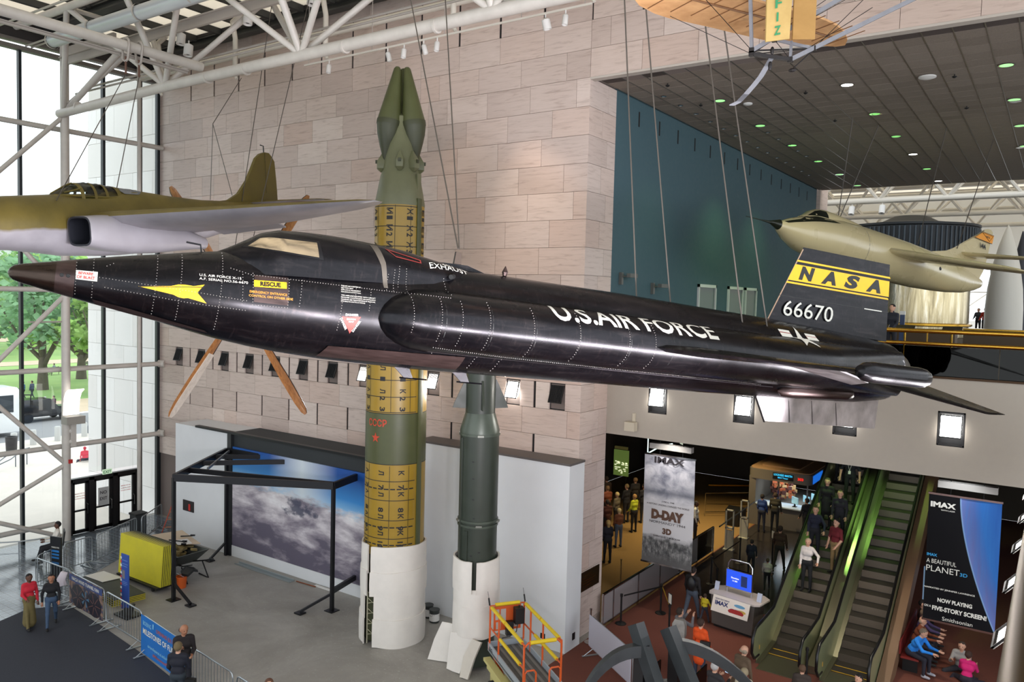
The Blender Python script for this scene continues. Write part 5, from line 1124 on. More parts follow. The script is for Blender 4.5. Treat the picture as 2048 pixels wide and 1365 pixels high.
# space station module: silver drum under a black ribbed drum
sx, sy = -7.75, 52.6
sl = thing('space_station_module', 'huge drum, black ribbed above and mirror-like gold and silver below', 'spacecraft', (sx, sy, 8.28))
t = NT('crinkled_gold_foil'); v = t.coords('World', (1.2, 1.2, .1)); nn = t.noise(v, 2.2, 5, .7, .5); t.setc(t.ramp(nn, [(.3, (120, 108, 80)), (.5, (190, 176, 140)), (.7, (226, 218, 198))])); t.b.inputs['Metallic'].default_value = .9; t.b.inputs['Roughness'].default_value = .22; t.bump(nn, .35, .05)
MB().lathe([(3.32, 8.3), (3.32, 12.5), (.1, 12.5)], (sx, sy, 0), 48).build('silver_drum', t.m, sl, 40)
M_DRUM = mat('drum_black', (26, 30, 34), .6)
MB().lathe([(3.62, 12.25), (3.62, 14.55), (3.7, 14.6), (3.7, 14.72), (3.3, 14.75), (1.6, 15.0), (.9, 15.35), (.1, 15.38)], (sx, sy, 0), 48).build('ribbed_drum', M_DRUM, sl, 30)
rb = MB()
for k in range(84):
    a = 2 * PI * k / 84; rb.tube([(sx + 3.64 * math.cos(a), sy + 3.64 * math.sin(a), 12.3), (sx + 3.64 * math.cos(a), sy + 3.64 * math.sin(a), 14.5)], .06, 5)
rib1 = MB().tube([(0, 0, 12.3), (0, 0, 14.5)], .06, 5).mesh('rib', mat('rib_grey', (52, 62, 70), .5))
for k in range(84): a = 2 * PI * k / 84; place('rib', rib1, sl, loc=(sx + 3.64 * math.cos(a), sy + 3.64 * math.sin(a), 0))
MB().lathe([(3.4, 8.9), (3.5, 8.95), (3.5, 9.05), (3.4, 9.1)], (sx, sy, 0), 48).build('brass_ring', M_BRASS, sl, 40)
rk = thing('white_missile', 'white pointed missile with black rear side standing in the far hall', 'missile', (-2.9, 56.3, 8.28))
MB().lathe([(1.02, 8.28), (1.0, 10), (.93, 11.2), (.74, 12.5), (.45, 13.8), (.15, 14.75), (.01, 15.05)], (-2.95, 56.3, 0), 28).build('body', mat('missile_white', (216, 214, 206), .45), rk, 40)
MB().lathe([(.5, 8.28), (.5, 11.5), (.3, 13.4), (.03, 14.7)], (-2.22, 56.9, 0), 20).build('black_panel', mat('missile_black', (40, 42, 52), .5), rk, 40)
# furniture behind the brass rails
o = thing('exhibit_counter', 'low dark exhibit counter with a brass top edge behind the smoked glass', 'counter', (-5, 30, 8.28))
MB().b2((-9, 30, 8.28), (-2.9, 30.8, 9.15)).build('body', mat('counter_brown', (78, 60, 38), .5), o); MB().b2((-9.05, 29.95, 9.15), (-2.85, 30.85, 9.2)).build('top_edge', M_BRASS, o)
o = thing('exhibit_counter', 'second exhibit counter, closer to the white missile', 'counter', (-1, 36, 8.28))
MB().b2((-3.2, 36, 8.28), (5, 36.8, 9.1)).build('body', mat('counter_brown', (78, 60, 38), .5), o); MB().b2((-3.25, 35.95, 9.1), (5.05, 36.85, 9.16)).build('top_edge', M_BRASS, o)
o = thing('information_post', 'slim blue information post behind the brass rails', 'sign', (-5.3, 29, 8.28)); MB().b2((-4.42, 28.9, 8.28), (-4.28, 29.0, 9.75)).build('post', mat('post_blue', (54, 70, 104), .5), o); MB().b2((-4.43, 28.88, 9.68), (-4.27, 29.02, 9.8)).build('cap', M_WHITE, o)
for k, x in enumerate((-4.45, -3.75, -2.55)):
    o = thing('reading_panel', 'tilted exhibit reading panel behind the rail, %s from the fin' % NTH[k], 'panel', (x, 25.5, 8.28)); MB().prism([(x - .25, 25.3, 9.2), (x + .25, 25.3, 9.2), (x + .25, 25.7, 9.38), (x - .25, 25.7, 9.38)], (0, 0, .03)).build('panel', mat('panel_dark', (52, 46, 36), .25), o); MB().tube([(x, 25.5, 8.28), (x, 25.5, 9.25)], .03, 6).build('post', M_BRASS, o)
for k, (x, y) in enumerate(((-9.4, 21.262), )): pass
o = MB().prism([(XC - .045, 22.9, 8.6), (XC - .045, 25.2, 8.6), (XC - .045, 25.2, 8.7), (XC - .045, 22.9, 8.7)], (.01, 0, 0)).build('shelf', M_BLUE)
bpy.data.objects.remove(o)
def wall_frame(y0, y1, z0, z1, lab):
    o = thing('wall_display_frame', lab, 'frame', (XC, (y0 + y1) / 2, z0))
    m = MB(); w = .07; x0, x1 = XC - .05, XC + .03
    m.b2((x0, y0, z0), (x1, y0 + w, z1)).b2((x0, y1 - w, z0), (x1, y1, z1)).b2((x0, y0, z1 - w * 1.6), (x1, y1, z1)).b2((x0, y0, z0), (x1, y1, z0 + w)); m.build('frame', M_WHITE, o)
    MB().b2((x0, y0 + w, z0 + w), (x0 + .02, y1 - w, z1 - w)).build('panel', mat('panel_grey_green', (88, 104, 98), .4), o)
for k, (a, b) in enumerate(((28.2, 30.0), (31.4, 33.2), (33.5, 35.0))): wall_frame(a, b, 9.2, 10.6 , 'white wall display frame on the blue wall, %s from the marble corner' % NTH[k])
def wall_camera(y, z, lab):
    o = thing('security_camera', lab, 'camera', (XC, y, z)); MB().b2((XC - .05, y - .06, z - .25), (XC + .05, y + .06, z + .12)).tube([(XC, y, z), (XC + .15, y + .05, z)], .02, 6).build('bracket', mat('camera_grey', (96, 96, 92), .5), o); MB().box((XC + .25, y + .25, z + .03), (.13, .5, .12)).build('body', mat('camera_grey', (96, 96, 92), .5), o)
wall_camera(21.9, 10.65, 'pale security camera on the blue wall near the marble corner'); wall_camera(24.2, 10.4, 'dark bracket camera on the blue wall, farther from the marble corner')
o = thing('wall_speaker', 'beige wall loudspeaker on the cream balcony front under the first floodlight', 'speaker', (-10.3, 21.2, 6.2)); MB().box((-10.27, 21.1, 6.22), (.32, .22, .26)).build('body', mat('speaker_beige', (190, 180, 160), .5), o); MB().box((-10.22, 21.2, 6.48), (.08, .06, .24)).build('bracket', mat('speaker_beige', (190, 180, 160), .5), o)
for x, y, c, p in [(-8.98, 23.85, (.6, 1, .5), 45), (-5.3, 23.85, (1, 1, .8), 60), (-5.3, 35.8, (1, 1, .75), 60), (-1.5, 31.8, (.8, 1, .6), 30), (-8.98, 29.8, (.5, 1, .4), 110), (-8.98, 34.5, (.45, 1, .4), 90), (-5.3, 43.7, (1, 1, .8), 50), (-8.98, 39.7, (.6, 1, .5), 25)]:
    light('SPOT', 'downlight_beam', (x, y, ZC - .05), p * 6, c, (x, y, 0), .15, 100, .9)
# ================================================================== TALL MISSILE WITH TWIN WARHEADS
mx, my = -15.58, 16.78
face = math.atan2(-my, -mx)                 # azimuth that looks at the viewer
ms = thing('ballistic_missile', 'tall yellow and green striped missile marked CCCP with twin warheads, foot wrapped in white', 'missile', (mx, my, 0))
M_MYEL = mat('missile_yellow', (152, 122, 36), .36, 0, (2.5, .07)); M_MGRN = mat('missile_green', (72, 76, 44), .42, 0, (2.5, .08)); M_MOLV = mat('missile_olive_grey', (104, 106, 78), .42, 0, (3, .08)); M_MDARK = mat('missile_dark_green', (54, 57, 34), .5, 0, (3, .08))
M_WRAP = mat('white_wrap', (226, 220, 212), .7, 0, (4, .03))
R1, R2 = .86, .695
def cyl(z0, z1, r, m, nm='stage_band'): return MB().lathe([(r, z0), (r, z1)], (mx, my, 0), 48).build(nm, m, ms, 40)
cyl(.1, 2.7, R1 - .02, M_MDARK); cyl(2.6, 5.19, R1, M_MYEL); cyl(5.19, 6.61, R1 + .004, M_MGRN); cyl(6.61, 8.6, R1, M_MYEL)
MB().lathe([(R1, 8.6), (R2 + .02, 9.6), (R2, 9.7)], (mx, my, 0), 48).build('interstage', M_MGRN, ms, 40)
cyl(9.7, 12.42, R2, M_MYEL)
MB().lathe([(R2 + .005, 12.4), (R2 + .01, 12.46), (.56, 13.24), (.54, 13.3), (.5, 13.45), (.42, 14.1), (.27, 14.6), (.24, 14.9), (.1, 15.0)], (mx, my, 0), 40).build('post_boost_cone', M_MOLV, ms, 40)
def polar(az, r, z): return Vector((mx + r * math.cos(face + az), my + r * math.sin(face + az), z))
for az in (-1.35, 1.30, 2.9):
    b = polar(az, .36, 14.68); top = polar(az, .13, 16.28); bot = polar(az, .42, 13.62); d1 = (top - b).normalized(); d2 = (bot - b).normalized()
    w = MB().lathe([(.335, -.02), (.33, .1), (.10, (top - b).length - .06), (.06, (top - b).length), (.001, (top - b).length + .02)], b, 24, d1).build('warhead', M_MGRN, ms, 40)
    MB().lathe([(.34, -.04), (.345, .04), (.34, .1)], b, 24, d1, False).build('ring', M_MDARK, w, 40)
    MB().lathe([(.335, 0), (.30, .28), (.2, .65), (.07, (bot - b).length - .02), (.001, (bot - b).length)], b, 24, d2).build('warhead_base', M_MDARK, ms, 40)
for az in (-1.5, -.05, .75, 1.5, 2.4, -2.4):
    p = polar(az, .54, 13.62); n = Vector((math.cos(face + az), math.sin(face + az), 0)); s = Vector((-n.y, n.x, 0)); rr = []
    for u, w, h in ((-.28, .05, .02), (-.18, .13, .12), (.02, .14, .13), (.14, .09, .07), (.30, .01, .0)): c = p + V(0, 0, u) - n * (.1 * max(0, u + .1)); rr.append([c - s * w - n * .08, c - s * w * .7 + n * h, c + s * w * .7 + n * h, c + s * w - n * .08])
    tb = MB().rings(rr).build('thruster_housing', M_MOLV, ms, 30)
    MB().box(p + n * .13 + V(0, 0, .0), (.07, .07, .09), face + az).build('nozzle_block', M_MDARK, tb)
def racew(az, z0, z1, r, m, nm='cable_duct', w=.17):
    a0 = az - w / r / 2; a1 = az + w / r / 2; MB().rings([[polar(a0, r - .02, z), polar(a0, r + .035, z), polar(az, r + .05, z), polar(a1, r + .035, z), polar(a1, r - .02, z)] for z in (z0, z1)]).build(nm, m, ms, 30)
racew(.86, 2.6, 8.7, R1, M_MGRN); racew(.86, 9.6, 12.6, R2, M_MGRN); racew(1.0, 12.5, 13.3, .6, M_MOLV)
def ring_line(z, r, az0=-1.4, az1=.68, dash=None):
    m = MB(); n = 40
    for k in range(n):
        if dash and k % 4 == 3: continue
        a = az0 + (az1 - az0) * k / n; b = az0 + (az1 - az0) * (k + 1) / n; h = .010 if not dash else .018
        m.add([polar(a, r + .006, z - h), polar(b, r + .006, z - h), polar(b, r + .006, z + h), polar(a, r + .006, z + h)], [(0, 1, 2, 3)])
    return m
def merge(ms_):
    m = MB()
    for q in ms_: m.add(q.v, q.f)
    return m
LZ = [ring_line(z, R1) for z in (4.72, 4.18, 3.62, 3.1, 7.55, 8.05, 7.08, 6.65)] + [ring_line(z, R1, dash=1) for z in (4.5, 3.42, 2.92)] + [ring_line(z, R2, -1.4, .8) for z in (11.8, 11.25, 10.7, 12.35)]
for az in (-1.0, -.18, .45): 
    for z0, z1, r in ((2.65, 5.15, R1), (6.65, 8.5, R1), (9.8, 12.38, R2)):
        q = MB().add([polar(az - .006 / r, r + .006, z0), polar(az + .006 / r, r + .006, z0), polar(az + .006 / r, r + .006, z1), polar(az - .006 / r, r + .006, z1)], [(0, 1, 2, 3)]); LZ.append(q)
stuff(merge(LZ).build('grid_lines', M_INK, ms))
for z in (5.19, 6.61): ring_line(z, R1, -1.5, 1.5).build('band_edge', M_INK, ms)
def vtext(s, az, z, h, width, r, m): text_on(m, s, h, None, None, None, width, 'L', .03, 0, .12, lambda u, v: polar(az + (v - h / 2) / r, r + .008, z - u))
m = MB()
for az, L in ((.20, 'К'), (-.46, 'Л'), (-1.12, 'А')):
    for k, z in enumerate((5.02, 4.62, 4.42, 3.98, 3.80, 3.46, 3.32, 3.02, 2.92)):
        s = [L, '7', L, '8', L, '9', L, '10', L][k]; vtext(s, az, z, .15, .13 if len(s) == 1 else .2, R1, m)
    for k, z in enumerate((8.22, 8.0, 7.7, 7.36, 7.16, 6.86)): vtext(['0', L, '1', L, '2', '3'][k] if k != 0 else '1', az, z - .06, .15, .12, R1, m)
m.build('grid_lettering', M_INK, ms)
m = MB()
for az, L in ((-.40, 'И'), (.42, 'Ж'), (-1.22, 'А'), (1.22, 'Е')):
    for k in range(6):
        vtext(L, az, 12.30 - .46 * k, .17, .17, R2, m); vtext(str(k + 1), az, 12.08 - .46 * k, .17, .10, R2, m)
m.build('grid_lettering', M_INK, ms)
m = MB(); text_on(m, 'СССР', .19, None, None, None, .62, 'L', .02, 0, .12, lambda u, v: polar(-1.02 + u / R1, R1 + .012, 6.25 + v)); m.build('country_lettering', mat('soviet_red', (186, 62, 36), .5), ms)
st = [((.15 if k % 2 == 0 else .06) * math.sin(k * PI / 5), (.15 if k % 2 == 0 else .06) * math.cos(k * PI / 5)) for k in range(10)]
MB().add([polar(-.70 + a / R1, R1 + .012, 5.92 + b) for a, b in st], [tuple(range(10))]).build('red_star', mat('soviet_red', (186, 62, 36), .5), ms)
def wrap(parent, cx, cy, r, bands, seam_az, gap=.10, f=None):
    """padded white sheets wrapped round a round foot, open along one seam, each band with its own edge"""
    f0 = face if f is None else f
    for k, (z0, z1, dr, g) in enumerate(bands):
        rr = []; n = 44
        for i in range(n + 1):
            a = f0 + seam_az + g / r + (2 * PI - 2 * g / r) * i / n; wob = .012 * math.sin(7 * a + k) + (.05 if i in (0, n) else 0)
            zz0 = z0 + .02 * math.sin(3 * a + 2 * k); zz1 = z1 + .02 * math.sin(2.3 * a + k)
            rr.append([V(cx + (r + q + wob) * math.cos(a), cy + (r + q + wob) * math.sin(a), z) for q, z in ((dr, zz0), (dr + .045, zz0), (dr + .055, (z0 + z1) / 2), (dr + .045, zz1), (dr, zz1))])
        MB().rings(rr, True).build('wrap_sheet', M_WRAP, parent, 50)
wrap(ms, mx, my, R1, [(.0, .82, .05, .16), (.74, 1.55, .02, .17), (1.45, 2.15, .05, .05), (2.05, 2.86, .02, .05)], -.78)
lat = MB()
for k in range(9): z = .25 + .15 * k; a = polar(-.98, R1 - .01, z); b = polar(-.58, R1 - .01, z + .12 * (-1) ** k); lat.tube([a, b], .012, 4)
lat.tube([polar(-.98, R1, .0), polar(-.98, R1, 1.5)], .02, 5).tube([polar(-.58, R1, 0), polar(-.58, R1, 1.5)], .02, 5).build('lattice', mat('lattice_pale', (180, 176, 150), .5), ms)
# ---- second, smaller missile
px_, py_ = -12.62, 16.85; fp = math.atan2(-py_, -px_)
pm_ = thing('guided_missile', 'slimmer dark green finned missile with its foot wrapped in white sheets', 'missile', (px_, py_, 0))
M_PG = mat('army_green', (46, 53, 44), .42, 0, (2.5, .1)); M_PG2 = mat('army_grey_green', (74, 82, 72), .35, .2, (3, .12))
MB().lathe([(.52, .1), (.52, 6.3)], (px_, py_, 0), 40).build('motor_case', M_PG, pm_, 40)
MB().lathe([(.53, 6.3), (.53, 6.38), (.41, 6.80), (.40, 6.84)], (px_, py_, 0), 40).build('adapter_cone', M_PG2, pm_, 40)
MB().lathe([(.395, 6.84), (.395, 7.9), (.36, 8.6), (.24, 9.5), (.1, 10.0), (.01, 10.15)], (px_, py_, 0), 40).build('forward_body', M_PG, pm_, 40)
for az in (-1.55, .0, 1.55, 3.14):
    n = Vector((math.cos(fp + az + .12), math.sin(fp + az + .12), 0)); s = Vector((-n.y, n.x, 0)) * .03; c = Vector((px_, py_, 0))
    MB().prism([c + n * .36 + V(0, 0, 6.95) - s, c + n * .74 + V(0, 0, 6.97) - s, c + n * .70 + V(0, 0, 7.1) - s, c + n * .42 + V(0, 0, 7.72) - s, c + n * .36 + V(0, 0, 7.72) - s], s * 2).build('fin', M_PG, pm_)
for z, r in ((6.28, .535), (3.98, .535), (3.86, .535)): MB().lathe([(r - .02, z - .03), (r + .012, z - .03), (r + .012, z + .03), (r - .02, z + .03)], (px_, py_, 0), 40, caps=False).build('clamp_band', M_PG2, pm_, 30)
for az, z in ((.05, 6.28), (.05, 3.9), (-1.2, 3.98), (1.3, 3.95)): p = Vector((px_ + .55 * math.cos(fp + az), py_ + .55 * math.sin(fp + az), z)); MB().box(p, (.08, .16, .05), fp + az).build('clamp_bolt', mat('bolt_grey', (130, 132, 124), .4, .5), pm_)
MB().rings([[Vector((px_ + r * math.cos(fp - 1.05 + a), py_ + r * math.sin(fp - 1.05 + a), z)) for r, a in ((.50, -.07), (.56, -.05), (.56, .05), (.50, .07))] for z in (2.9, 6.2)]).build('cable_duct', M_PG, pm_, 20)
MB().rings([[Vector((px_ + r * math.cos(fp - .6 + a), py_ + r * math.sin(fp - .6 + a), z)) for r, a in ((.50, -.1), (.545, -.08), (.545, .08), (.50, .1))] for z in (2.9, 3.75)]).build('access_cover', M_PG, pm_, 20)
m = MB()
for az, z in ((-.3, 5.6), (-.28, 5.15), (-.26, 4.6), (-.2, 4.1), (.1, 3.2), (-.3, 3.1)): p = [Vector((px_ + .527 * math.cos(fp + az + a), py_ + .527 * math.sin(fp + az + a), z + b)) for a, b in ((-.06, -.012), (.06, -.012), (.06, .012), (-.06, .012))]; m.add(p, [(0, 1, 2, 3)])
m.build('stencil_mark', M_INK, pm_)
M_CREAMW = mat('cream_padding', (206, 198, 186), .75, 0, (4, .04))
wrap(pm_, px_, py_, .53, [(.9, 1.75, .03, .06), (1.65, 2.2, .025, .06)], 1.9, f=fp)
wrap(pm_, px_, py_, .55, [(2.12, 2.98, .03, .05)], -.1, f=fp)
def sheet(name, pts, thick, m, lab, cat, grp=None):
    """soft padded sheet: rows of points, thickened"""
    rows = [[Vector(p) for p in r] for r in pts]; n = (rows[0][-1] - rows[0][0]).cross(rows[-1][0] - rows[0][0]).normalized() * thick
    nu = len(rows); nv = len(rows[0]); v = [p for r in rows for p in r] + [p + n for r in rows for p in r]; o = nu * nv; f = []
    for i in range(nu - 1):
        for j in range(nv - 1): a = i * nv + j; f += [(a, a + 1, a + nv + 1, a + nv), (o + a, o + a + nv, o + a + nv + 1, o + a + 1)]
    for i in range(nu - 1): a = i * nv; b = a + nv - 1; f += [(a, a + nv, o + a + nv, o + a), (b, o + b, o + b + nv, b + nv)]
    for j in range(nv - 1): a = j; b = (nu - 1) * nv + j; f += [(a, o + a, o + a + 1, a + 1), (b, b + 1, o + b + 1, o + b)]
    ob = MB().add(v, f).build(name, m, smooth=50); return tag(ob, lab, cat, grp)
sheet('padding_sheet', [[(-13.75, 16.25, .0), (-13.45, 16.35, .0), (-13.1, 16.45, .02)], [(-13.70, 16.45, .5), (-13.4, 16.5, .52), (-13.05, 16.55, .5)], [(-13.55, 16.6, .98), (-13.3, 16.62, 1.0), (-12.98, 16.6, 1.02)]], .05, M_WRAP, 'cream padding sheet leaning at the foot of the slim missile, toward the striped one', 'padding')
sheet('padding_sheet', [[(-12.98, 16.15, .0), (-12.75, 16.12, .0), (-12.5, 16.1, .02)], [(-13.0, 16.25, .5), (-12.7, 16.28, .5), (-12.4, 16.28, .5)], [(-13.02, 16.35, .92), (-12.7, 16.32, .98), (-12.3, 16.4, .95)]], .05, M_WRAP, 'middle white padding sheet folded against the foot of the slim missile', 'padding')
sheet('padding_sheet', [[(-12.4, 15.98, .0), (-12.3, 16.0, .0), (-12.15, 16.0, .0)], [(-12.4, 16.12, .5), (-12.25, 16.15, .48), (-12.1, 16.2, .5)], [(-12.25, 16.3, .95), (-12.1, 16.3, .93), (-12.0, 16.35, .9)]], .07, M_CREAMW, 'narrow white padding fold hanging beside the lift', 'padding')
for k, (x, y) in enumerate(((-15.23, 18.25), (-15.62, 18.42))):
    t = thing('paint_can', 'dark pail with a white label by the white wall, %s' % ('closer to the slim missile' if k == 0 else 'half behind the other pail'), 'pail', (x, y, 0))
    MB().lathe([(.14, 0), (.15, .02), (.155, .36), (.165, .37), (.165, .39)], (x, y, 0), 18).build('body', mat('pail_dark', (52, 56, 54), .4), t, 40); MB().lathe([(.1555, .06), (.1575, .28)], (x, y, 0), 18, caps=False).build('label', M_WHITE, t, 40); MB().lathe([(.165, .385), (.001, .38)], (x, y, 0), 18, caps=False).build('lid', mat('lid_grey', (170, 172, 168), .4), t); MB().tube([(x - .15, y, .34), (x - .1, y - .12, .26), (x, y - .17, .22), (x + .1, y - .12, .26), (x + .15, y, .34)], .006, 4).build('handle', M_CHROME, t)

# ================================================================== WHITE EXHIBIT BOXES AND CLOUD PICTURE
M_BOX = mat('exhibit_white', (222, 224, 226), .6, 0, (1.5, .02))
def structure_box(name, lo, hi, lab): o = struct(MB().b2(lo, hi).build(name, M_BOX)); o['label'] = lab; return o
b1 = structure_box('wall_panel_left', (-28.75, 18.22, .0), (-25.35, YW + .0, 4.6), 'tall white display wall with a small square opening left of the cloud picture')
MB().b2((-28.2, 18.19, 1.2), (-27.5, 18.23, 1.62)).build('wall_opening', mat('opening_dark', (40, 34, 34), .7), b1)
MB().b2((-27.8, 18.17, 1.25), (-27.7, 18.2, 1.5)).build('wire', M_MRED, b1)
b2_ = structure_box('wall_panel_right', (-16.6, 18.8, 0), (-10.95, YW - .005, 5.3), 'big plain white display box in front of the marble at its corner')
MB().b2((-16.6, 18.78, 5.3), (-10.93, YW - .005, 5.36)).build('cap_strip', mat('cap_dark', (92, 86, 84), .6), b2_)
MB().b2((-11.75, 18.785, .25), (-11.6, 18.81, .4)).b2((-10.96, 19.2, .25), (-10.94, 19.35, .45)).build('floor_outlet', M_BLACK, b2_)
b3 = struct(MB().b2((-25.35, 18.3, 0), (-16.6, YW - .005, 4.62)).build('wall_niche', mat('niche_dark', (44, 48, 50), .7))); b3['label'] = 'dark grey back of the niche around the cloud picture'
MB().b2((-27.3, 18.12, 4.60), (-16.6, 18.3, 4.68)).build('header_rail', M_DARKFRAME, b3)
MB().b2((-25.35, 18.16, 0), (-25.12, 18.3, 4.6)).build('side_channel', mat('channel_dark', (36, 38, 40), .5), b3)
MB().b2((-25.1, 18.2, 0), (-16.6, 18.3, .40)).build('white_skirting', M_BOX, b3)
def cloud_mat():
    t = NT('cloud_photo'); tc = t.add('ShaderNodeTexCoord').outputs['Object']; sp = t.add('ShaderNodeSeparateXYZ'); t.l.new(tc, sp.inputs[0])
    u = t.math('DIVIDE', sp.outputs['X'], 7.0); w = t.math('DIVIDE', sp.outputs['Z'], 3.8)       # 0..1 across and up
    def vec(a, b): 
        c = t.add('ShaderNodeCombineXYZ'); t.l.new(a, c.inputs[0]); t.l.new(b, c.inputs[1]); return c.outputs[0]
    n1 = t.noise(vec(t.math('MULTIPLY', u, 3.0), t.math('MULTIPLY', w, 5.5)), 2.6, 8, .66, .15); n2 = t.noise(vec(t.math('MULTIPLY', u, 2.0), t.math('MULTIPLY', w, 3.0)), 2.0, 6, .6, .25)
    tilt = t.math('ADD', w, t.math('MULTIPLY', t.math('SUBTRACT', u, .5), .10)); h = t.math('ADD', tilt, t.math('MULTIPLY', t.math('SUBTRACT', n1, .5), .30))
    sky = t.ramp(tilt, [(.62, (150, 200, 232)), (.75, (60, 142, 214)), (.95, (30, 84, 164))])
    glow = t.math('SUBTRACT', 1.0, t.math('MULTIPLY', t.math('ABSOLUTE', t.math('SUBTRACT', u, .55)), 4.0))
    sky = t.mix(t.math('MAXIMUM', glow, 0.0), sky, lin((216, 228, 236)))
    cl = t.ramp(t.math('ADD', t.math('MULTIPLY', n2, .75), t.math('MULTIPLY', tilt, .35)), [(.40, (96, 90, 106)), (.50, (158, 150, 160)), (.60, (216, 210, 214)), (.72, (244, 243, 245))])
    dx = t.math('SUBTRACT', u, .52); dy = t.math('SUBTRACT', w, .52)
    r2 = t.math('ADD', t.math('MULTIPLY', t.math('MULTIPLY', dx, dx), 22.0), t.math('MULTIPLY', t.math('MULTIPLY', dy, dy), 60.0))
    n3 = t.noise(vec(t.math('MULTIPLY', u, 5.0), t.math('MULTIPLY', w, 4.0)), 2.2, 7, .62)
    dk = t.ramp(t.math('SUBTRACT', n3, t.math('MULTIPLY', r2, .28)), [(.38, (0, 0, 0, 1)), (.50, (1, 1, 1, 1))])
    cl = t.mix(t.math('MULTIPLY', dk, .85), cl, lin((56, 62, 86)))
    t.setc(t.mix(t.ramp(h, [(.60, (0, 0, 0, 1)), (.68, (1, 1, 1, 1))]), cl, sky)); t.b.inputs['Roughness'].default_value = .5; return t.m
pt = thing('cloud_picture', 'huge wall picture of blue sky over white clouds', 'picture', (-25.1, 18.22, .40))
place('print', MB().b2((0, 0, 0), (6.95, .06, 3.72)).mesh('print', cloud_mat()), pt, local=True)
# ---- black steel frame
M_BSTEEL = mat('black_steel', (28, 28, 32), .42, .3)
bf = thing('steel_canopy_frame', 'open black steel frame with a wedge shaped roof before the cloud picture', 'frame', (-21, 16.5, 0))
A, B, Cc, D = V(-22.85, 14.42, 3.95), V(-25.3, 18.1, 3.95), V(-18.28, 16.92, 3.95), V(-18.75, 18.75, 3.95)
for q, zb in ((A, 0), (Cc, 0)): MB().beam(V(q.x, q.y, zb), q, .1, .1).build('post', M_BSTEEL, bf); MB().b2((q.x - .17, q.y - .17, 0), (q.x + .17, q.y + .17, .02)).build('base_plate', M_BSTEEL, bf)
for q, h in ((B, 3.95), (D, 3.95)): MB().beam(V(q.x, q.y, .0), q, .1, .1).build('post', M_BSTEEL, bf)
for a, b in ((A, Cc), (A, B), (Cc, D), (B, D)): MB().beam(a, b, .1, .22).build('roof_beam', M_BSTEEL, bf)
for f, g in ((.25, .25), (.5, .5), (.75, .75)): MB().beam(A.lerp(B, f), Cc.lerp(D, g * .35 + .0) if f < .3 else (B.lerp(D, .95 - f * .9)), .08, .16).build('roof_joist', M_BSTEEL, bf)
MB().beam(A.lerp(B, .3) + V(.6, .2, .05), B + V(.3, -.1, .05), .05, .08).build('roof_joist', mat('steel_pale_edge', (120, 122, 124), .4, .5), bf)
for q, d in ((A, V(.85, .05, 0)), (Cc, V(-.6, -.75, 0)), (B, V(.1, -.75, 0))): e = V(q.x, q.y, .0) + d; MB().beam(V(q.x, q.y, .55) if q is not B else V(q.x, q.y, .5), e + V(0, 0, .06), .07, .07).b2((e.x - .14, e.y - .12, 0), (e.x + .14, e.y + .12, .04)).build('foot_brace', M_BSTEEL, bf)
MB().beam(V(Cc.x, Cc.y, .62), V(D.x, D.y, .62), .09, .16).build('low_rail', M_BSTEEL, bf)
o = MB().b2((-24.2, 17.86, .0), (-21.2, 17.9, .06)).b2((-24.2, 17.7, .0), (-21.2, 17.88, .012)).b2((-24.2, 17.68, 0), (-21.2, 17.7, .05)).build('metal_stud', mat('galvanised', (170, 178, 180), .35, .7)); tag(o, 'galvanised metal stud lying on the concrete before the cloud picture', 'metal stud')
o = MB().tube([(-21.1, 17.9, .02), (-20.2, 17.95, .02)], .02, 6).build('copper_pipe', mat('copper', (150, 84, 56), .35, .8)); tag(o, 'short brown pipe on the floor at the end of the stud', 'pipe')
o = MB().b2((-20.3, 18.0, 0), (-19.5, 18.08, .04)).build('white_batten', M_WHITE); tag(o, 'short white batten on the floor before the cloud picture', 'batten')
# ---- ladder
ld = thing('step_ladder', 'red orange fibreglass step ladder by the marble wall', 'ladder', (-29.6, 18.6, 0)); M_LAD = mat('ladder_orange', (196, 78, 50), .5)
for s in (0, 1):
    f0 = V(-29.66 + .22 * s, 18.2 + .28 * s, 0); t0 = V(-28.98 + .08 * s, 18.85 + .2 * s, 2.75); MB().beam(f0, t0, .07, .03).build('side_rail', M_LAD, ld)
    MB().beam(V(-28.9 + .1 * s, 19.1 + .2 * s, 0), t0, .05, .03).build('rear_rail', M_LAD, ld)
for k in range(8): f = (k + .7) / 8.8; a = V(-29.66, 18.2, 0).lerp(V(-28.98, 18.85, 2.75), f); b = V(-29.44, 18.48, 0).lerp(V(-28.9, 19.05, 2.75), f); MB().beam(a, b, .08, .03).build('step', mat('ladder_step', (170, 120, 96), .5, .3), ld)
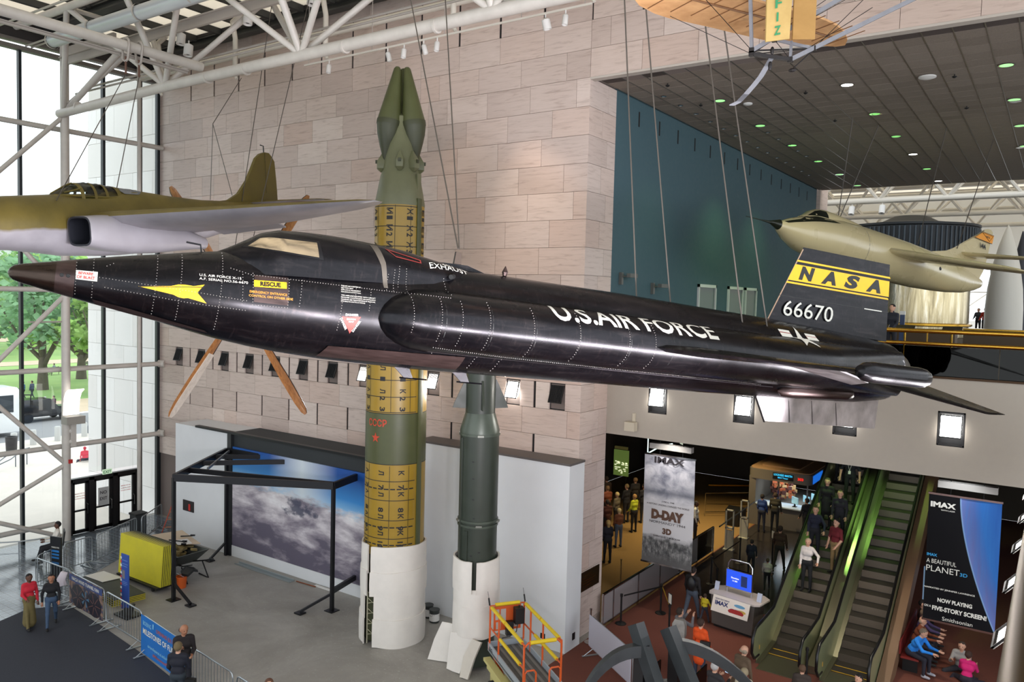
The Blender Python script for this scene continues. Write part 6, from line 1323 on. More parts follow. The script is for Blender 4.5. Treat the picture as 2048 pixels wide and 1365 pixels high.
# ---- barricades
M_GALV = mat('barricade_steel', (168, 174, 178), .3, .8)
def barricade(a, b, lab, bars=13, banner=None, grp=None, feet=True):
    a = Vector((a[0], a[1], 0)); b = Vector((b[0], b[1], 0)); L = (b - a).length; d = (b - a) / L; n = V(-d.y, d.x, 0); t = thing('crowd_barrier', lab, 'barrier', (a + b) / 2, group=grp)
    def P(u, z): return a + d * u + V(0, 0, z)
    r = .12; fr = [P(.02, .18), P(.02, 1.05 - r), P(.05, 1.03), P(.02 + r, 1.06), P(L - r - .02, 1.06), P(L - .05, 1.03), P(L - .02, 1.05 - r), P(L - .02, .18)]
    MB().tube(fr, .021, 8, closed=True).build('frame', M_GALV, t, 50)
    if not banner:
        bar = MB().tube([(0, 0, .18), (0, 0, 1.05)], .008, 5).mesh('bar', M_GALV)
        for k in range(1, bars + 1): u = L * k / (bars + 1); place('bar', bar, t, loc=P(u, 0))
    if feet:
        for u in (.22, L - .22): MB().beam(P(u, .02) - n * .34, P(u, .02) + n * .34, .06, .02).tube([P(u, .02) - n * .3, P(u, .2)], .012, 5).tube([P(u, .02) + n * .3, P(u, .2)], .012, 5).build('foot', M_GALV, t)
    return t, P, d, n, L
barricade((-22.5, 12.06), (-20.3, 11.88), 'bare steel crowd barrier between the two blue printed banners')
t, P, d, n, L = barricade((-24.85, 12.22), (-22.65, 12.10), 'steel crowd barrier under the dark fan photo banner', banner=1)
def panel_on(t, P, n, L, z0, z1, m, off=-.03):
    q = [P(.02, z0) + n * off, P(L - .02, z0) + n * off, P(L - .02, z1) + n * off, P(.02, z1) + n * off]; return q
def fan_photo():
    t = NT('fan_photo_print'); v = t.coords('World', (2.2, 2.2, 2.2)); w = t.add('ShaderNodeTexVoronoi', Scale=1.6); t.l.new(v, w.inputs['Vector']); f = t.noise(v, 2.5, 4, .6, .8)
    t.setc(t.mix(t.math('GREATER_THAN', f, .56), t.ramp(w.outputs['Distance'], [(.05, (30, 30, 44)), (.3, (66, 56, 66)), (.55, (150, 120, 100)), (.8, (40, 40, 54))]), lin((52, 60, 92)))); t.b.inputs['Roughness'].default_value = .5; return t.m
def banner(P, n, L, name, lab, m, z0=.12, z1=1.08, off=-.045):
    bt = thing(name, lab, 'banner', P(L / 2, 0)); q = panel_on(None, P, n, L, z0, z1, m, off); MB().prism(q, n * -.012).build('sheet', m, bt); return bt, (lambda u, z, e=.004: P(u, z) + n * (off - .012 - e))
bt, bp_ = banner(P, n, L, 'fan_banner', 'dark printed banner reading NACA WIND TUNNEL FAN on a barrier', fan_photo())
MB().prism([bp_(.03, .86, .002), bp_(L - .03, .86, .002), bp_(L - .03, 1.06, .002), bp_(.03, 1.06, .002)], -n * .002).build('title_strip', mat('title_blue', (54, 70, 118), .5), bt)
m = MB(); text_on(m, 'NACA WIND TUNNEL FAN', .10, bp_(.22, .91, .008), d, (0, 0, 1), 1.75); m.build('lettering', M_WHT, bt)
for u in (.62, 1.66):
    MB().add([bp_(u + .46 * math.cos(q), .46 + .36 * math.sin(q), .003) for q in np.linspace(0, 2 * PI, 21)[:-1]], [tuple(range(20))]).build('printed_disc', mat('print_black_violet', (34, 30, 40), .5), bt); m = MB()
    for k in range(7): q = k * .9; m.add([bp_(u + r * math.cos(q + e), .46 + .8 * r * math.sin(q + e), .005) for r, e in ((.08, -.2), (.40, -.03), (.40, .03), (.08, .2))], [(0, 1, 2, 3)])
    m.build('printed_fan', mat('print_rose_brown', (112, 78, 74), .5), bt)
for k in range(5): a = k * 1.2566; c = Vector(bp_(1.1, .5, .006)); MB().prism([c + (d * math.cos(a) + V(0, 0, 1) * math.sin(a)) * .03, c + (d * math.cos(a + .3) + V(0, 0, 1) * math.sin(a + .3)) * .24, c + (d * math.cos(a - .1) + V(0, 0, 1) * math.sin(a - .1)) * .26], -n * .002).build('printed_blade', mat('print_teal', (84, 122, 150), .5), bt)
t, P, d, n, L = barricade((-20.1, 11.78), (-17.55, 11.45), 'steel crowd barrier under the bright blue banner', banner=1)
bt, bp_ = banner(P, n, L, 'hall_banner', 'bright blue banner reading MILESTONES OF FLIGHT HALL on a barrier', mat('banner_blue', (36, 110, 186), .45, 0, (1.5, .08)), .05, 1.1)
M_LBLUE = mat('print_light_blue', (130, 190, 226), .5); M_PRED = mat('print_dusty_red', (170, 96, 100), .5)
for s, h, u, z, w, m_ in (('BOEING', .11, .16, .86, .5, M_LBLUE), ('MILESTONES OF FLIGHT', .15, .16, .62, 2.1, M_WHT), ('HALL', .13, 1.95, .44, .42, M_WHT), ('OPENING JULY 2016', .10, .95, .86, 1.35, M_PRED), ('airandspace.si.edu/milestones', .085, .45, .32, 1.75, M_LBLUE), ('#MilestonesofFlight', .08, .75, .16, 1.1, M_PRED)):
    m = MB(); text_on(m, s, h, bp_(u, z, .006), d, (0, 0, 1), w); m.build('lettering', m_, bt)
MB().prism([bp_(.75, .9, .005), bp_(.8, .9, .005), bp_(.82, 1.02, .005), bp_(.775, 1.05, .005), bp_(.74, 1.0, .005)], -n * .002).build('emblem', M_LBLUE, bt)
barricade((-17.35, 11.42), (-15.35, 11.2), 'bare steel crowd barrier right behind the two talking men'); barricade((-15.2, 11.18), (-13.2, 10.95), 'bare steel crowd barrier at the bottom edge beyond the talking men')
barricade((-27.9, 14.6), (-29.0, 16.75), 'steel crowd barrier in front of the exit doors', 14); barricade((-27.85, 13.45), (-27.95, 14.5), 'steel crowd barrier beside the seated guard', 9); barricade((-28.86, 16.85), (-30.15, 18.5), 'steel crowd barrier angled towards the marble corner', 12)
barricade((-27.2, 12.3), (-27.75, 13.3), 'steel crowd barrier behind the black upright sign', 9); barricade((-27.1, 12.2), (-25.0, 12.3), 'steel crowd barrier joining the fan photo banner, with a plastic bag on it', 12)
t, P, d, n, L = barricade((-10.45, 19.35), (-8.45, 17.95), 'steel crowd barrier holding a blank white banner beside the lift', banner=1)
bt, bp_ = banner(P, n, L, 'blank_banner', 'blank white banner seen from behind on the barrier beside the lift', mat('banner_back_white', (190, 188, 200), .6), .22, 1.1)
o = sheet('plastic_bag', [[(-25.35, 12.2, .62), (-25.15, 12.1, .58), (-24.95, 12.15, .66)], [(-25.3, 12.12, .82), (-25.12, 12.0, .85), (-24.95, 12.1, .84)], [(-25.2, 12.2, 1.04), (-25.1, 12.12, 1.06), (-25.0, 12.2, 1.03)]], .08, mat('pale_plastic', (206, 196, 202), .3), 'pale plastic bag slung over the barrier by the fan banner', 'bag')
# handrail on the window side
hr = thing('steel_handrail', 'steel handrail on the grey glass block floor beside the guard', 'handrail', (-30, 12.7, 0))
MB().tube([(-30.9, 11.6, .87), (-29.85, 12.9, .87), (-29.6, 13.6, .87)], .025, 8).tube([(-30.9, 11.6, .45), (-29.85, 12.9, .45)], .018, 8).build('rail', M_GALV, hr, 50)
for x, y in ((-30.35, 12.28), (-29.85, 12.9), (-30.9, 11.6)): MB().tube([(x, y, 0), (x, y, .87)], .022, 8).lathe([(.06, 0), (.06, .015)], (x, y, 0), 10).build('post', M_GALV, hr)
# ---- upright signs
t = thing('upright_sign', 'black upright sign with blue lettering standing before the guard', 'sign', (-27.4, 12.98, 0)); sd = V(.45, .13, 0).normalized(); sn = V(-sd.y, sd.x, 0)
o0 = V(-27.62, 12.92, .0); MB().prism([o0 - sn * .02, o0 + sd * .47 - sn * .02, o0 + sd * .47 - sn * .02 + V(0, 0, 1.5), o0 - sn * .02 + V(0, 0, 1.5)], sn * .05).build('panel', mat('sign_black', (26, 28, 32), .4), t)
for s, h, z, w, m_ in (('WHERE IS THE', .045, 1.12, .34, M_WHT),): m = MB(); text_on(m, s, h, o0 + sd * .06 - sn * .026 + V(0, 0, z), sd, (0, 0, 1), w); m.build('lettering', m_, t)
m = MB()
for z, h in ((.98, .07), (.87, .06), (.76, .06), (.62, .02), (.58, .02)): a = o0 + sd * .06 - sn * .021 + V(0, 0, z); m.prism([a, a + sd * .33, a + sd * .33 + V(0, 0, h), a + V(0, 0, h)], -sn * .003)
stuff(m.build('blue_print', mat('sign_blue_text', (40, 120, 190), .5), t))
MB().b2((-27.6, 12.75, 0), (-27.2, 13.2, .02)).build('base', M_BLACK, t)
t = thing('upright_sign', 'narrow blue upright sign with a red and white striped edge on a black foot', 'sign', (-22.9, 12.9, 0)); o0 = V(-23.12, 12.86, .15)
MB().b2((o0.x, o0.y, .15), (o0.x + .40, o0.y + .03, 1.86)).build('panel', mat('sign_blue', (44, 78, 158), .45), t)
for k in range(14): MB().b2((o0.x - .04, o0.y - .006, .2 + .115 * k), (o0.x + .03, o0.y + .034, .26 + .115 * k)).build('stripe', M_WHT if k % 2 else M_MRED, t)
m = MB()
for z, w in ((1.66, .28), (1.55, .3), (1.48, .26), (1.0, .26), (.95, .28), (.9, .22)): m.b2((o0.x + .06, o0.y - .003, z), (o0.x + .06 + w, o0.y, z + .018))
stuff(m.build('fine_print', mat('sign_pale_text', (110, 140, 196), .5), t))
MB().b2((o0.x + .06, o0.y - .004, 1.1), (o0.x + .2, o0.y, 1.36)).build('portrait', mat('print_grey', (120, 116, 120), .5), t)
MB().prism([(-23.2, 12.65, 0), (-22.45, 12.65, 0), (-22.45, 13.15, 0), (-23.2, 13.15, 0)], (0, 0, .04)).prism([(-23.0, 12.7, .04), (-22.6, 12.7, .04), (-22.75, 12.9, .3), (-22.85, 12.9, .3)], (0, .2, 0)).build('base', M_BLACK, t)
# ---- stacks of boards
M_BYEL = mat('foam_yellow', (208, 196, 44), .6, 0, (3, .06)); M_BDRK = mat('board_dark', (56, 58, 52), .7, 0, (4, .1))
t = thing('board_cart', 'low black dolly under the stack of yellow boards', 'cart', (-24.9, 14.6, 0)); MB().b2((-26.1, 14.35, .12), (-23.7, 14.95, .18)).build('deck', M_BLACK, t)
for x in (-25.8, -24.0):
    for y in (14.42, 14.88): MB().lathe([(.001, -.03), (.06, -.03), (.06, .03), (.001, .03)], (x, y, .06), 10, (0, 1, 0)).build('wheel', M_BLACK, t)
for k in range(8):
    y0 = 14.42 + .062 * k; lean = .10; o = MB().prism([(-26.12, y0, .19), (-23.66, y0 + .04, .19), (-23.66, y0 + .04 + lean, 1.52 - .004 * k), (-26.12, y0 + lean, 1.52 - .004 * k)], (0, .034, 0)).mi(1).prism([(-26.11, y0 + .035, .2), (-23.67, y0 + .075, .2), (-23.67, y0 + .075 + lean, 1.51), (-26.11, y0 + .035 + lean, 1.51)], (0, .025, 0)).build('yellow_board', [M_BYEL, M_BDRK])
    tag(o, 'bright yellow board at the front of the leaning stack' if k == 0 else '%s board from the front of the leaning yellow stack, only its edge showing' % NTH[k].capitalize(), 'board', 'yellow boards on the dolly')
for k in range(4):
    o = MB().prism([(-26.55, 13.25 + .02 * k, .005 + .05 * k), (-23.75, 12.92 + .02 * k, .005 + .05 * k), (-23.6, 13.92, .005 + .05 * k), (-26.5, 14.15, .005 + .05 * k)], (0, 0, .028)).mi(1).prism([(-26.55, 13.25 + .02 * k, .033 + .05 * k), (-23.75, 12.92 + .02 * k, .033 + .05 * k), (-23.6, 13.92, .033 + .05 * k), (-26.5, 14.15, .033 + .05 * k)], (0, 0, .018)).build('flat_board', [M_BYEL, M_BDRK])
    tag(o, ['lowest', 'second lowest', 'third', 'topmost'][k] + ' dark faced board with yellow edge in the flat pile on the floor', 'board', 'boards lying flat')
o = MB().prism([(-26.5, 13.5, .215), (-25.5, 13.55, .215), (-25.4, 14.15, .215), (-26.45, 14.1, .215)], (0, 0, .02)).build('white_board', M_WHITE); tag(o, 'plain white board lying on top of the flat dark pile', 'board')
# ---- wheelbarrow heap and bench
wb = thing('wheelbarrow', 'dark wheelbarrow tilted up under a board and loaded with debris', 'wheelbarrow', (-24.6, 16, 0))
MB().rings([[V(-25.6, 15.5, .42), V(-24.5, 15.5, .42), V(-24.5, 16.3, .42), V(-25.6, 16.3, .42)], [V(-25.9, 15.3, .86), V(-24.0, 15.3, .9), V(-24.0, 16.5, .9), V(-25.9, 16.5, .86)], [V(-25.85, 15.35, .86), V(-24.05, 15.35, .9), V(-24.05, 16.45, .9), V(-25.85, 16.45, .86)], [V(-25.55, 15.55, .5), V(-24.55, 15.55, .5), V(-24.55, 16.25, .5), V(-25.55, 16.25, .5)]]).build('tray', mat('barrow_grey', (74, 78, 74), .5, .2), wb)
for y in (15.5, 16.3): MB().tube([(-23.2, y - .2, .82), (-24.0, y, .55), (-25.6, 15.9, .22)], .025, 6).tube([(-24.1, y, .5), (-23.75, y, .0), (-24.3, y, .03)], .025, 6).build('handle', M_BLACK, wb, 50)
MB().lathe([(.001, -.05), (.2, -.05), (.2, .05), (.001, .05)], (-25.8, 15.9, .2), 16, (0, 1, 0)).build('wheel', mat('tyre', (30, 30, 32), .8), wb)
o = MB(); R = random.Random(4)
for k in range(60): p = V(-25 + R.gauss(0, .3), 15.85 + R.gauss(0, .2), .72 + R.uniform(-.1, .22)); o.box(p, (R.uniform(.08, .3), R.uniform(.05, .2), R.uniform(.03, .08)), R.uniform(0, 3))
ob = o.build('debris', mat('debris_tan', (150, 132, 84), .7, 0, (5, .4)), wb); stuff(ob)
o = MB().prism([(-26.7, 15.95, .98), (-25.2, 15.7, .98), (-24.5, 16.5, .98), (-26.4, 17.0, .98)], (0, 0, .02)).build('tan_board', mat('hardboard', (206, 184, 158), .7)); tag(o, 'pale tan board lying across the wheelbarrow', 'board')
o = MB().prism([(-25.5, 15.95, 1.002), (-24.9, 15.9, 1.002), (-24.7, 16.3, 1.002), (-25.3, 16.5, 1.002)], (0, 0, .012)).build('papers', M_WHITE); tag(o, 'white drawing papers on the tan board', 'papers')
for k, (a, b, lab) in enumerate((((-25.6, 15.98, 1.03), (-25.0, 16.2, 1.03), 'dark hand tool lying on the papers, closer to the yellow boards'), ((-25.1, 16.25, 1.03), (-24.75, 16.0, 1.03), 'dark hand tool lying on the papers, at the outer edge'), ((-25.7, 16.5, 1.02), (-25.2, 16.65, 1.10), 'dark clamp at the back of the tan board'))):
    t = thing('hand_tool', lab, 'tool', a); MB().tube([a, b], .022, 6).build('handle', M_BLACK, t); e = Vector(b); MB().box(e + V(0, 0, .02), (.16, .05, .05), .6).build('head', M_BSTEEL, t)
t = thing('bucket', 'orange plastic bucket under the wheelbarrow handles', 'bucket', (-23.62, 15.2, 0)); MB().lathe([(.14, 0), (.17, .36), (.185, .37), (.185, .39), (.165, .39), (.13, .04), (.001, .04)], (-23.62, 15.2, 0), 18).build('body', mat('bucket_orange', (206, 92, 34), .45), t, 40); MB().tube([(-23.78, 15.2, .37), (-23.7, 15.05, .5), (-23.55, 15.05, .5), (-23.46, 15.2, .37)], .008, 5).build('handle', M_CHROME, t)
o = sheet('bin_bag', [[(-23.9, 15.35, .38), (-23.6, 15.2, .40), (-23.4, 15.3, .38)], [(-23.85, 15.5, .52), (-23.6, 15.4, .6), (-23.4, 15.5, .5)], [(-23.8, 15.7, .45), (-23.6, 15.65, .5), (-23.45, 15.7, .42)]], .08, mat('bag_black', (34, 36, 38), .35), 'black rubbish bag on top of the orange bucket', 'bag')
t = thing('rubbish_bin', 'dark square bin between the barrier and the exit doors', 'bin', (-29.95, 17.4, 0)); MB().b2((-30.2, 17.15, 0), (-29.75, 17.6, .88)).build('body', mat('bin_dark', (40, 44, 46), .5), t); MB().b2((-30.23, 17.12, .88), (-29.72, 17.63, .96)).build('lid', M_BLACK, t)
# ================================================================== SCISSOR LIFT
LA = V(-11.5, 15.9, 0); ld_ = V(2.05, -1.44, 0).normalized(); lw = V(-ld_.y, ld_.x, 0); LL, LW = 2.5, .95
lf = thing('scissor_lift', 'scissor lift platform with orange rails padded in yellow', 'lift', LA + ld_ * 1.2 + lw * .4)
M_LOR = mat('lift_orange', (206, 88, 34), .45); M_LYE = mat('foam_pad_yellow', (222, 190, 30), .6, 0, (6, .06)); M_LGR = mat('lift_grey', (168, 176, 184), .4, .3); M_DECK = mat('deck_grey', (92, 90, 88), .6, .2, (6, .25)); M_LCR = mat('lift_cream', (196, 186, 120), .5)
def lp(u, w, z): return LA + ld_ * u + lw * w + V(0, 0, z)
def lbox(u0, u1, w0, w1, z0, z1): return MB().add([lp(u, w, z) for u in (u0, u1) for w in (w0, w1) for z in (z0, z1)], [(0, 1, 3, 2), (4, 6, 7, 5), (0, 4, 5, 1), (2, 3, 7, 6), (0, 2, 6, 4), (1, 5, 7, 3)])
lbox(0, LL, 0, LW, 1.02, 1.08).build('deck', M_DECK, lf)
for k in range(5): lbox(.05, LL - .05, .06 + .18 * k, .13 + .18 * k, 1.08, 1.09).build('deck_strip', mat('deck_strip', (128, 124, 120), .6, .2), lf)
for w in (0, LW - .03): lbox(0, LL, w, w + .03, 1.0, 1.22).build('toe_board', M_LGR, lf)
lbox(0, .03, 0, LW, 1.0, 1.22).build('toe_board', M_LGR, lf)
for k in range(3): lbox(.15 + .1 * k, LL - .1, -.16 + .06 * k, .02 + .06 * k, .82 - .16 * k, .90 - .16 * k).build('extension_step', M_LCR, lf)
for s in (.1, LW - .15):
    MB().beam(lp(.2, s, .28), lp(LL - .3, s, .95), .08, .05).build('scissor_arm', M_LOR, lf); MB().beam(lp(LL - .3, s, .28), lp(.2, s, .95), .08, .05).build('scissor_arm', M_LOR, lf)
lbox(.1, LL - .2, .05, LW - .05, .12, .36).build('chassis', M_LCR, lf)
for u in (.4, LL - .5):
    for w in (.0, LW): MB().lathe([(.001, -.06), (.19, -.06), (.19, .06), (.001, .06)], lp(u, w, .19), 16, lw).build('wheel', mat('tyre', (30, 30, 32), .8), lf, 40)
for w in (.02, LW - .02):
    for u in (.08, .75 if w < .5 else .55, 1.35 if w > .5 else 9, LL - .06):
        if u < 5: MB().tube([lp(u, w, 1.05), lp(u, w, 2.16)], .024, 8).build('post', M_LOR, lf)
    MB().tube([lp(.08, w, 2.16), lp(LL - .06, w, 2.16)], .022, 8).build('top_rail', M_LOR, lf); MB().tube([lp(.08, w, 1.62), lp(LL - .06, w, 1.62)], .02, 8).build('mid_rail', M_LOR, lf)
    for a, b in ((.2, 1.2), (1.25, LL - .2)): MB().tube([lp(a, w, 2.16), lp(b, w, 2.16)], .045, 10).build('foam_pad', M_LYE, lf, 50)
    MB().tube([lp(.85, w, 1.62), lp(LL - .3, w, 1.62)], .042, 10).build('foam_pad', M_LYE, lf, 50)
MB().tube([lp(.08, .02, 2.16), lp(.08, LW - .02, 2.16)], .022, 8).build('end_rail', M_LOR, lf); MB().tube([lp(.08, .15, 2.18), lp(.08, LW - .15, 2.18)], .045, 10).build('foam_pad', M_LYE, lf, 50)
MB().tube([lp(LL - .06, .02, 1.3), lp(LL - .06, .02, 2.1), lp(LL - .06, .12, 2.2), lp(LL - .06, LW - .12, 2.2), lp(LL - .06, LW - .02, 2.1), lp(LL - .06, LW - .02, 1.3)], .026, 8).build('end_rail', M_LOR, lf, 50); MB().tube([lp(LL - .06, .16, 2.2), lp(LL - .06, LW - .16, 2.2)], .046, 10).build('foam_pad', M_LYE, lf, 50)
for w in (.05, LW - .3): MB().tube([lp(LL - .06, w, 1.05), lp(LL - .06, w, 1.5), lp(LL - .06, w + .05, 1.56), lp(LL - .06, w + .22, 1.56), lp(LL - .06, w + .27, 1.5), lp(LL - .06, w + .27, 1.05)], .022, 8).build('gate_hoop', M_LOR, lf, 50)
lbox(.05, .07, .12, LW - .1, 1.5, 2.12).build('back_board', M_LOR, lf); 
for a, b, c, d_ in ((.16, .26, 1.78, 2.05), (.30, .44, 1.72, 2.05), (.18, .3, 1.54, 1.72), (.66, .78, 1.56, 1.75)): lbox(.07, .078, a, b, c, d_).build('document_plate', mat('plate_grey', (176, 166, 160), .5), lf)
lbox(.12, .30, .62, .86, 1.7, 2.1).build('control_box', M_BLACK, lf); MB().tube([lp(.22, .74, 2.08), lp(.22, .74, 2.16)], .02, 6).build('joystick', M_BLACK, lf); lbox(.1, .22, .42, .6, 1.4, 1.75).build('manual_box', M_BLACK, lf)
MB().tube([lp(.2, .72, 1.7), lp(.26, .66, 1.5), lp(.22, .5, 1.38), lp(.2, .3, 1.35)], .014, 5).build('cable_loop', M_BLACK, lf, 50)
for u, w in ((.08, .0), (.08, LW)): MB().tube([lp(u, w, 2.18), lp(u - .03, w - .02, 2.36)], .022, 6).tube([lp(u - .03, w - .02, 2.36), lp(u - .06, w - .04, 2.52)], .006, 4).build('sensor_whip', M_BLACK, lf)
m = MB(); text_on(m, 'JLG', .09, lp(.12, -.005, 1.07), ld_, (0, 0, 1), .24, bold=.04); m.build('lettering', M_INK, lf)
# ================================================================== LOBBY UNDER THE GALLERY
M_STEEL = mat('brushed_steel', (150, 148, 128), .3, .9); M_RUB = mat('handrail_rubber', (20, 20, 22), .3); M_STEP = mat('step_metal', (62, 58, 53), .55, .3); M_RISER = mat('step_riser', (118, 106, 94), .5, .3); M_SLINE = mat('step_yellow', (214, 176, 40), .5); M_BALU = mat('balustrade_green_lit_steel', (168, 176, 136), .3, .55); M_CLAD = mat('tan_cladding', (120, 92, 68), .6)  # balustrade steel carries the green reflected light in its base colour
EY, SL, SD = 23.2, .577, .40
def ez(y): return max(0.0, (y - EY) * SL)
def escalator(x0, x1, lab, nsteps=34):
    t = thing('escalator', lab, 'escalator', ((x0 + x1) / 2, 22, 0)); xa, xb = x0 + .14, x1 - .14
    stp = MB().b2((xa, 0, -.26), (xb, SD, -.01)).mi(1).b2((xa, -.012, -.22), (xb, 0, -.015)).mesh('step', [M_STEP, M_RISER])
    for k in range(nsteps): y = EY + SD * k; place('step', stp, t, loc=(0, y, (k + 1) * SD * SL))
    m = MB().b2((xa, 21.25, 0), (xb, 22.35, .015)); m.build('comb_plate', M_STEEL, t)
    for y in (22.4, 22.8): MB().b2((xa, y, 0), (xb, y + .39, .012)).build('step', M_STEP, t); MB().b2((xa, y, .012), (xb, y + .035, .016)).build('step_edge_line', M_SLINE, t)
    ye = EY + SD * nsteps
    for x, s in ((x0, 1), (x1, -1)):
        n = [(21.75, .15), (21.45, .22), (21.32, .45), (21.38, .75), (21.6, .93), (22.2, .95), (EY, 1.0), (ye, ez(ye) + 1.0)]
        lo = [(ye, ez(ye) - .05), (EY, -.0), (21.75, .0)]
        MB().prism([V(x - .012, y, z) for y, z in n + lo], V(.024, 0, 0)).build('balustrade_panel', M_BALU, t)
        MB().tube([V(x, y, z) for y, z in [(21.9, .12), (21.5, .17), (21.28, .4), (21.32, .8), (21.55, 1.0), (22.2, 1.02), (EY, 1.07), (ye, ez(ye) + 1.07)]], .04, 8).build('handrail', M_RUB, t, 60)
        MB().prism([V(x + s * .01, y, z) for y, z in [(21.6, .02), (EY - .1, .12), (ye, ez(ye) + .17), (ye, ez(ye) - .2), (EY, -.0), (21.6, 0)]], V(s * .13, 0, 0)).build('skirt', M_STEEL, t)
        MB().b2((x + s * .005 - .06, 21.9, .28), (x + s * .03 + .0, 21.905, .4)).build('warning_plate', mat('plate_amber', (220, 170, 80), .5), t)
    return t
escalator(-6.5, -5.24, 'escalator nearest the ticket kiosk, carrying people down'); escalator(-4.81, -3.55, 'empty escalator next to the hanging blue planet banner')
def slope_box(name, x0, x1, dz0, dz1, m, lab, y0=21.9, y1=36.8): 
    o = struct(MB().prism([V(x0, y0, 0), V(x0, y0, max(0, dz0 + .3)), V(x0, EY, dz1), V(x0, y1, ez(y1) + dz1), V(x0, y1, ez(y1) + dz0), V(x0, EY, 0)], V(x1 - x0, 0, 0)).build(name, m)); o['label'] = lab; return o
slope_box('trim_3', -5.2, -4.85, -.1, .55, M_STEEL, 'steel deck between the two escalators'); slope_box('trim_4', -3.51, -3.2, -.3, .6, M_CLAD, 'tan cladding on the outer side of the second escalator'); slope_box('trim_5', -6.75, -6.54, -.6, .2, M_CLAD, 'cladding on the outer side of the first escalator')
def post(x, y, h, lab, top=None, lean=0): 
    t = thing('rope_post', lab, 'post', (x, y, 0)); MB().lathe([(.17, 0), (.17, .02), (.05, .05)], (x, y, 0), 16).build('base', M_BLACK, t, 40); MB().tube([(x, y, .03), (x, y, h)], .032, 8).build('pole', M_BLACK, t); MB().lathe([(.045, h - .08), (.045, h), (.001, h + .005)], (x, y, 0), 10).build('belt_head', M_BLACK, t)
    if top: q = MB().box((x, y, h + .18), (.02, .22, .32), .9).build('sign_plate', M_BLACK, t); MB().box((x + .012, y - .012, h + .18), (.02, .18, .28), .9).build('notice', M_WHT, q)
PO = [(-10.66, 21.67, .93, 'black rope post beside the first glass panel'), (-10.03, 23.2, .95, 'black rope post where the yellow belt ends'), (-9.12, 21.76, .95, 'black rope post with a small white notice on top'), (-9.71, 26.76, .98, 'black rope post behind the hanging war film banner, closer to the booth'), (-9.65, 29.6, 1.0, 'black rope post in front of the white security pillars'), (-9.2, 25.92, .9, 'black rope post to the left of the ticket kiosk'), (-8.6, 30.2, 1.0, 'black rope post with two small notices before the booth'), (-5.02, 21.15, 1.0, 'black post standing at the foot between the escalators')]
for x, y, h, l in PO: post(x, y, h, l, 'notice' in l)
for k, (x, y) in enumerate(((-12.07, 24.41), (-11.95, 26.5), (-10.75, 19.9))): 
    t = thing('rope_post', 'chrome rope post %s' % ('in the queue area behind the glass', 'deeper in the queue area, under the war film banner', 'by the marble corner beside the blank banner')[k], 'post', (x, y, 0)); MB().lathe([(.17, 0), (.17, .02), (.04, .05), (.025, .1), (.025, .95), (.04, 1.0), (.001, 1.02)], (x, y, 0), 14).build('body', M_CHROME, t, 40)
def belt(a, b, m, lab): o = MB().prism([(a[0], a[1], .86), (b[0], b[1], .86), (b[0], b[1], .91), (a[0], a[1], .91)], (.006, .006, 0)).build('queue_belt', m); tag(o, lab, 'belt')
belt((-10.6, 21.7), (-10.0, 23.15), M_BLACK, 'black queue belt along the glass partition'); belt((-9.95, 23.1), (-9.15, 21.8), mat('belt_yellow', (190, 150, 30), .6), 'yellow queue belt to the post with a notice'); belt((-9.68, 26.8), (-9.65, 29.55), M_BLACK, 'black queue belt before the security pillars'); belt((-9.2, 25.95), (-9.68, 26.72), M_BLACK, 'black queue belt beside the ticket kiosk')
M_FROST = mat('frosted_panel', (150, 144, 146), .25, 0, spec=.7)
gp = thing('glass_partition', 'long low glass partition with chrome rails between queue and lobby', 'partition', (-10.95, 26, 0))
ys_ = [20.98, 21.65, 23.4, 25.1, 26.8, 28.5, 30.2]
for a, b in zip(ys_[:-1], ys_[1:]): MB().b2((-10.95, a + .03, .14), (-10.93, b - .03, 1.0)).build('glass_panel', M_FROST if b < 29 else M_GLASS, gp)
for a in ys_: MB().b2((-10.97, a - .02, 0), (-10.91, a + .02, 1.03)).build('post', M_CHROME, gp)
for z in (.1, 1.03): MB().b2((-10.97, 20.98, z), (-10.91, 30.2, z + .035)).build('rail', M_CHROME, gp)
MB().tube([(-10.7, 30.2, 1.1), (-10.8, 34.8, 1.15)], .03, 6).build('end_rail', M_BLACK, gp)
for k, (x, y) in enumerate(((-10.57, 31.0), (-10.62, 32.95))):
    t = thing('security_pillar', 'white framed security pillar, %s the ticket booth' % ('farther from' if k == 0 else 'closer to'), 'pillar', (x, y, 0)); M_PW = mat('pillar_white', (186, 184, 172), .5)
    for dx in (-.17, .13): MB().b2((x + dx, y - .04, 0), (x + dx + .05, y + .04, 1.63)).build('upright', M_PW, t)
    MB().b2((x - .17, y - .04, 1.58), (x + .18, y + .04, 1.63)).b2((x - .17, y - .04, .85), (x + .18, y + .04, .92)).b2((x - .12, y - .02, .04), (x + .13, y + .02, .8)).b2((x - .2, y - .15, 0), (x + .2, y + .15, .04)).build('panel', M_PW, t)
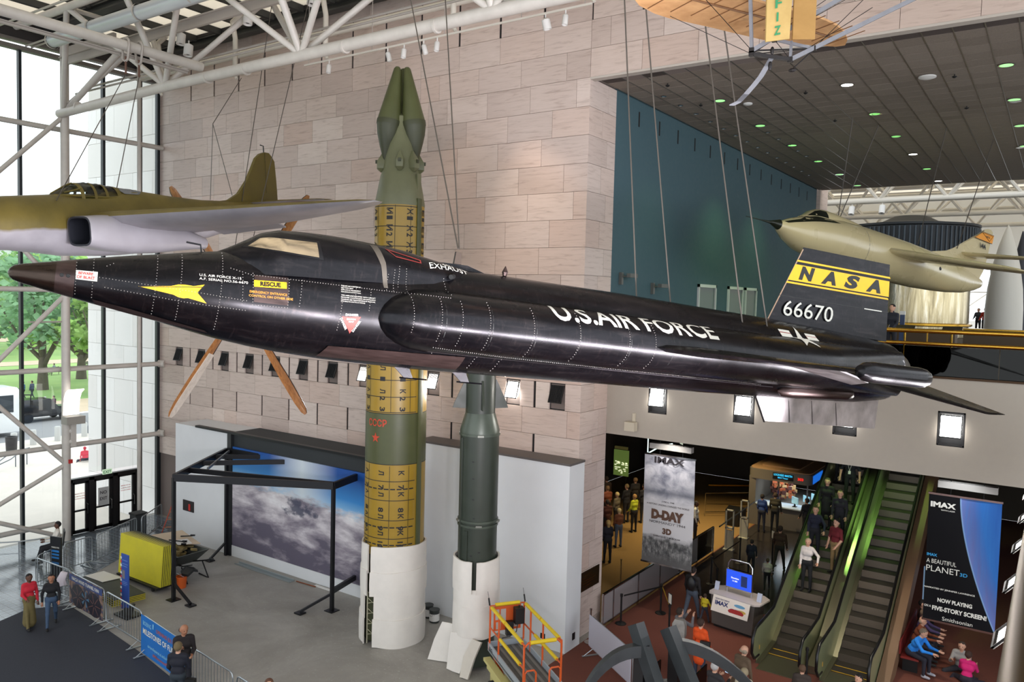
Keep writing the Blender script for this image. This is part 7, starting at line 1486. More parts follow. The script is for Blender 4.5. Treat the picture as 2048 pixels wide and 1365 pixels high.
# hanging banners
def hang_banner(name, lab, x0, x1, z0, z1, y, m, bars):
    t = thing(name, lab, 'banner', ((x0 + x1) / 2, y, z0)); W = x1 - x0; H = z1 - z0
    MB().grid(lambda a, b: (x0 + W * a, y + .02 * math.sin(6 * a + 4 * b), z0 + H * b), 10, 6).build('print', m, t, 60)
    for z in (z0, z1): MB().b2((x0 - .02, y - .02, z - .025), (x1 + .02, y + .03, z + .025)).build('batten', M_CHROME, t)
    o = MB().b2((x0 + .2, y - .12, z1 + .2), (x1 - .1, y + .08, z1 + .37)).build('light_box', mat('box_grey_white', (170, 166, 160), .5), t)
    for f in (.3, .75): MB().tube([(x0 + W * f, y, z1), (x0 + W * f, y, 6.3)], .01, 4).build('hanger', M_BLACK, t)
    def wr(s, u, w, h, width, m2, align='L', bold=.02, nm='lettering'): q = MB(); text_on(q, s, h, (x0 + W * u, y - .028, z0 + H * w), (1, 0, 0), (0, 0, 1), width, align, bold); return q.build(nm, m2, t)
    return wr
def uv_print(name, x0, W, z0, H):
    t = NT(name); g = t.add('ShaderNodeNewGeometry').outputs['Position']; sp = t.add('ShaderNodeSeparateXYZ'); t.l.new(g, sp.inputs[0])
    u = t.math('DIVIDE', t.math('SUBTRACT', sp.outputs[0], x0), W); w = t.math('DIVIDE', t.math('SUBTRACT', sp.outputs[2], z0), H); c = t.add('ShaderNodeCombineXYZ'); t.l.new(u, c.inputs[0]); t.l.new(w, c.inputs[1]); t.b.inputs['Roughness'].default_value = .55; return t, u, w, c.outputs[0]
t, u, w, c = uv_print('war_film_print', -10.66, 1.68, 1.64, 3.46)
mp = t.add('ShaderNodeMapping', Scale=(2.5, 6, 1)); t.l.new(c, mp.inputs[0]); n1 = t.noise(mp.outputs[0], 1.6, 6, .6, .6); n2 = t.noise(c, 14, 5, .7)
sky = t.ramp(n1, [(.3, (112, 114, 128)), (.5, (176, 176, 184)), (.7, (214, 212, 216))]); sky = t.mix(t.ramp(w, [(.60, (0, 0, 0, 1)), (.66, (.8, .8, .8, 1)), (.70, (.3, .3, .3, 1)), (.8, (0, 0, 0, 1))]), sky, lin((84, 88, 100)))
mid = t.mix(t.ramp(w, [(.55, (0, 0, 0, 1)), (.64, (1, 1, 1, 1))]), lin((196, 194, 196)), sky); bt_ = t.ramp(n2, [(.35, (44, 44, 46)), (.5, (96, 96, 96)), (.65, (150, 148, 146))]); edge = t.math('ADD', w, t.math('MULTIPLY', t.math('SUBTRACT', n1, .5), .12))
bt_ = t.mix(t.ramp(w, [(.03, (1, 1, 1, 1)), (.12, (0, 0, 0, 1))]), bt_, lin((90, 88, 88))); t.setc(t.mix(t.ramp(edge, [(.22, (0, 0, 0, 1)), (.27, (1, 1, 1, 1))]), bt_, mid))
wr = hang_banner('war_film_banner', 'tall grey film banner reading D-DAY NORMANDY 1944 hanging over the lobby', -10.66, -8.98, 1.64, 5.1, 23.0, t.m, 1)
M_BK = mat('print_charcoal', (52, 48, 52), .5); M_BRN = mat('print_brown', (88, 62, 48), .5)
for s, u_, w_, h, wd, m_, b in (('IMAX', .5, .93, .19, 1.0, M_BK, .04), ('JUNE 6, 1944', .5, .575, .05, .42, M_BK, .01), ('A HISTORIC LANDING CHANGED THE WORLD', .5, .54, .055, 1.42, M_BK, .01), ('D-DAY', .5, .42, .27, 1.08, M_BRN, .08), ('NORMANDY 1944', .5, .375, .085, 1.2, M_BK, -.005), ('3D', .5, .29, .17, .3, M_BRN, .06), ('NARRATED BY TOM BROKAW', .5, .25, .06, .9, M_BK, .01)): wr(s, u_, w_, h, wd, m_, 'C', b)
t, u, w, c = uv_print('planet_film_print', -2.61, 1.62, 1.8, 3.33)
lim = t.math('SUBTRACT', u, t.math('ADD', .43, t.math('MULTIPLY', t.math('POWER', t.math('SUBTRACT', 1.0, w), 1.6), .56))); mp = t.add('ShaderNodeMapping', Scale=(7, 1.2, 1)); t.l.new(c, mp.inputs[0]); n1 = t.noise(mp.outputs[0], 1.5, 6, .6, .8)
ea = t.mix(n1, t.ramp(lim, [(0, (128, 120, 170)), (.12, (104, 92, 136)), (.3, (30, 92, 170)), (.5, (22, 60, 150))]), lin((60, 120, 190))); t.setc(t.mix(t.ramp(lim, [(0, (0, 0, 0, 1)), (.012, (1, 1, 1, 1))]), lin((10, 10, 14)), t.mix(t.ramp(lim, [(.0, (1, 1, 1, 1)), (.03, (0, 0, 0, 1))]), ea, lin((150, 190, 226))))); t.b.inputs['Specular IOR Level'].default_value = .15
wr = hang_banner('planet_film_banner', 'tall black and blue film banner reading A BEAUTIFUL PLANET over the lobby', -2.61, -.99, 1.8, 5.13, 23.0, t.m, 1)
M_SKYT = mat('print_cyan', (46, 150, 206), .5)
for s, u_, w_, h, wd, m_, b in (('IMAX', .03, .90, .13, .58, M_WHT, .05), ('WITH LASER', .18, .875, .035, .32, M_WHT, .01), ('IMAX', .015, .51, .07, .24, M_SKYT, .04), ('A BEAUTIFUL', .015, .455, .115, .68, M_WHT, 0), ('PLANET', .015, .39, .16, .76, M_WHT, 0), ('3D', .49, .39, .09, .17, M_SKYT, .02), ('NARRATED BY JENNIFER LAWRENCE', .0, .255, .04, 1.15, M_WHT, .02), ('NOW PLAYING', .20, .16, .10, .78, M_WHT, .04), ('ON A', .015, .105, .06, .16, M_WHT, .02), ('FIVE-STORY SCREEN!', .13, .09, .11, 1.22, M_WHT, .04), ('Smithsonian', .28, .02, .10, .68, M_WHT, 0)): wr(s, u_, w_, h, wd, m_, 'L', b)
# ticket kiosk
K0 = V(-7.68, 23.55, 0); kd = Matrix.Rotation(-.16, 3, 'Z'); kx = kd @ V(1, 0, 0); ky = kd @ V(0, 1, 0)
kk = thing('ticket_kiosk', 'ticket kiosk with a glowing blue screen and a printed IMAX panel', 'kiosk', K0)
def kp(a, b, z): return K0 + kx * a + ky * b + V(0, 0, z)
MB().rings([[kp(a, b, z) for a, b in ((-s, -.35), (s, -.35), (s + .0, .3), (s * .7, .45), (-s * .7, .45), (-s, .3))] for s, z in ((.66, .08), (.72, 1.0))]).build('counter_body', mat('kiosk_grey', (96, 90, 86), .5), kk); MB().rings([[kp(a, b, z) for a, b in ((-.8, -.3), (-.74, -.42), (.74, -.42), (.86, -.3), (.86, .35), (.6, .52), (-.6, .52), (-.8, .35))] for z in (1.0, 1.05)]).build('counter_top', mat('kiosk_top', (196, 186, 180), .4), kk); MB().rings([[kp(a, b, z) for a, b in ((-.62, -.3), (.62, -.3), (.62, .4), (-.62, .4))] for z in (0, .1)]).build('plinth', M_BLACK, kk)
MB().prism([kp(-.56, -.45, 1.04), kp(.64, -.45, 1.04), kp(.60, -.53, .56), kp(-.60, -.53, .56)], -ky * .02).build('printed_panel', mat('panel_print', (226, 216, 206), .5, emit=.12), kk)
m = MB(); e = V(0, 0, 1) + ky * .16
text_on(m, 'NOW FEATURING', .045, kp(-.48, -.495, .93), kx, e, .46); text_on(m, 'IMAX', .12, kp(-.48, -.52, .78), kx, e, .44, bold=.04); m.build('lettering', mat('print_navy', (48, 58, 110), .5), kk)
for (a, z, rx, rz, cc) in ((.22, .70, .26, .09, (190, 60, 60)), (.12, .72, .12, .07, (90, 50, 110)), (.40, .76, .14, .05, (226, 190, 90)), (.32, .90, .18, .05, (120, 180, 220)), (.26, .76, .18, .05, (232, 226, 222))): MB().add([kp(a + rx * math.cos(q), -.535 + .16 * (z - .7) + .0, z + rz * math.sin(q)) for q in np.linspace(0, 2 * PI, 13)[:-1]], [tuple(range(12))]).build('printed_swirl', mat('swirl_%d_%d' % cc[:2], cc, .5), kk)
M_SCR = NT('blue_screen'); M_SCR.setc((0, 0, 0, 1)); M_SCR.b.inputs['Emission Color'].default_value = lin((44, 92, 248)); M_SCR.b.inputs['Emission Strength'].default_value = 1.0; M_SCR = M_SCR.m
MB().prism([kp(-.44, .02, 1.2), kp(.44, .02, 1.2), kp(.44, .02, 1.78), kp(-.44, .02, 1.78)], ky * .08).build('screen_case', M_CHROME, kk); MB().prism([kp(-.41, .0, 1.23), kp(.41, .0, 1.23), kp(.41, .0, 1.75), kp(-.41, .0, 1.75)], ky * .01).build('screen', M_SCR, kk)
m = MB(); text_on(m, 'Showtime', .05, kp(-.12, -.008, 1.51), kx, (0, 0, 1), .26, 'C'); text_on(m, '11:00', .05, kp(-.12, -.008, 1.42), kx, (0, 0, 1), .16, 'C'); m.build('screen_lettering', mat('screen_white', (235, 235, 255), .5, emit=.9), kk); MB().prism([kp(.08, -.006, 1.33), kp(.28, -.006, 1.33), kp(.28, -.006, 1.66), kp(.08, -.006, 1.66)], ky * -.002).build('screen_poster', mat('poster_navy', (30, 44, 90), .5, emit=.5), kk)
MB().tube([kp(-.4, .06, 1.05), kp(-.4, .06, 1.95), kp(-.3, .06, 2.08), kp(.3, .06, 2.08), kp(.4, .06, 1.95), kp(.4, .06, 1.05)], .032, 8).build('hoop', M_CHROME, kk, 60)
for k, a in enumerate((-.68, .72)): o = MB().prism([kp(a - .07, -.1, 1.055), kp(a + .07, -.1, 1.055), kp(a + .07, -.04, 1.3), kp(a - .07, -.04, 1.3)], ky * .03).build('leaflet_holder', mat('leaflet', (180, 186, 206), .4)); tag(o, 'small leaflet holder on the kiosk top, %s the escalator' % ('away from' if k == 0 else 'toward'), 'leaflet holder')
# ticket booth
bo = thing('ticket_booth', 'glass fronted ticket and gift booth with blue sign at the back of the lobby', 'booth', (-10, 36.2, 0)); M_BOO = mat('booth_grey', (112, 106, 98), .5); M_BTOP = mat('booth_roof_tan', (176, 140, 104), .6)
def rrect(x0, x1, y0, y1, r, z): return [V(cx + r * math.cos(a), cy + r * math.sin(a), z) for cx, cy, s in ((x1 - r, y1 - r, 0), (x0 + r, y1 - r, 1), (x0 + r, y0 + r, 2), (x1 - r, y0 + r, 3)) for a in [PI / 2 * s + PI / 2 * q / 4 for q in range(5)]]
MB().rings([rrect(-11.25, -8.6, 35.4, 39.5, .3, z) for z in (0, .95)]).build('counter_wall', M_BOO, bo, 40); MB().rings([rrect(-11.3, -8.55, 35.35, 39.6, .3, z) for z in (2.1, 2.55)]).build('fascia', M_BOO, bo, 40); MB().rings([rrect(-11.25, -8.6, 35.4, 39.55, .3, z) for z in (2.55, 2.6)]).mi(0).rings([rrect(-10.9, -9.2, 35.9, 39, .2, z) for z in (2.6, 2.66)]).build('roof', M_BTOP, bo, 40)
MB().b2((-11.25, 35.4, 0), (-10.95, 39.5, 2.2)).build('end_panel', M_BOO, bo)
for x, y in ((-9.95, 35.45), (-8.75, 35.6), (-8.65, 37.5)): MB().b2((x - .03, y - .03, .95), (x + .03, y + .03, 2.1)).build('glazing_post', M_CHROME, bo)
MB().rings([rrect(-11.0, -8.5, 35.3, 36.2, .25, z) for z in (.95, 1.0)]).build('counter_top', mat('counter_bright', (196, 210, 222), .3), bo)
MB().prism([(-10.2, 35.34, 2.2), (-9.3, 35.34, 2.2), (-9.3, 35.34, 2.48), (-10.2, 35.34, 2.48)], (0, .01, 0)).build('sign_panel', M_BLACK, bo); M_CYE = mat('sign_cyan_lit', (60, 190, 240), .5, emit=1.0)
m = MB(); text_on(m, 'LOCKHEED MARTIN', .09, (-9.75, 35.33, 2.36), (1, 0, 0), (0, 0, 1), .8, 'C', .03); text_on(m, 'IMAX Theater', .07, (-9.75, 35.33, 2.25), (1, 0, 0), (0, 0, 1), .45, 'C'); m.build('sign_lettering', M_CYE, bo); m = MB(); text_on(m, '303', .11, (-9.0, 35.33, 2.28), (1, 0, 0), (0, 0, 1), .24, 'C', .03); m.build('number_display', mat('led_red', (240, 40, 30), .5, emit=1.2), bo); MB().b2((-8.54, 35.6, 2.15), (-8.52, 37.2, 2.5)).build('side_sign', mat('side_sign_blue', (30, 110, 220), .5, emit=.8), bo)
R = random.Random(9); g = MB()
for k in range(70): g.mi(k % 3).box((-10.6 + R.uniform(0, 1.0), 36.4 + R.uniform(0, 1.2), 1.1 + R.uniform(.0, .9)), (R.uniform(.08, .2), .1, R.uniform(.08, .2)), R.uniform(0, 1))
o = g.build('gift_goods', [mat('goods_orange', (186, 92, 52), .6), mat('goods_tan', (196, 160, 110), .6), mat('goods_dark', (90, 50, 44), .6)]); stuff(o); o['label'] = 'colourful small gift goods heaped inside the booth'
for k, (x, y) in enumerate(((-9.3, 35.75), (-8.95, 36.3), (-8.75, 36.9))): t = thing('monitor', 'computer monitor on the booth counter, %s from its front corner' % NTH[k], 'monitor', (x, y, 1)); MB().box((x, y, 1.28), (.04, .42, .3), .9).build('screen', mat('monitor_glow', (150, 196, 210), .3, emit=.35), t); MB().box((x, y, 1.07), (.06, .08, .14)).box((x, y, 1.01), (.18, .18, .02)).build('stand', M_BLACK, t)
light('AREA', 'booth_lamp', (-9.7, 36.6, 2.05), 40, (.8, .92, 1), (-9.7, 36.5, 0), 1.6)
# theatre entrance: neon outline, lightbox, rail, black box
ne = thing('neon_sign', 'white neon outline sign with a leaping dolphin shape over the theatre entrance', 'sign', (-15.5, 33.8, 3)); M_NEON = mat('neon_white', (220, 244, 240), .5, emit=1.6); M_CYB = mat('neon_cyan', (70, 190, 220), .5, emit=1.2)
MB().tube([(-15.4, 33.5, 2.9), (-15.4, 33.5, 4.0), (-14.7, 33.5, 4.45), (-13.9, 33.5, 4.6), (-13.4, 33.5, 4.5)], .025, 5).tube([(-15.35, 33.5, 3.7), (-14.8, 33.5, 4.2), (-14.1, 33.5, 4.4)], .03, 5).tube([(-15.4, 33.5, 2.9), (-14.8, 33.5, 3.3), (-14.2, 33.5, 3.5)], .03, 5).build('neon_tube', M_NEON, ne); MB().prism([(-14.5, 33.5, 4.0), (-14.1, 33.5, 4.35), (-13.75, 33.5, 4.3), (-13.6, 33.5, 3.95), (-13.7, 33.5, 3.5), (-13.85, 33.5, 3.55), (-13.85, 33.5, 3.85), (-14.2, 33.5, 3.8)], (0, .03, 0)).build('dolphin_shape', mat('dolphin_pale', (190, 206, 196), .5, emit=.5), ne); MB().tube([(-17.2, 33.6, 4.1), (-16.7, 33.6, 4.25), (-16.2, 33.6, 4.2), (-15.9, 33.6, 4.45)], .05, 5).build('neon_tube', M_CYB, ne); MB().tube([(-15.4, 33.5, 4.0), (-15.4, 33.5, 6.3)], .02, 5).tube([(-13.6, 33.5, 4.5), (-13.6, 33.5, 6.3)], .02, 5).build('hanger', M_BLACK, ne); MB().b2((-17.2, 33.55, 4.3), (-15.8, 33.6, 4.7)).build('lit_picture', mat('lit_picture', (120, 150, 130), .5, emit=.4), ne)
lb = thing('poster_lightbox', 'lit green film poster box on a pole above the queue', 'poster', (-16.6, 33.2, 0)); MB().b2((-16.95, 33.15, 1.75), (-16.2, 33.22, 2.95)).build('box', mat('poster_green', (90, 110, 52), .5, emit=.6), lb); MB().b2((-16.9, 33.1, 3.0), (-16.25, 33.2, 3.12)).build('header', mat('header_olive', (90, 84, 44), .5, emit=.3), lb); MB().tube([(-16.3, 33.2, 0), (-16.3, 33.2, 1.8)], .03, 6).build('pole', M_CHROME, lb)
m = MB(); R = random.Random(5)
for k in range(22): a = R.uniform(-.3, .28); z = R.uniform(1.85, 2.4); m.b2((-16.6 + a, 33.13, z), (-16.55 + a + R.uniform(.02, .1), 33.145, z + .05))
stuff(m.build('poster_print', mat('poster_pale', (226, 232, 190), .5, emit=.8), lb))
gr_ = thing('guard_rail', 'shiny low guard rail with glass at the far end of the tan floor', 'railing', (-13, 36, 0)); MB().tube([(-13.2, 35.2, 0), (-13.2, 35.2, 1.1), (-11.4, 36.8, 1.1)], .03, 6).tube([(-13.2, 35.2, .2), (-11.4, 36.8, .2)], .02, 6).build('rail', M_CHROME, gr_); MB().tube([(-13.6, 36.6, 1.15), (-11.6, 38.2, 1.15)], .04, 6).build('rail', M_BRASS, gr_)
o = MB().prism([(-11.95, 34.4, 0), (-11.35, 34.4, 0), (-11.3, 35.3, 0), (-12.1, 35.3, 0)], (0, 0, .7)).build('black_case', M_BLACK); tag(o, 'black box standing on the tan floor beside the booth', 'case')
# bench beside the second escalator
bn = thing('lobby_bench', 'low red backed bench beside the second escalator', 'bench', (-3.0, 24.8, 0)); MB().b2((-3.15, 23.5, .40), (-2.7, 26.4, .45)).build('seat', mat('bench_red', (120, 34, 30), .5), bn); MB().b2((-3.19, 23.5, .5), (-3.15, 26.4, .85)).build('backrest', mat('bench_red', (120, 34, 30), .5), bn)
for y in (23.7, 25.0, 26.2): MB().b2((-3.12, y, 0), (-2.75, y + .06, .4)).build('leg', M_BLACK, bn)
t = thing('poster_stand', 'pale blue lit poster stand behind the planet banner', 'poster', (-2.9, 27, 0)); MB().b2((-3.1, 27, .5), (-2.5, 27.06, 2.0)).build('panel', mat('poster_pale_blue', (130, 160, 190), .5, emit=.25), t); MB().b2((-2.85, 27, 0), (-2.75, 27.08, .5)).build('post', M_BLACK, t)
# plaque on the marble return
t = thing('bronze_plaque', 'dark bronze plaque on the marble return by the lobby', 'plaque', (XC + .02, 20.4, 1.6)); MB().b2((XC + .002, 19.72, 1.36), (XC + .022, 21.05, 1.93)).build('plate', mat('bronze', (70, 52, 30), .35, .8), t)
m = MB()
for k, wd in enumerate((.5, .8, .9, .7, .4)): m.b2((XC + .02, 20.4 - wd / 2, 1.8 - .08 * k), (XC + .023, 20.4 + wd / 2, 1.815 - .08 * k))
m.build('raised_line', M_BRASS, t)
# ================================================================== CLOSE OBJECTS AT THE LOWER EDGE
M_DST = mat('exhibit_dark_steel', (44, 48, 50), .5, .2, (8, .12)); xs_ = thing('exhibit_stand', 'tall dark steel exhibit stand with curved ring beams at the lower edge', 'stand', (-4.7, 11.2, 0))
MB().beam((-5.06, 10.80, 5.03), (-4.1, 10.45, 3.3), .17, .2).build('sloping_beam', M_DST, xs_); MB().beam((-4.65, 11.06, 4.99), (-3.55, 10.7, 3.3), .17, .2).build('sloping_beam', M_DST, xs_)
def arc(pts): 
    p = [Vector(q) for q in pts]; o = []
    for i in range(13): f = i / 12; o.append((1 - f) ** 2 * p[0] + 2 * f * (1 - f) * p[1] + f * f * p[2])
    return o
for a in (((-5.75, 10.2, 3.7), (-5.5, 10.5, 4.75), (-4.85, 10.8, 4.72)), ((-4.5, 11.15, 4.78), (-3.9, 11.5, 4.72), (-3.3, 11.75, 3.9))):
    q = arc(a); MB().rings([[x + V(0, 0, -.11), x + V(.08, -.1, -.11), x + V(.08, -.1, .07), x + V(0, 0, .07)] for x in q]).build('ring_beam', M_DST, xs_, 40)
for x, y in ((-4.98, 10.86), (-4.55, 11.14)): MB().b2((x - .09, y - .07, 0), (x + .07, y + .07, 4.75)).build('column', M_BLACK, xs_)
for x, y in ((-4.82, 10.7), (-4.2, 11.0)): MB().b2((x, y, 2.2), (x + .02, y + .5, 4.4)).build('glass_panel', M_SMOKE, xs_)
MB().beam((-4.95, 10.9, 4.1), (-4.5, 11.2, 4.1), .1, .12).build('cross_beam', M_DST, xs_)
br = thing('near_brass_rail', 'wide brass handrail close to the viewer along the balcony edge', 'railing', (0, 3, 9.4)); MB().tube([(.012, .6, 9.4), (.012, 19.5, 9.4)], .06, 20).build('rail', mat('brass_near', (84, 62, 26), .42, 1.0), br, 60)
for k in range(9): MB().b2((.05, .8 + 2.2 * k, 8.28), (.08, .84 + 2.2 * k, 9.36)).build('post', M_BRASS, br)
struct(MB().b2((.03, -6, 5.9), (.35, YW, 8.28)).build('wall_parapet_near', M_PARA))['label'] = 'cream balcony front below the viewer'
for k in range(8): 
    y = 6.4 + 1.62 * k
    floodlight((.03, y, 7.1), (-1, 0, 0), M_LAMPDIM, '%s louvred floodlight in the balcony front under the near brass rail' % NTH[k], .5, .8, .7)
for y in (1.6, 4.0, 6.4, 8.0, 9.7, 11.3, 12.9, 16.1): light('SPOT', 'floodlight_beam', (-.45, y, 7.05), 1900, (1, .95, 1), (-6.2, 9.4, 9.7), .15, 78, .7)
# lobby lamps; the two green spots are added in place of balustrade lighting
for x, y, c, p, tg, sp in ((-13, 30, (1, .8, .42), 700, (-12.6, 30.5, 0), 95), (-12.2, 33, (1, .78, .4), 1200, (-11.9, 33.6, 0), 90), (-11.9, 25.5, (1, .85, .6), 160, (-12.2, 25.5, 0), 90), (-15.2, 29, (1, .78, .5), 200, (-15.2, 30.5, 1), 80), (-5.9, 27, (.5, 1, .25), 240, (-5.9, 27.5, 2.4), 70), (-4.2, 28, (.5, 1, .25), 220, (-4.2, 28.5, 3), 70), (-4.6, 23.0, (1, .86, .66), 480, (-4.8, 23.2, 0), 80), (-9.6, 22.2, (1, .95, .9), 200, (-9.8, 23, 3.0), 80), (-1.9, 22.2, (.9, .95, 1), 90, (-1.9, 23, 3.4), 90), (-7.6, 22.8, (1, .9, .85), 120, (-7.6, 23.4, .9), 60), (-1.8, 24.2, (1, .9, .8), 110, (-2, 24.5, 0), 90), (-9.2, 31, (1, .9, .8), 120, (-9, 31, 0), 110)): light('SPOT', 'lobby_lamp', (x, y, 6.2), p, c, tg, .1, sp, .7)
# ================================================================== PEOPLE: each body one continuous skin grown round a posed skeleton
def cmat(c): return mat('cloth_%d_%d_%d' % c, c, .85, 0, (14, .12))
SKIN = {'l': (206, 158, 132), 'm': (170, 118, 90), 'd': (96, 64, 48)}
def surface(caps, h):
    P = np.array([[*a, *b] for a, b, *_ in caps]); R = np.array([[c[2], c[3]] for c in caps]); mx_ = R.max()
    lo = np.minimum(P[:, :3].min(0), P[:, 3:].min(0)) - mx_ - 2 * h; hi = np.maximum(P[:, :3].max(0), P[:, 3:].max(0)) + mx_ + 2 * h
    n = np.ceil((hi - lo) / h).astype(int) + 1; D = np.full(n, 9.0, np.float32); ID = np.zeros(n, np.int8); RAW = np.full(n, 9.0, np.float32); ax = [lo[i] + h * np.arange(n[i]) for i in range(3)]
    for a, b, ra, rb, mid, *k in caps:
        k = k[0] if k else .03; a = np.array(a); b = np.array(b); r = max(ra, rb) + .12
        i0 = np.maximum(0, ((np.minimum(a, b) - r - lo) / h).astype(int)); i1 = np.minimum(n, ((np.maximum(a, b) + r - lo) / h).astype(int) + 2); s = tuple(slice(p, q) for p, q in zip(i0, i1))
        X = np.stack(np.meshgrid(*[ax[i][s[i]] for i in range(3)], indexing='ij'), -1); ab = b - a; L = max(ab @ ab, 1e-9); t = np.clip(((X - a) @ ab) / L, 0, 1)
        d = np.linalg.norm(X - a - t[..., None] * ab, axis=-1) - (ra + t * (rb - ra)); o = D[s]; e = np.clip(.5 + .5 * (o - d) / k, 0, 1); D[s] = o * (1 - e) + d * e - k * e * (1 - e)
        w = d < RAW[s]; RAW[s] = np.where(w, d, RAW[s]); ID[s] = np.where(w, mid, ID[s])
    ins = D < 0; c = [ins[i:n[0] - 1 + i, j:n[1] - 1 + j, l:n[2] - 1 + l] for i in (0, 1) for j in (0, 1) for l in (0, 1)]; cnt = sum(q.astype(int) for q in c); act = (cnt > 0) & (cnt < 8)
    idx = np.full(act.shape, -1); ii = np.argwhere(act); idx[act] = np.arange(len(ii)); acc = np.zeros((len(ii), 3)); w = np.zeros(len(ii)); cr = [(i, j, l) for i in (0, 1) for j in (0, 1) for l in (0, 1)]
    for p in cr:
        for axn in range(3):
            if p[axn]: continue
            q = list(p); q[axn] = 1; u = D[tuple((ii + p).T)]; v = D[tuple((ii + q).T)]; m = (u < 0) != (v < 0); t = np.where(m, u / np.where(u == v, 1, u - v), 0); pos = np.array(p, float)[None].repeat(len(ii), 0); pos[:, axn] += t; acc += pos * m[:, None]; w += m
    V_ = lo + h * (ii + acc / np.maximum(w, 1)[:, None]); F = []; Mi = []
    for axn in range(3):
        o1, o2 = [(1, 2), (2, 0), (0, 1)][axn]; s0 = [slice(1, -1)] * 3; s0[axn] = slice(0, -1); s1 = list(s0); s1[axn] = slice(1, None); A = ins[tuple(s0)]; B = ins[tuple(s1)]
        for e in np.argwhere(A != B):
            g = e + 1; g[axn] -= 1; q = []
            for d1, d2 in ((0, 0), (1, 0), (1, 1), (0, 1)): r = g.copy(); r[o1] -= d1; r[o2] -= d2; q.append(int(idx[tuple(r)]))
            F.append(q if A[tuple(e)] else q[::-1]); Mi.append(int(ID[tuple(g)]))
    return V_, F, Mi
UNITH = 1.7
def person(x, y, z, rz, h, label, top, bot, hair=(50, 38, 30), skin='l', arms=((5, 8, 10), (5, 8, 10)), legs=((0, 3, 0), (0, 3, 0)), lean=0, head=(0, 0), opt='', res=.026, group=None, shoe=(30, 28, 28), seat=None):
    """arms and legs: (forward swing, out, bend) in degrees for the right and the left side"""
    r_ = math.radians; C_ = []; hp = np.array([0, 0, .92]); ln = r_(lean)
    def T(p): q = np.array(p) - hp; return hp + np.array([q[0], q[1] * math.cos(ln) + q[2] * math.sin(ln), -q[1] * math.sin(ln) + q[2] * math.cos(ln)])
    g = .86 if 'w' in opt else 1.0
    C_ += [((-.065, 0, .93), (.065, 0, .93), .118, .118, 2), (T((-.05 * g, .0, 1.05)), T((.05 * g, .0, 1.05)), .112 * g, .112 * g, 1), (T((-.075 * g, .01, 1.24)), T((.075 * g, .01, 1.24)), .116, .116, 1), (T((-.135 * g, 0, 1.385)), T((.135 * g, 0, 1.385)), .072, .072, 1), (T((0, 0, 1.42)), T((0, .01, 1.5)), .052, .05, 0)]
    if 'belly' in opt: C_.append((T((-.04, .06, 1.08)), T((.04, .06, 1.08)), .13, .13, 1))
    hy, hpit = r_(head[0]), r_(head[1])
    def H(p): q = np.array(p, float); q = np.array([q[0], q[1] * math.cos(hpit) + q[2] * math.sin(hpit), -q[1] * math.sin(hpit) + q[2] * math.cos(hpit)]); q = np.array([q[0] * math.cos(hy) - q[1] * math.sin(hy), q[0] * math.sin(hy) + q[1] * math.cos(hy), q[2]]); return T((0, .01, 1.49)) + q
    C_ += [(H((0, .005, .08)), H((0, .0, .125)), .082, .092, 0), (H((0, .04, .045)), H((0, .045, .05)), .05, .05, 0), (H((0, .10, .085)), H((0, .105, .075)), .012, .016, 0, .012)] + [(H((s * .088, -.005, .085)), H((s * .09, -.01, .10)), .018, .018, 0, .012) for s in (-1, 1)]
    if 'bald' not in opt: C_.append((H((0, -.028, .115)), H((0, -.012, .138)), .092, .093, 3, .01))
    else: C_.append((H((-.06, -.05, .085)), H((.06, -.05, .085)), .05, .05, 3, .01))
    if 'long' in opt: C_.append((H((0, -.05, .10)), T((0, -.09, 1.34)), .085, .06, 3, .02))
    if 'bun' in opt: C_.append((H((0, -.06, .08)), H((0, -.05, .0)), .075, .05, 3, .02))
    hands = []
    for s, (f, o, e) in ((1, arms[0]), (-1, arms[1])):
        S = T((s * .185 * g, 0, 1.375)); f, o, e = r_(f + lean * 0), r_(o), r_(e); d = np.array([s * math.sin(o), math.sin(f) * math.cos(o), -math.cos(f) * math.cos(o)]); E = S + d * .285; d2 = np.array([s * math.sin(o) * .3 - s * .55 * min(1, e / 2.2), math.sin(f + e), -math.cos(f + e)]); d2 /= np.linalg.norm(d2); W = E + d2 * .25; K = W + d2 * .085
        C_ += [(S, E, .056, .046, 1), (E, W - d2 * .01, .045, .034, 1 if 'short' not in opt else 0), (W, K, .027, .03, 0, .015)]; hands.append((K, d2, s))
    ank = []
    for s, (f, o, k) in ((1, legs[0]), (-1, legs[1])):
        J = np.array([s * .088, 0, .90]); f, o, k = r_(f), r_(o), r_(k); d = np.array([s * math.sin(o), math.sin(f) * math.cos(o), -math.cos(f) * math.cos(o)]); Kn = J + d * .43; d2 = np.array([s * math.sin(o) * .4, math.sin(f - k), -math.cos(f - k)]); d2 /= np.linalg.norm(d2); An = Kn + d2 * .40; toe = np.array([0, math.cos(min(0, (f - k)) * .6), math.sin(min(0, f - k) * .6)]) * .15
        C_ += [(J, Kn, .088, .06, 2), (Kn, An, .058, .042, 2), (An + (0, -.02, -.035), An + toe + (0, 0, -.035), .042, .034, 4, .015)]; ank.append(An[2] - .078 + min(0, toe[2]))
    if 'skirt' in opt: C_.append(((0, 0, .95), (0, .02, .22), .13, .19, 2))
    if 'coat' in opt: C_.append(((0, 0, 1.0), (0, .0, .62), .13, .16, 1))
    base = min(ank) if seat is None else .92 - .12 - seat / (h / UNITH); sc = h / UNITH; v, F, Mi = surface(C_, res / sc); m = MB()
    for k in (0, 1, 2, 3, 4): pass
    m.v = [tuple(p) for p in v]; m.f = [tuple(q) for q in F]; m.m = Mi
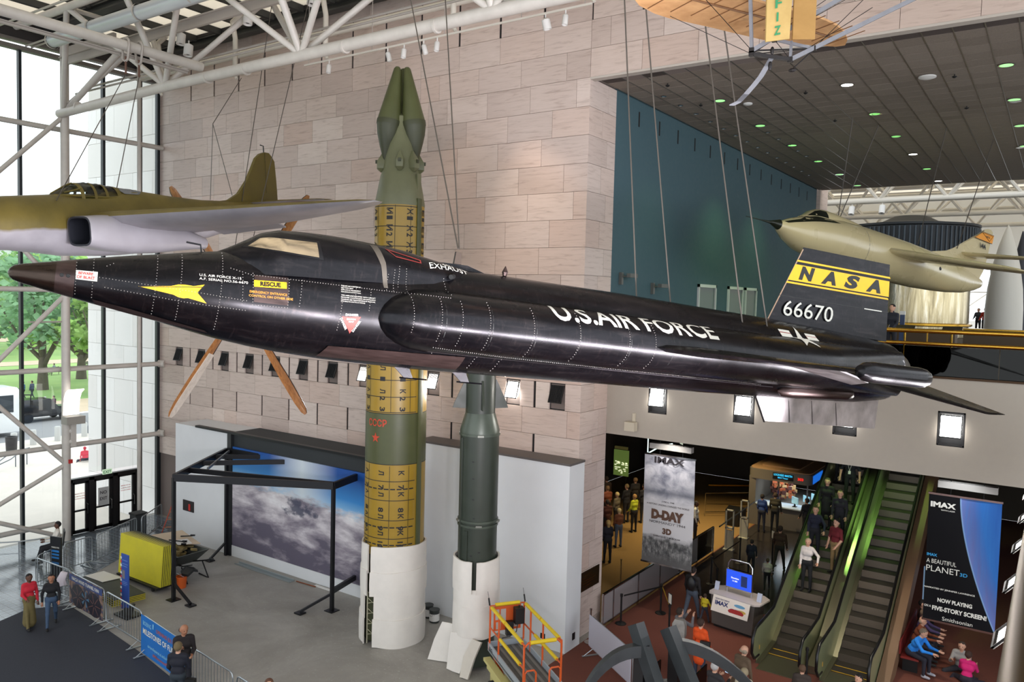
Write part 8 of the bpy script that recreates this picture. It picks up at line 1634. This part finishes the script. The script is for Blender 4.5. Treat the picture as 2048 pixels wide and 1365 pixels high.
    if res < .04:
        m.mi(0)
        for K, d, s in hands:
            sd = np.cross(d, (0, 1, .01)); sd /= max(1e-6, np.linalg.norm(sd)); pl = np.cross(sd, d)
            for i, L in enumerate((.065, .075, .07, .055)): o = K + sd * (.024 - .016 * i); m.tube([o - d * .02, o + d * L * .55 + pl * .006, o + d * L * .9 + pl * .028], [.009, .0085, .006], 5)
            o = K - d * .06 + sd * .028 * (1 if s > 0 else 1); m.tube([o, o + sd * .028 + d * .03 + pl * .01, o + sd * .03 + d * .065 + pl * .02], [.011, .0095, .007], 5)
        m.mi(5)
        for s in (-1, 1): m.ball(H((s * .033, .083, .10)), .011, 6, 4)
        m.mi(6); m.ball(H((0, .088, .045)), (.022, .008, .007), 6, 4)
    m.v = [(p[0] * sc, p[1] * sc, (p[2] - base) * sc) for p in m.v]
    o = m.build('person', [mat('skin_' + skin, SKIN[skin], .6), cmat(top), cmat(bot), cmat(hair), cmat(shoe), mat('eye_dark', (24, 20, 20), .3), mat('lip', (150, 84, 76), .5)], smooth=70, loc=(x, y, z), rot=(0, 0, rz)); tag(o, label, 'person', group); return o
def face_to(x, y): return math.atan2(-x, y)
WALK = ((22, 3, 8), (-18, 3, 18)); SWING = ((-15, 8, 12), (18, 8, 20)); SEAT_ = ((84, 6, 84), (84, 6, 84)); HOLD = ((20, 10, 80), (20, 10, 80))
toC = lambda x, y: face_to(-x, -y)
# hall
person(-24.16, 10.7, .006, toC(-24, 10.7) + .3, 1.6, 'woman in a bright red top and long olive patterned skirt walking on the dark carpet', (196, 36, 54), (110, 98, 60), (24, 20, 22), 'd', ((8, 8, 60), (5, 10, 15)), WALK, opt='w skirt bun', res=.02)
person(-23.7, 11.1, .006, toC(-24, 11), 1.58, 'woman in a black sweater and blue jeans walking beside the woman in red', (24, 24, 28), (62, 82, 108), (22, 18, 20), 'm', ((-12, 18, 20), (10, 12, 30)), WALK, opt='w long', res=.02)
gd = thing('guard_chair', 'black chair under the seated guard', 'chair', (-29.35, 13.75, 0)); gz = 2.75
def cl(a, b, z): return V(-29.4, 13.85, 0) + Matrix.Rotation(gz, 3, 'Z') @ V(a, b, z)
MB().prism([cl(-.25, -.25, .44), cl(.25, -.25, .44), cl(.25, .25, .44), cl(-.25, .25, .44)], V(0, 0, .05)).build('seat', M_BLACK, gd); MB().prism([cl(-.25, -.27, .6), cl(.25, -.27, .6), cl(.24, -.33, 1.1), cl(-.24, -.33, 1.1)], cl(0, -.04, 0) - cl(0, 0, 0)).build('backrest', M_BLACK, gd)
for a, b in ((-.23, -.23), (.23, -.23), (-.23, .23), (.23, .23)): MB().tube([cl(a, b, 0), cl(a, b, .44)], .018, 6).build('leg', M_CHROME, gd)
person(*cl(0, -.08, .0)[:2], 0.0, gz, 1.78, 'seated guard in a white uniform shirt and black trousers by the glass wall', (222, 216, 206), (26, 26, 30), (24, 20, 20), 'd', ((25, 6, 60), (25, 6, 60)), ((80, 8, 62), (80, 8, 75)), -6, opt='belly', res=.022, seat=.50)
person(-17.15, 11.1, .006, toC(-17, 11.3) + .1, 1.76, 'bald man in a dark jacket holding his chin beside the blue banner', (34, 28, 30), (40, 40, 48), (60, 44, 36), 'm', ((15, 5, 115), (8, 8, 75)), opt='bald', res=.02, head=(20, 8))
person(-16.45, 10.5, .006, face_to(-.55, .8), 1.72, 'man in a dark navy sweater seen from behind facing the bald man', (26, 28, 40), (44, 52, 60), (110, 94, 66), 'l', ((15, 8, 85), (10, 10, 30)), res=.02)
o = sheet('shoulder_bag', [[(-16.15, 10.55, .62), (-15.95, 10.65, .62)], [(-16.15, 10.55, .98), (-15.95, 10.65, .98)]], .12, M_BLACK, 'black shoulder bag at the hip of the man in the navy sweater', 'bag')
person(-13.41, 10.67, 0, toC(-13, 10.7), 1.70, 'brown haired visitor cut off at the bottom edge of the picture', (70, 60, 66), (40, 40, 48), (96, 62, 46), res=.024)
# lobby floor
person(-9.02, 23.24, 0, -.1, 1.74, 'father in a dark jacket and jeans with a small black backpack, leading a child', (30, 26, 26), (74, 82, 96), (40, 30, 26), arms=((6, 8, 10), (6, 10, 14)), legs=WALK)
MB().ball((-9.0, 23.05, 1.24), (.15, .1, .22), 10, 8).build('backpack', M_BLACK, smooth=60); tag(bpy.context.scene.objects['backpack'], 'small black backpack on the back of the father', 'backpack')
person(-8.62, 23.3, 0, -.2, .95, 'small child in a bright yellow vest walking beside the father', (206, 186, 40), (50, 52, 64), (60, 44, 34), arms=((20, 20, 10), (5, 10, 10)), legs=WALK, res=.02)
person(-8.08, 20.02, 0, -.55, 1.64, 'visitor with a grey backpack raising a camera beside the woman in orange', (110, 108, 112), (48, 46, 54), (46, 34, 28), arms=((60, 12, 95), (60, 12, 95)), head=(0, -8), opt='w', res=.02)
o = MB().rings([[V(-8.0 + a, 19.82 + b, z) for a, b in ((-.17 * s, -.12 * s), (.17 * s, -.08 * s), (.17 * s, .06), (-.17 * s, .04))] for z, s in ((.92, .8), (1.0, 1), (1.3, 1), (1.42, .7))]).build('backpack', mat('pack_grey', (150, 146, 140), .6, 0, (6, .2)), smooth=40); tag(o, 'grey and white backpack worn by the visitor raising a camera', 'backpack')
person(-7.34, 19.6, 0, -.15, 1.66, 'woman in a bright orange jacket and jeans seen from behind', (226, 82, 24), (52, 58, 76), (58, 40, 32), arms=((12, 8, 30), (12, 8, 30)), opt='w coat', res=.02)
o = sheet('shoulder_bag', [[(-7.25, 19.40, .98), (-7.0, 19.42, .98)], [(-7.25, 19.42, 1.2), (-7.0, 19.45, 1.2)]], .09, M_BLACK, 'black bag on the back of the woman in orange', 'bag')
person(-6.16, 17.45, 0, -.3, 1.64, 'grey haired visitor in a dark coat looking at a bright phone', (44, 42, 44), (36, 36, 42), (176, 174, 172), arms=((35, 6, 75), (35, 6, 75)), res=.022)
o = MB().box((-5.98, 17.75, 1.42), (.08, .015, .15), -.3).build('smartphone', mat('phone_glow', (180, 206, 236), .3, emit=.9)); tag(o, 'bright phone held by the grey haired visitor', 'phone')
person(-5.99, 18.56, 0, -.4, 1.68, 'visitor in a long brown coat bending forward, partly behind the ring beam', (96, 78, 60), (60, 52, 44), (150, 134, 116), lean=22, opt='coat bald', res=.022)
person(-5.55, 17.7, 0, .2, 1.58, 'visitor in a cream jacket with a dark strap near the escalator foot', (186, 174, 152), (60, 56, 56), (150, 136, 110), opt='w', res=.022)
person(-3.4, 19.2, 0, 2.6, 1.5, 'dark haired visitor at the bottom edge beside the bench', (44, 36, 34), (40, 36, 36), (24, 20, 20), res=.024); person(-4.6, 19.0, 0, .2, 1.45, 'brown haired visitor at the bottom edge below the escalators', (60, 50, 44), (40, 36, 36), (90, 66, 48), res=.026)
person(-12.08, 31.19, 0, face_to(1, .2), 1.68, 'man in a white shirt and dark trousers standing on the tan floor', (206, 204, 198), (34, 34, 42), (36, 28, 26), 'd')
Q = [(-14.64, 30.7, 1.64, (196, 204, 50), (30, 30, 34), (170, 130, 80), 'woman in a bright yellow green jacket in the queue', 1.2, 'w'), (-13.64, 26.4, 1.64, (32, 32, 44), (30, 30, 36), (190, 160, 104), 'blond woman in dark clothes nearest the marble corner', .8, 'w bun'), (-14.2, 28.4, 1.58, (120, 70, 44), (84, 96, 116), (200, 180, 130), 'light haired visitor in rust and pale jeans in the queue', .9, 'w'), (-15.82, 33.2, 1.75, (48, 46, 48), (36, 36, 40), (150, 120, 84), 'tall visitor in grey farthest back in the queue by the lightbox', 1.0, ''), (-15.56, 31.8, 1.74, (30, 30, 36), (34, 34, 40), (120, 100, 70), 'visitor in black next to the yellow green jacket', 1.3, ''), (-14.95, 32.3, 1.76, (38, 38, 46), (36, 36, 40), (40, 32, 28), 'dark haired visitor in black behind the yellow green jacket', 1.1, ''), (-15.32, 30.4, 1.68, (110, 100, 80), (50, 48, 46), (206, 184, 130), 'fair haired visitor in a tan jacket in the queue', 1.4, 'w'), (-16.1, 31.0, 1.72, (150, 84, 60), (50, 46, 44), (130, 100, 70), 'visitor in a coral shirt in the queue crowd', 1.1, ''), (-15.9, 29.6, 1.74, (130, 62, 36), (44, 40, 40), (60, 44, 34), 'visitor in a rust red football shirt in the queue', 1.2, ''), (-15.0, 28.9, 1.7, (84, 44, 34), (40, 38, 40), (50, 40, 34), 'visitor in a dark red coat beside the marble edge', 1.0, 'coat'), (-16.9, 32.4, 1.78, (70, 56, 44), (40, 38, 38), (60, 48, 38), 'visitor in brown under the green lightbox', .9, '')]
for x, y, h, a, b, c, l, f, op in Q: person(x, y, 0, f, h, l, a, b, c, 'm' if 'dark' in l else 'l', arms=((8, 6, 30), (8, 6, 40)), opt=op, res=.03)
for x, y, h, a, b, c, l, f, op in [(-8.2, 29.67, 1.74, (70, 50, 38), (40, 36, 34), (60, 48, 40), 'man in a brown jacket walking to the booth', 0, ''), (-7.95, 27.4, 1.14, (196, 188, 178), (26, 26, 30), (70, 54, 42), 'child in a white top walking behind the kiosk screen', .3, ''), (-8.9, 28.6, 1.3, (34, 40, 54), (30, 32, 40), (40, 34, 30), 'stooping child in dark blue beside the child in white', .2, ''), (-10.3, 34.3, 1.66, (44, 70, 130), (40, 44, 60), (40, 34, 32), 'visitor in a blue jacket at the booth window', 0, 'w'), (-9.85, 34.7, 1.72, (62, 58, 44), (40, 40, 40), (70, 56, 44), 'visitor in olive brown at the booth counter', 0, ''), (-8.5, 34.6, 1.72, (36, 36, 42), (30, 30, 34), (40, 32, 30), 'visitor in black at the corner of the booth', .9, '')]: person(x, y, .005, f, h, l, a, b, c, arms=((10, 8, 20), (10, 8, 20)), legs=WALK if 'walk' in l else ((0, 3, 0), (0, 3, 0)), opt=op, res=.03)
# escalator riders, standing on the steps
def rider(x, k, h, lab, top, bot, hair, skin='l', arms=((5, 8, 15), (5, 8, 15)), opt='', f=PI): person(x, EY + SD * (k + .45), (k + 1) * SD * SL - .008, f, h, lab, top, bot, hair, skin, arms, opt=opt, res=.024)
rider(-6.05, 4, 1.62, 'white haired woman in a white blouse riding the escalator in front', (214, 206, 202), (24, 24, 28), (190, 170, 140), arms=((8, 6, 10), (30, 45, 25)), opt='w'); rider(-6.15, 7, 1.66, 'woman in a navy jacket and pale top on the escalator', (30, 32, 50), (28, 28, 34), (70, 46, 34), arms=((5, 8, 15), (25, 35, 20)), opt='w'); rider(-5.42, 6, 1.7, 'young man in a maroon shirt and khaki trousers on the escalator', (112, 32, 40), (150, 124, 84), (34, 26, 24), arms=((5, 8, 15), (5, 12, 40)), opt='short', f=2.6)
rider(-5.6, 9, 1.66, 'rider in a dark suit behind the maroon shirt', (34, 32, 38), (28, 28, 32), (60, 44, 36)); rider(-6.1, 10, 1.68, 'rider in a black coat behind the navy jacket', (26, 24, 26), (26, 24, 26), (70, 56, 44), opt='coat'); rider(-5.65, 13, 1.74, 'man with a white lanyard high on the escalator', (32, 32, 38), (26, 26, 30), (28, 22, 22), arms=((5, 20, 5), (5, 20, 5)), opt='short')
o = MB().box((-5.65, 28.42, 4.3), (.08, .01, .11)).tube([(-5.65, 28.42, 4.35), (-5.72, 28.44, 4.62)], .006, 4).tube([(-5.65, 28.42, 4.35), (-5.58, 28.44, 4.62)], .006, 4).build('lanyard_badge', M_WHT); tag(o, 'white badge on a lanyard worn by the man high on the escalator', 'badge')
rider(-6.15, 15, 1.66, 'rider in black near the top of the visible escalator', (24, 24, 26), (24, 24, 26), (80, 60, 44))
# seated and on the floor, right
person(-2.93, 23.75, 0, -1.9, 1.72, 'seated person in a bright blue jacket leaning forward on the bench end', (34, 128, 220), (36, 36, 48), (110, 96, 84), arms=((40, 4, 50), (40, 4, 50)), legs=SEAT_, lean=28, head=(0, 20), res=.022, seat=.45, shoe=(170, 170, 180)); person(-2.95, 24.5, 0, -1.57, 1.68, 'seated bald man in rust brown next to the blue jacket', (120, 62, 36), (40, 38, 44), (150, 130, 110), arms=((40, 4, 50), (40, 4, 50)), legs=SEAT_, lean=18, opt='bald', res=.024, seat=.45)
person(-2.95, 25.1, 0, -1.5, 1.68, 'seated person in purple grey in the middle of the bench', (72, 58, 96), (40, 40, 50), (120, 100, 80), arms=((50, 4, 30), (50, 4, 30)), legs=SEAT_, lean=14, res=.024, seat=.45); person(-2.95, 25.8, 0, -1.6, 1.7, 'seated dark haired person at the far end of the bench', (64, 40, 36), (36, 34, 40), (28, 22, 22), legs=SEAT_, res=.026, seat=.45)
FLOOR = ((75, 40, 150), (75, 40, 150)); person(-1.77, 24.6, 0, 3.0, 1.66, 'person in a pale grey top sitting cross legged on the floor under the planet banner', (164, 160, 156), (50, 48, 54), (60, 46, 38), arms=((35, 10, 85), (35, 10, 85)), legs=FLOOR, lean=12, res=.024, seat=.0); person(-1.6, 23.9, 0, -.1, 1.6, 'person in a magenta hooded top sitting on the floor, back to the viewer', (206, 30, 110), (40, 36, 48), (60, 40, 32), arms=((35, 10, 70), (35, 10, 70)), legs=FLOOR, lean=10, opt='w', res=.024, seat=.0)
# upper gallery and far hall
for x, y, h, a, c, l in [(-4.95, 28.1, 1.7, (36, 36, 36), (40, 30, 26), 'visitor in black standing in shadow behind the fin'), (-4.45, 27.6, 1.72, (40, 42, 52), (24, 20, 20), 'visitor in a dark jacket leaning on the brass rail behind the fin'), (-3.95, 57.2, 1.75, (214, 62, 44), (70, 50, 40), 'far visitor in a red coat before the bright windows'), (-3.4, 60, 1.75, (44, 46, 66), (50, 40, 34), 'far visitor in navy beside the red coat'), (-3.0, 62, 1.7, (60, 70, 84), (60, 46, 36), 'far visitor in slate grey beside the white missile'), (-4.6, 61, 1.72, (50, 52, 60), (60, 46, 36), 'far visitor in dark grey left of the red coat'), (-1.7, 58, 1.7, (46, 46, 56), (50, 40, 34), 'far visitor to the right of the white missile'), (-1.2, 52, 1.66, (150, 90, 70), (80, 56, 44), 'far visitor in a salmon top at the picture edge')]: person(x, y, 8.28, 2.8, h, l, a, (38, 38, 46), c, res=.045, arms=((20, 8, 40), (20, 8, 40)))
# outside
for x, y, h, a, c, l, st in [(-69.0, 31.9, 1.7, (60, 62, 72), (190, 190, 190), 'grey haired person seated on the park bench outside', .45), (-69.2, 32.7, 1.7, (70, 44, 60), (60, 44, 36), 'person in plum seated on the park bench outside', .45), (-77.7, 34.8, 1.8, (66, 76, 100), (50, 40, 36), 'man in blue grey walking by the lawn outside', None), (-78.3, 34.3, 1.7, (70, 110, 150), (60, 46, 40), 'shorter visitor in light blue by the lawn outside', None), (-98.3, 46.5, 1.7, (150, 156, 166), (60, 46, 40), 'far person seated on the lawn bench', .45), (-47.9, 24.4, 1.65, (226, 70, 92), (200, 60, 80), 'person in a red hood sitting on the plaza outside', .05), (-48.3, 25.2, 1.65, (240, 140, 110), (40, 32, 40), 'person in orange sitting on the plaza beside the red hood', .05)]: person(x, y, ZG, 2.0 if x < -60 else 1.2, h, l, a, (50, 54, 66), c, legs=SEAT_ if st == .45 else (FLOOR if st else WALK), res=.05, seat=st)
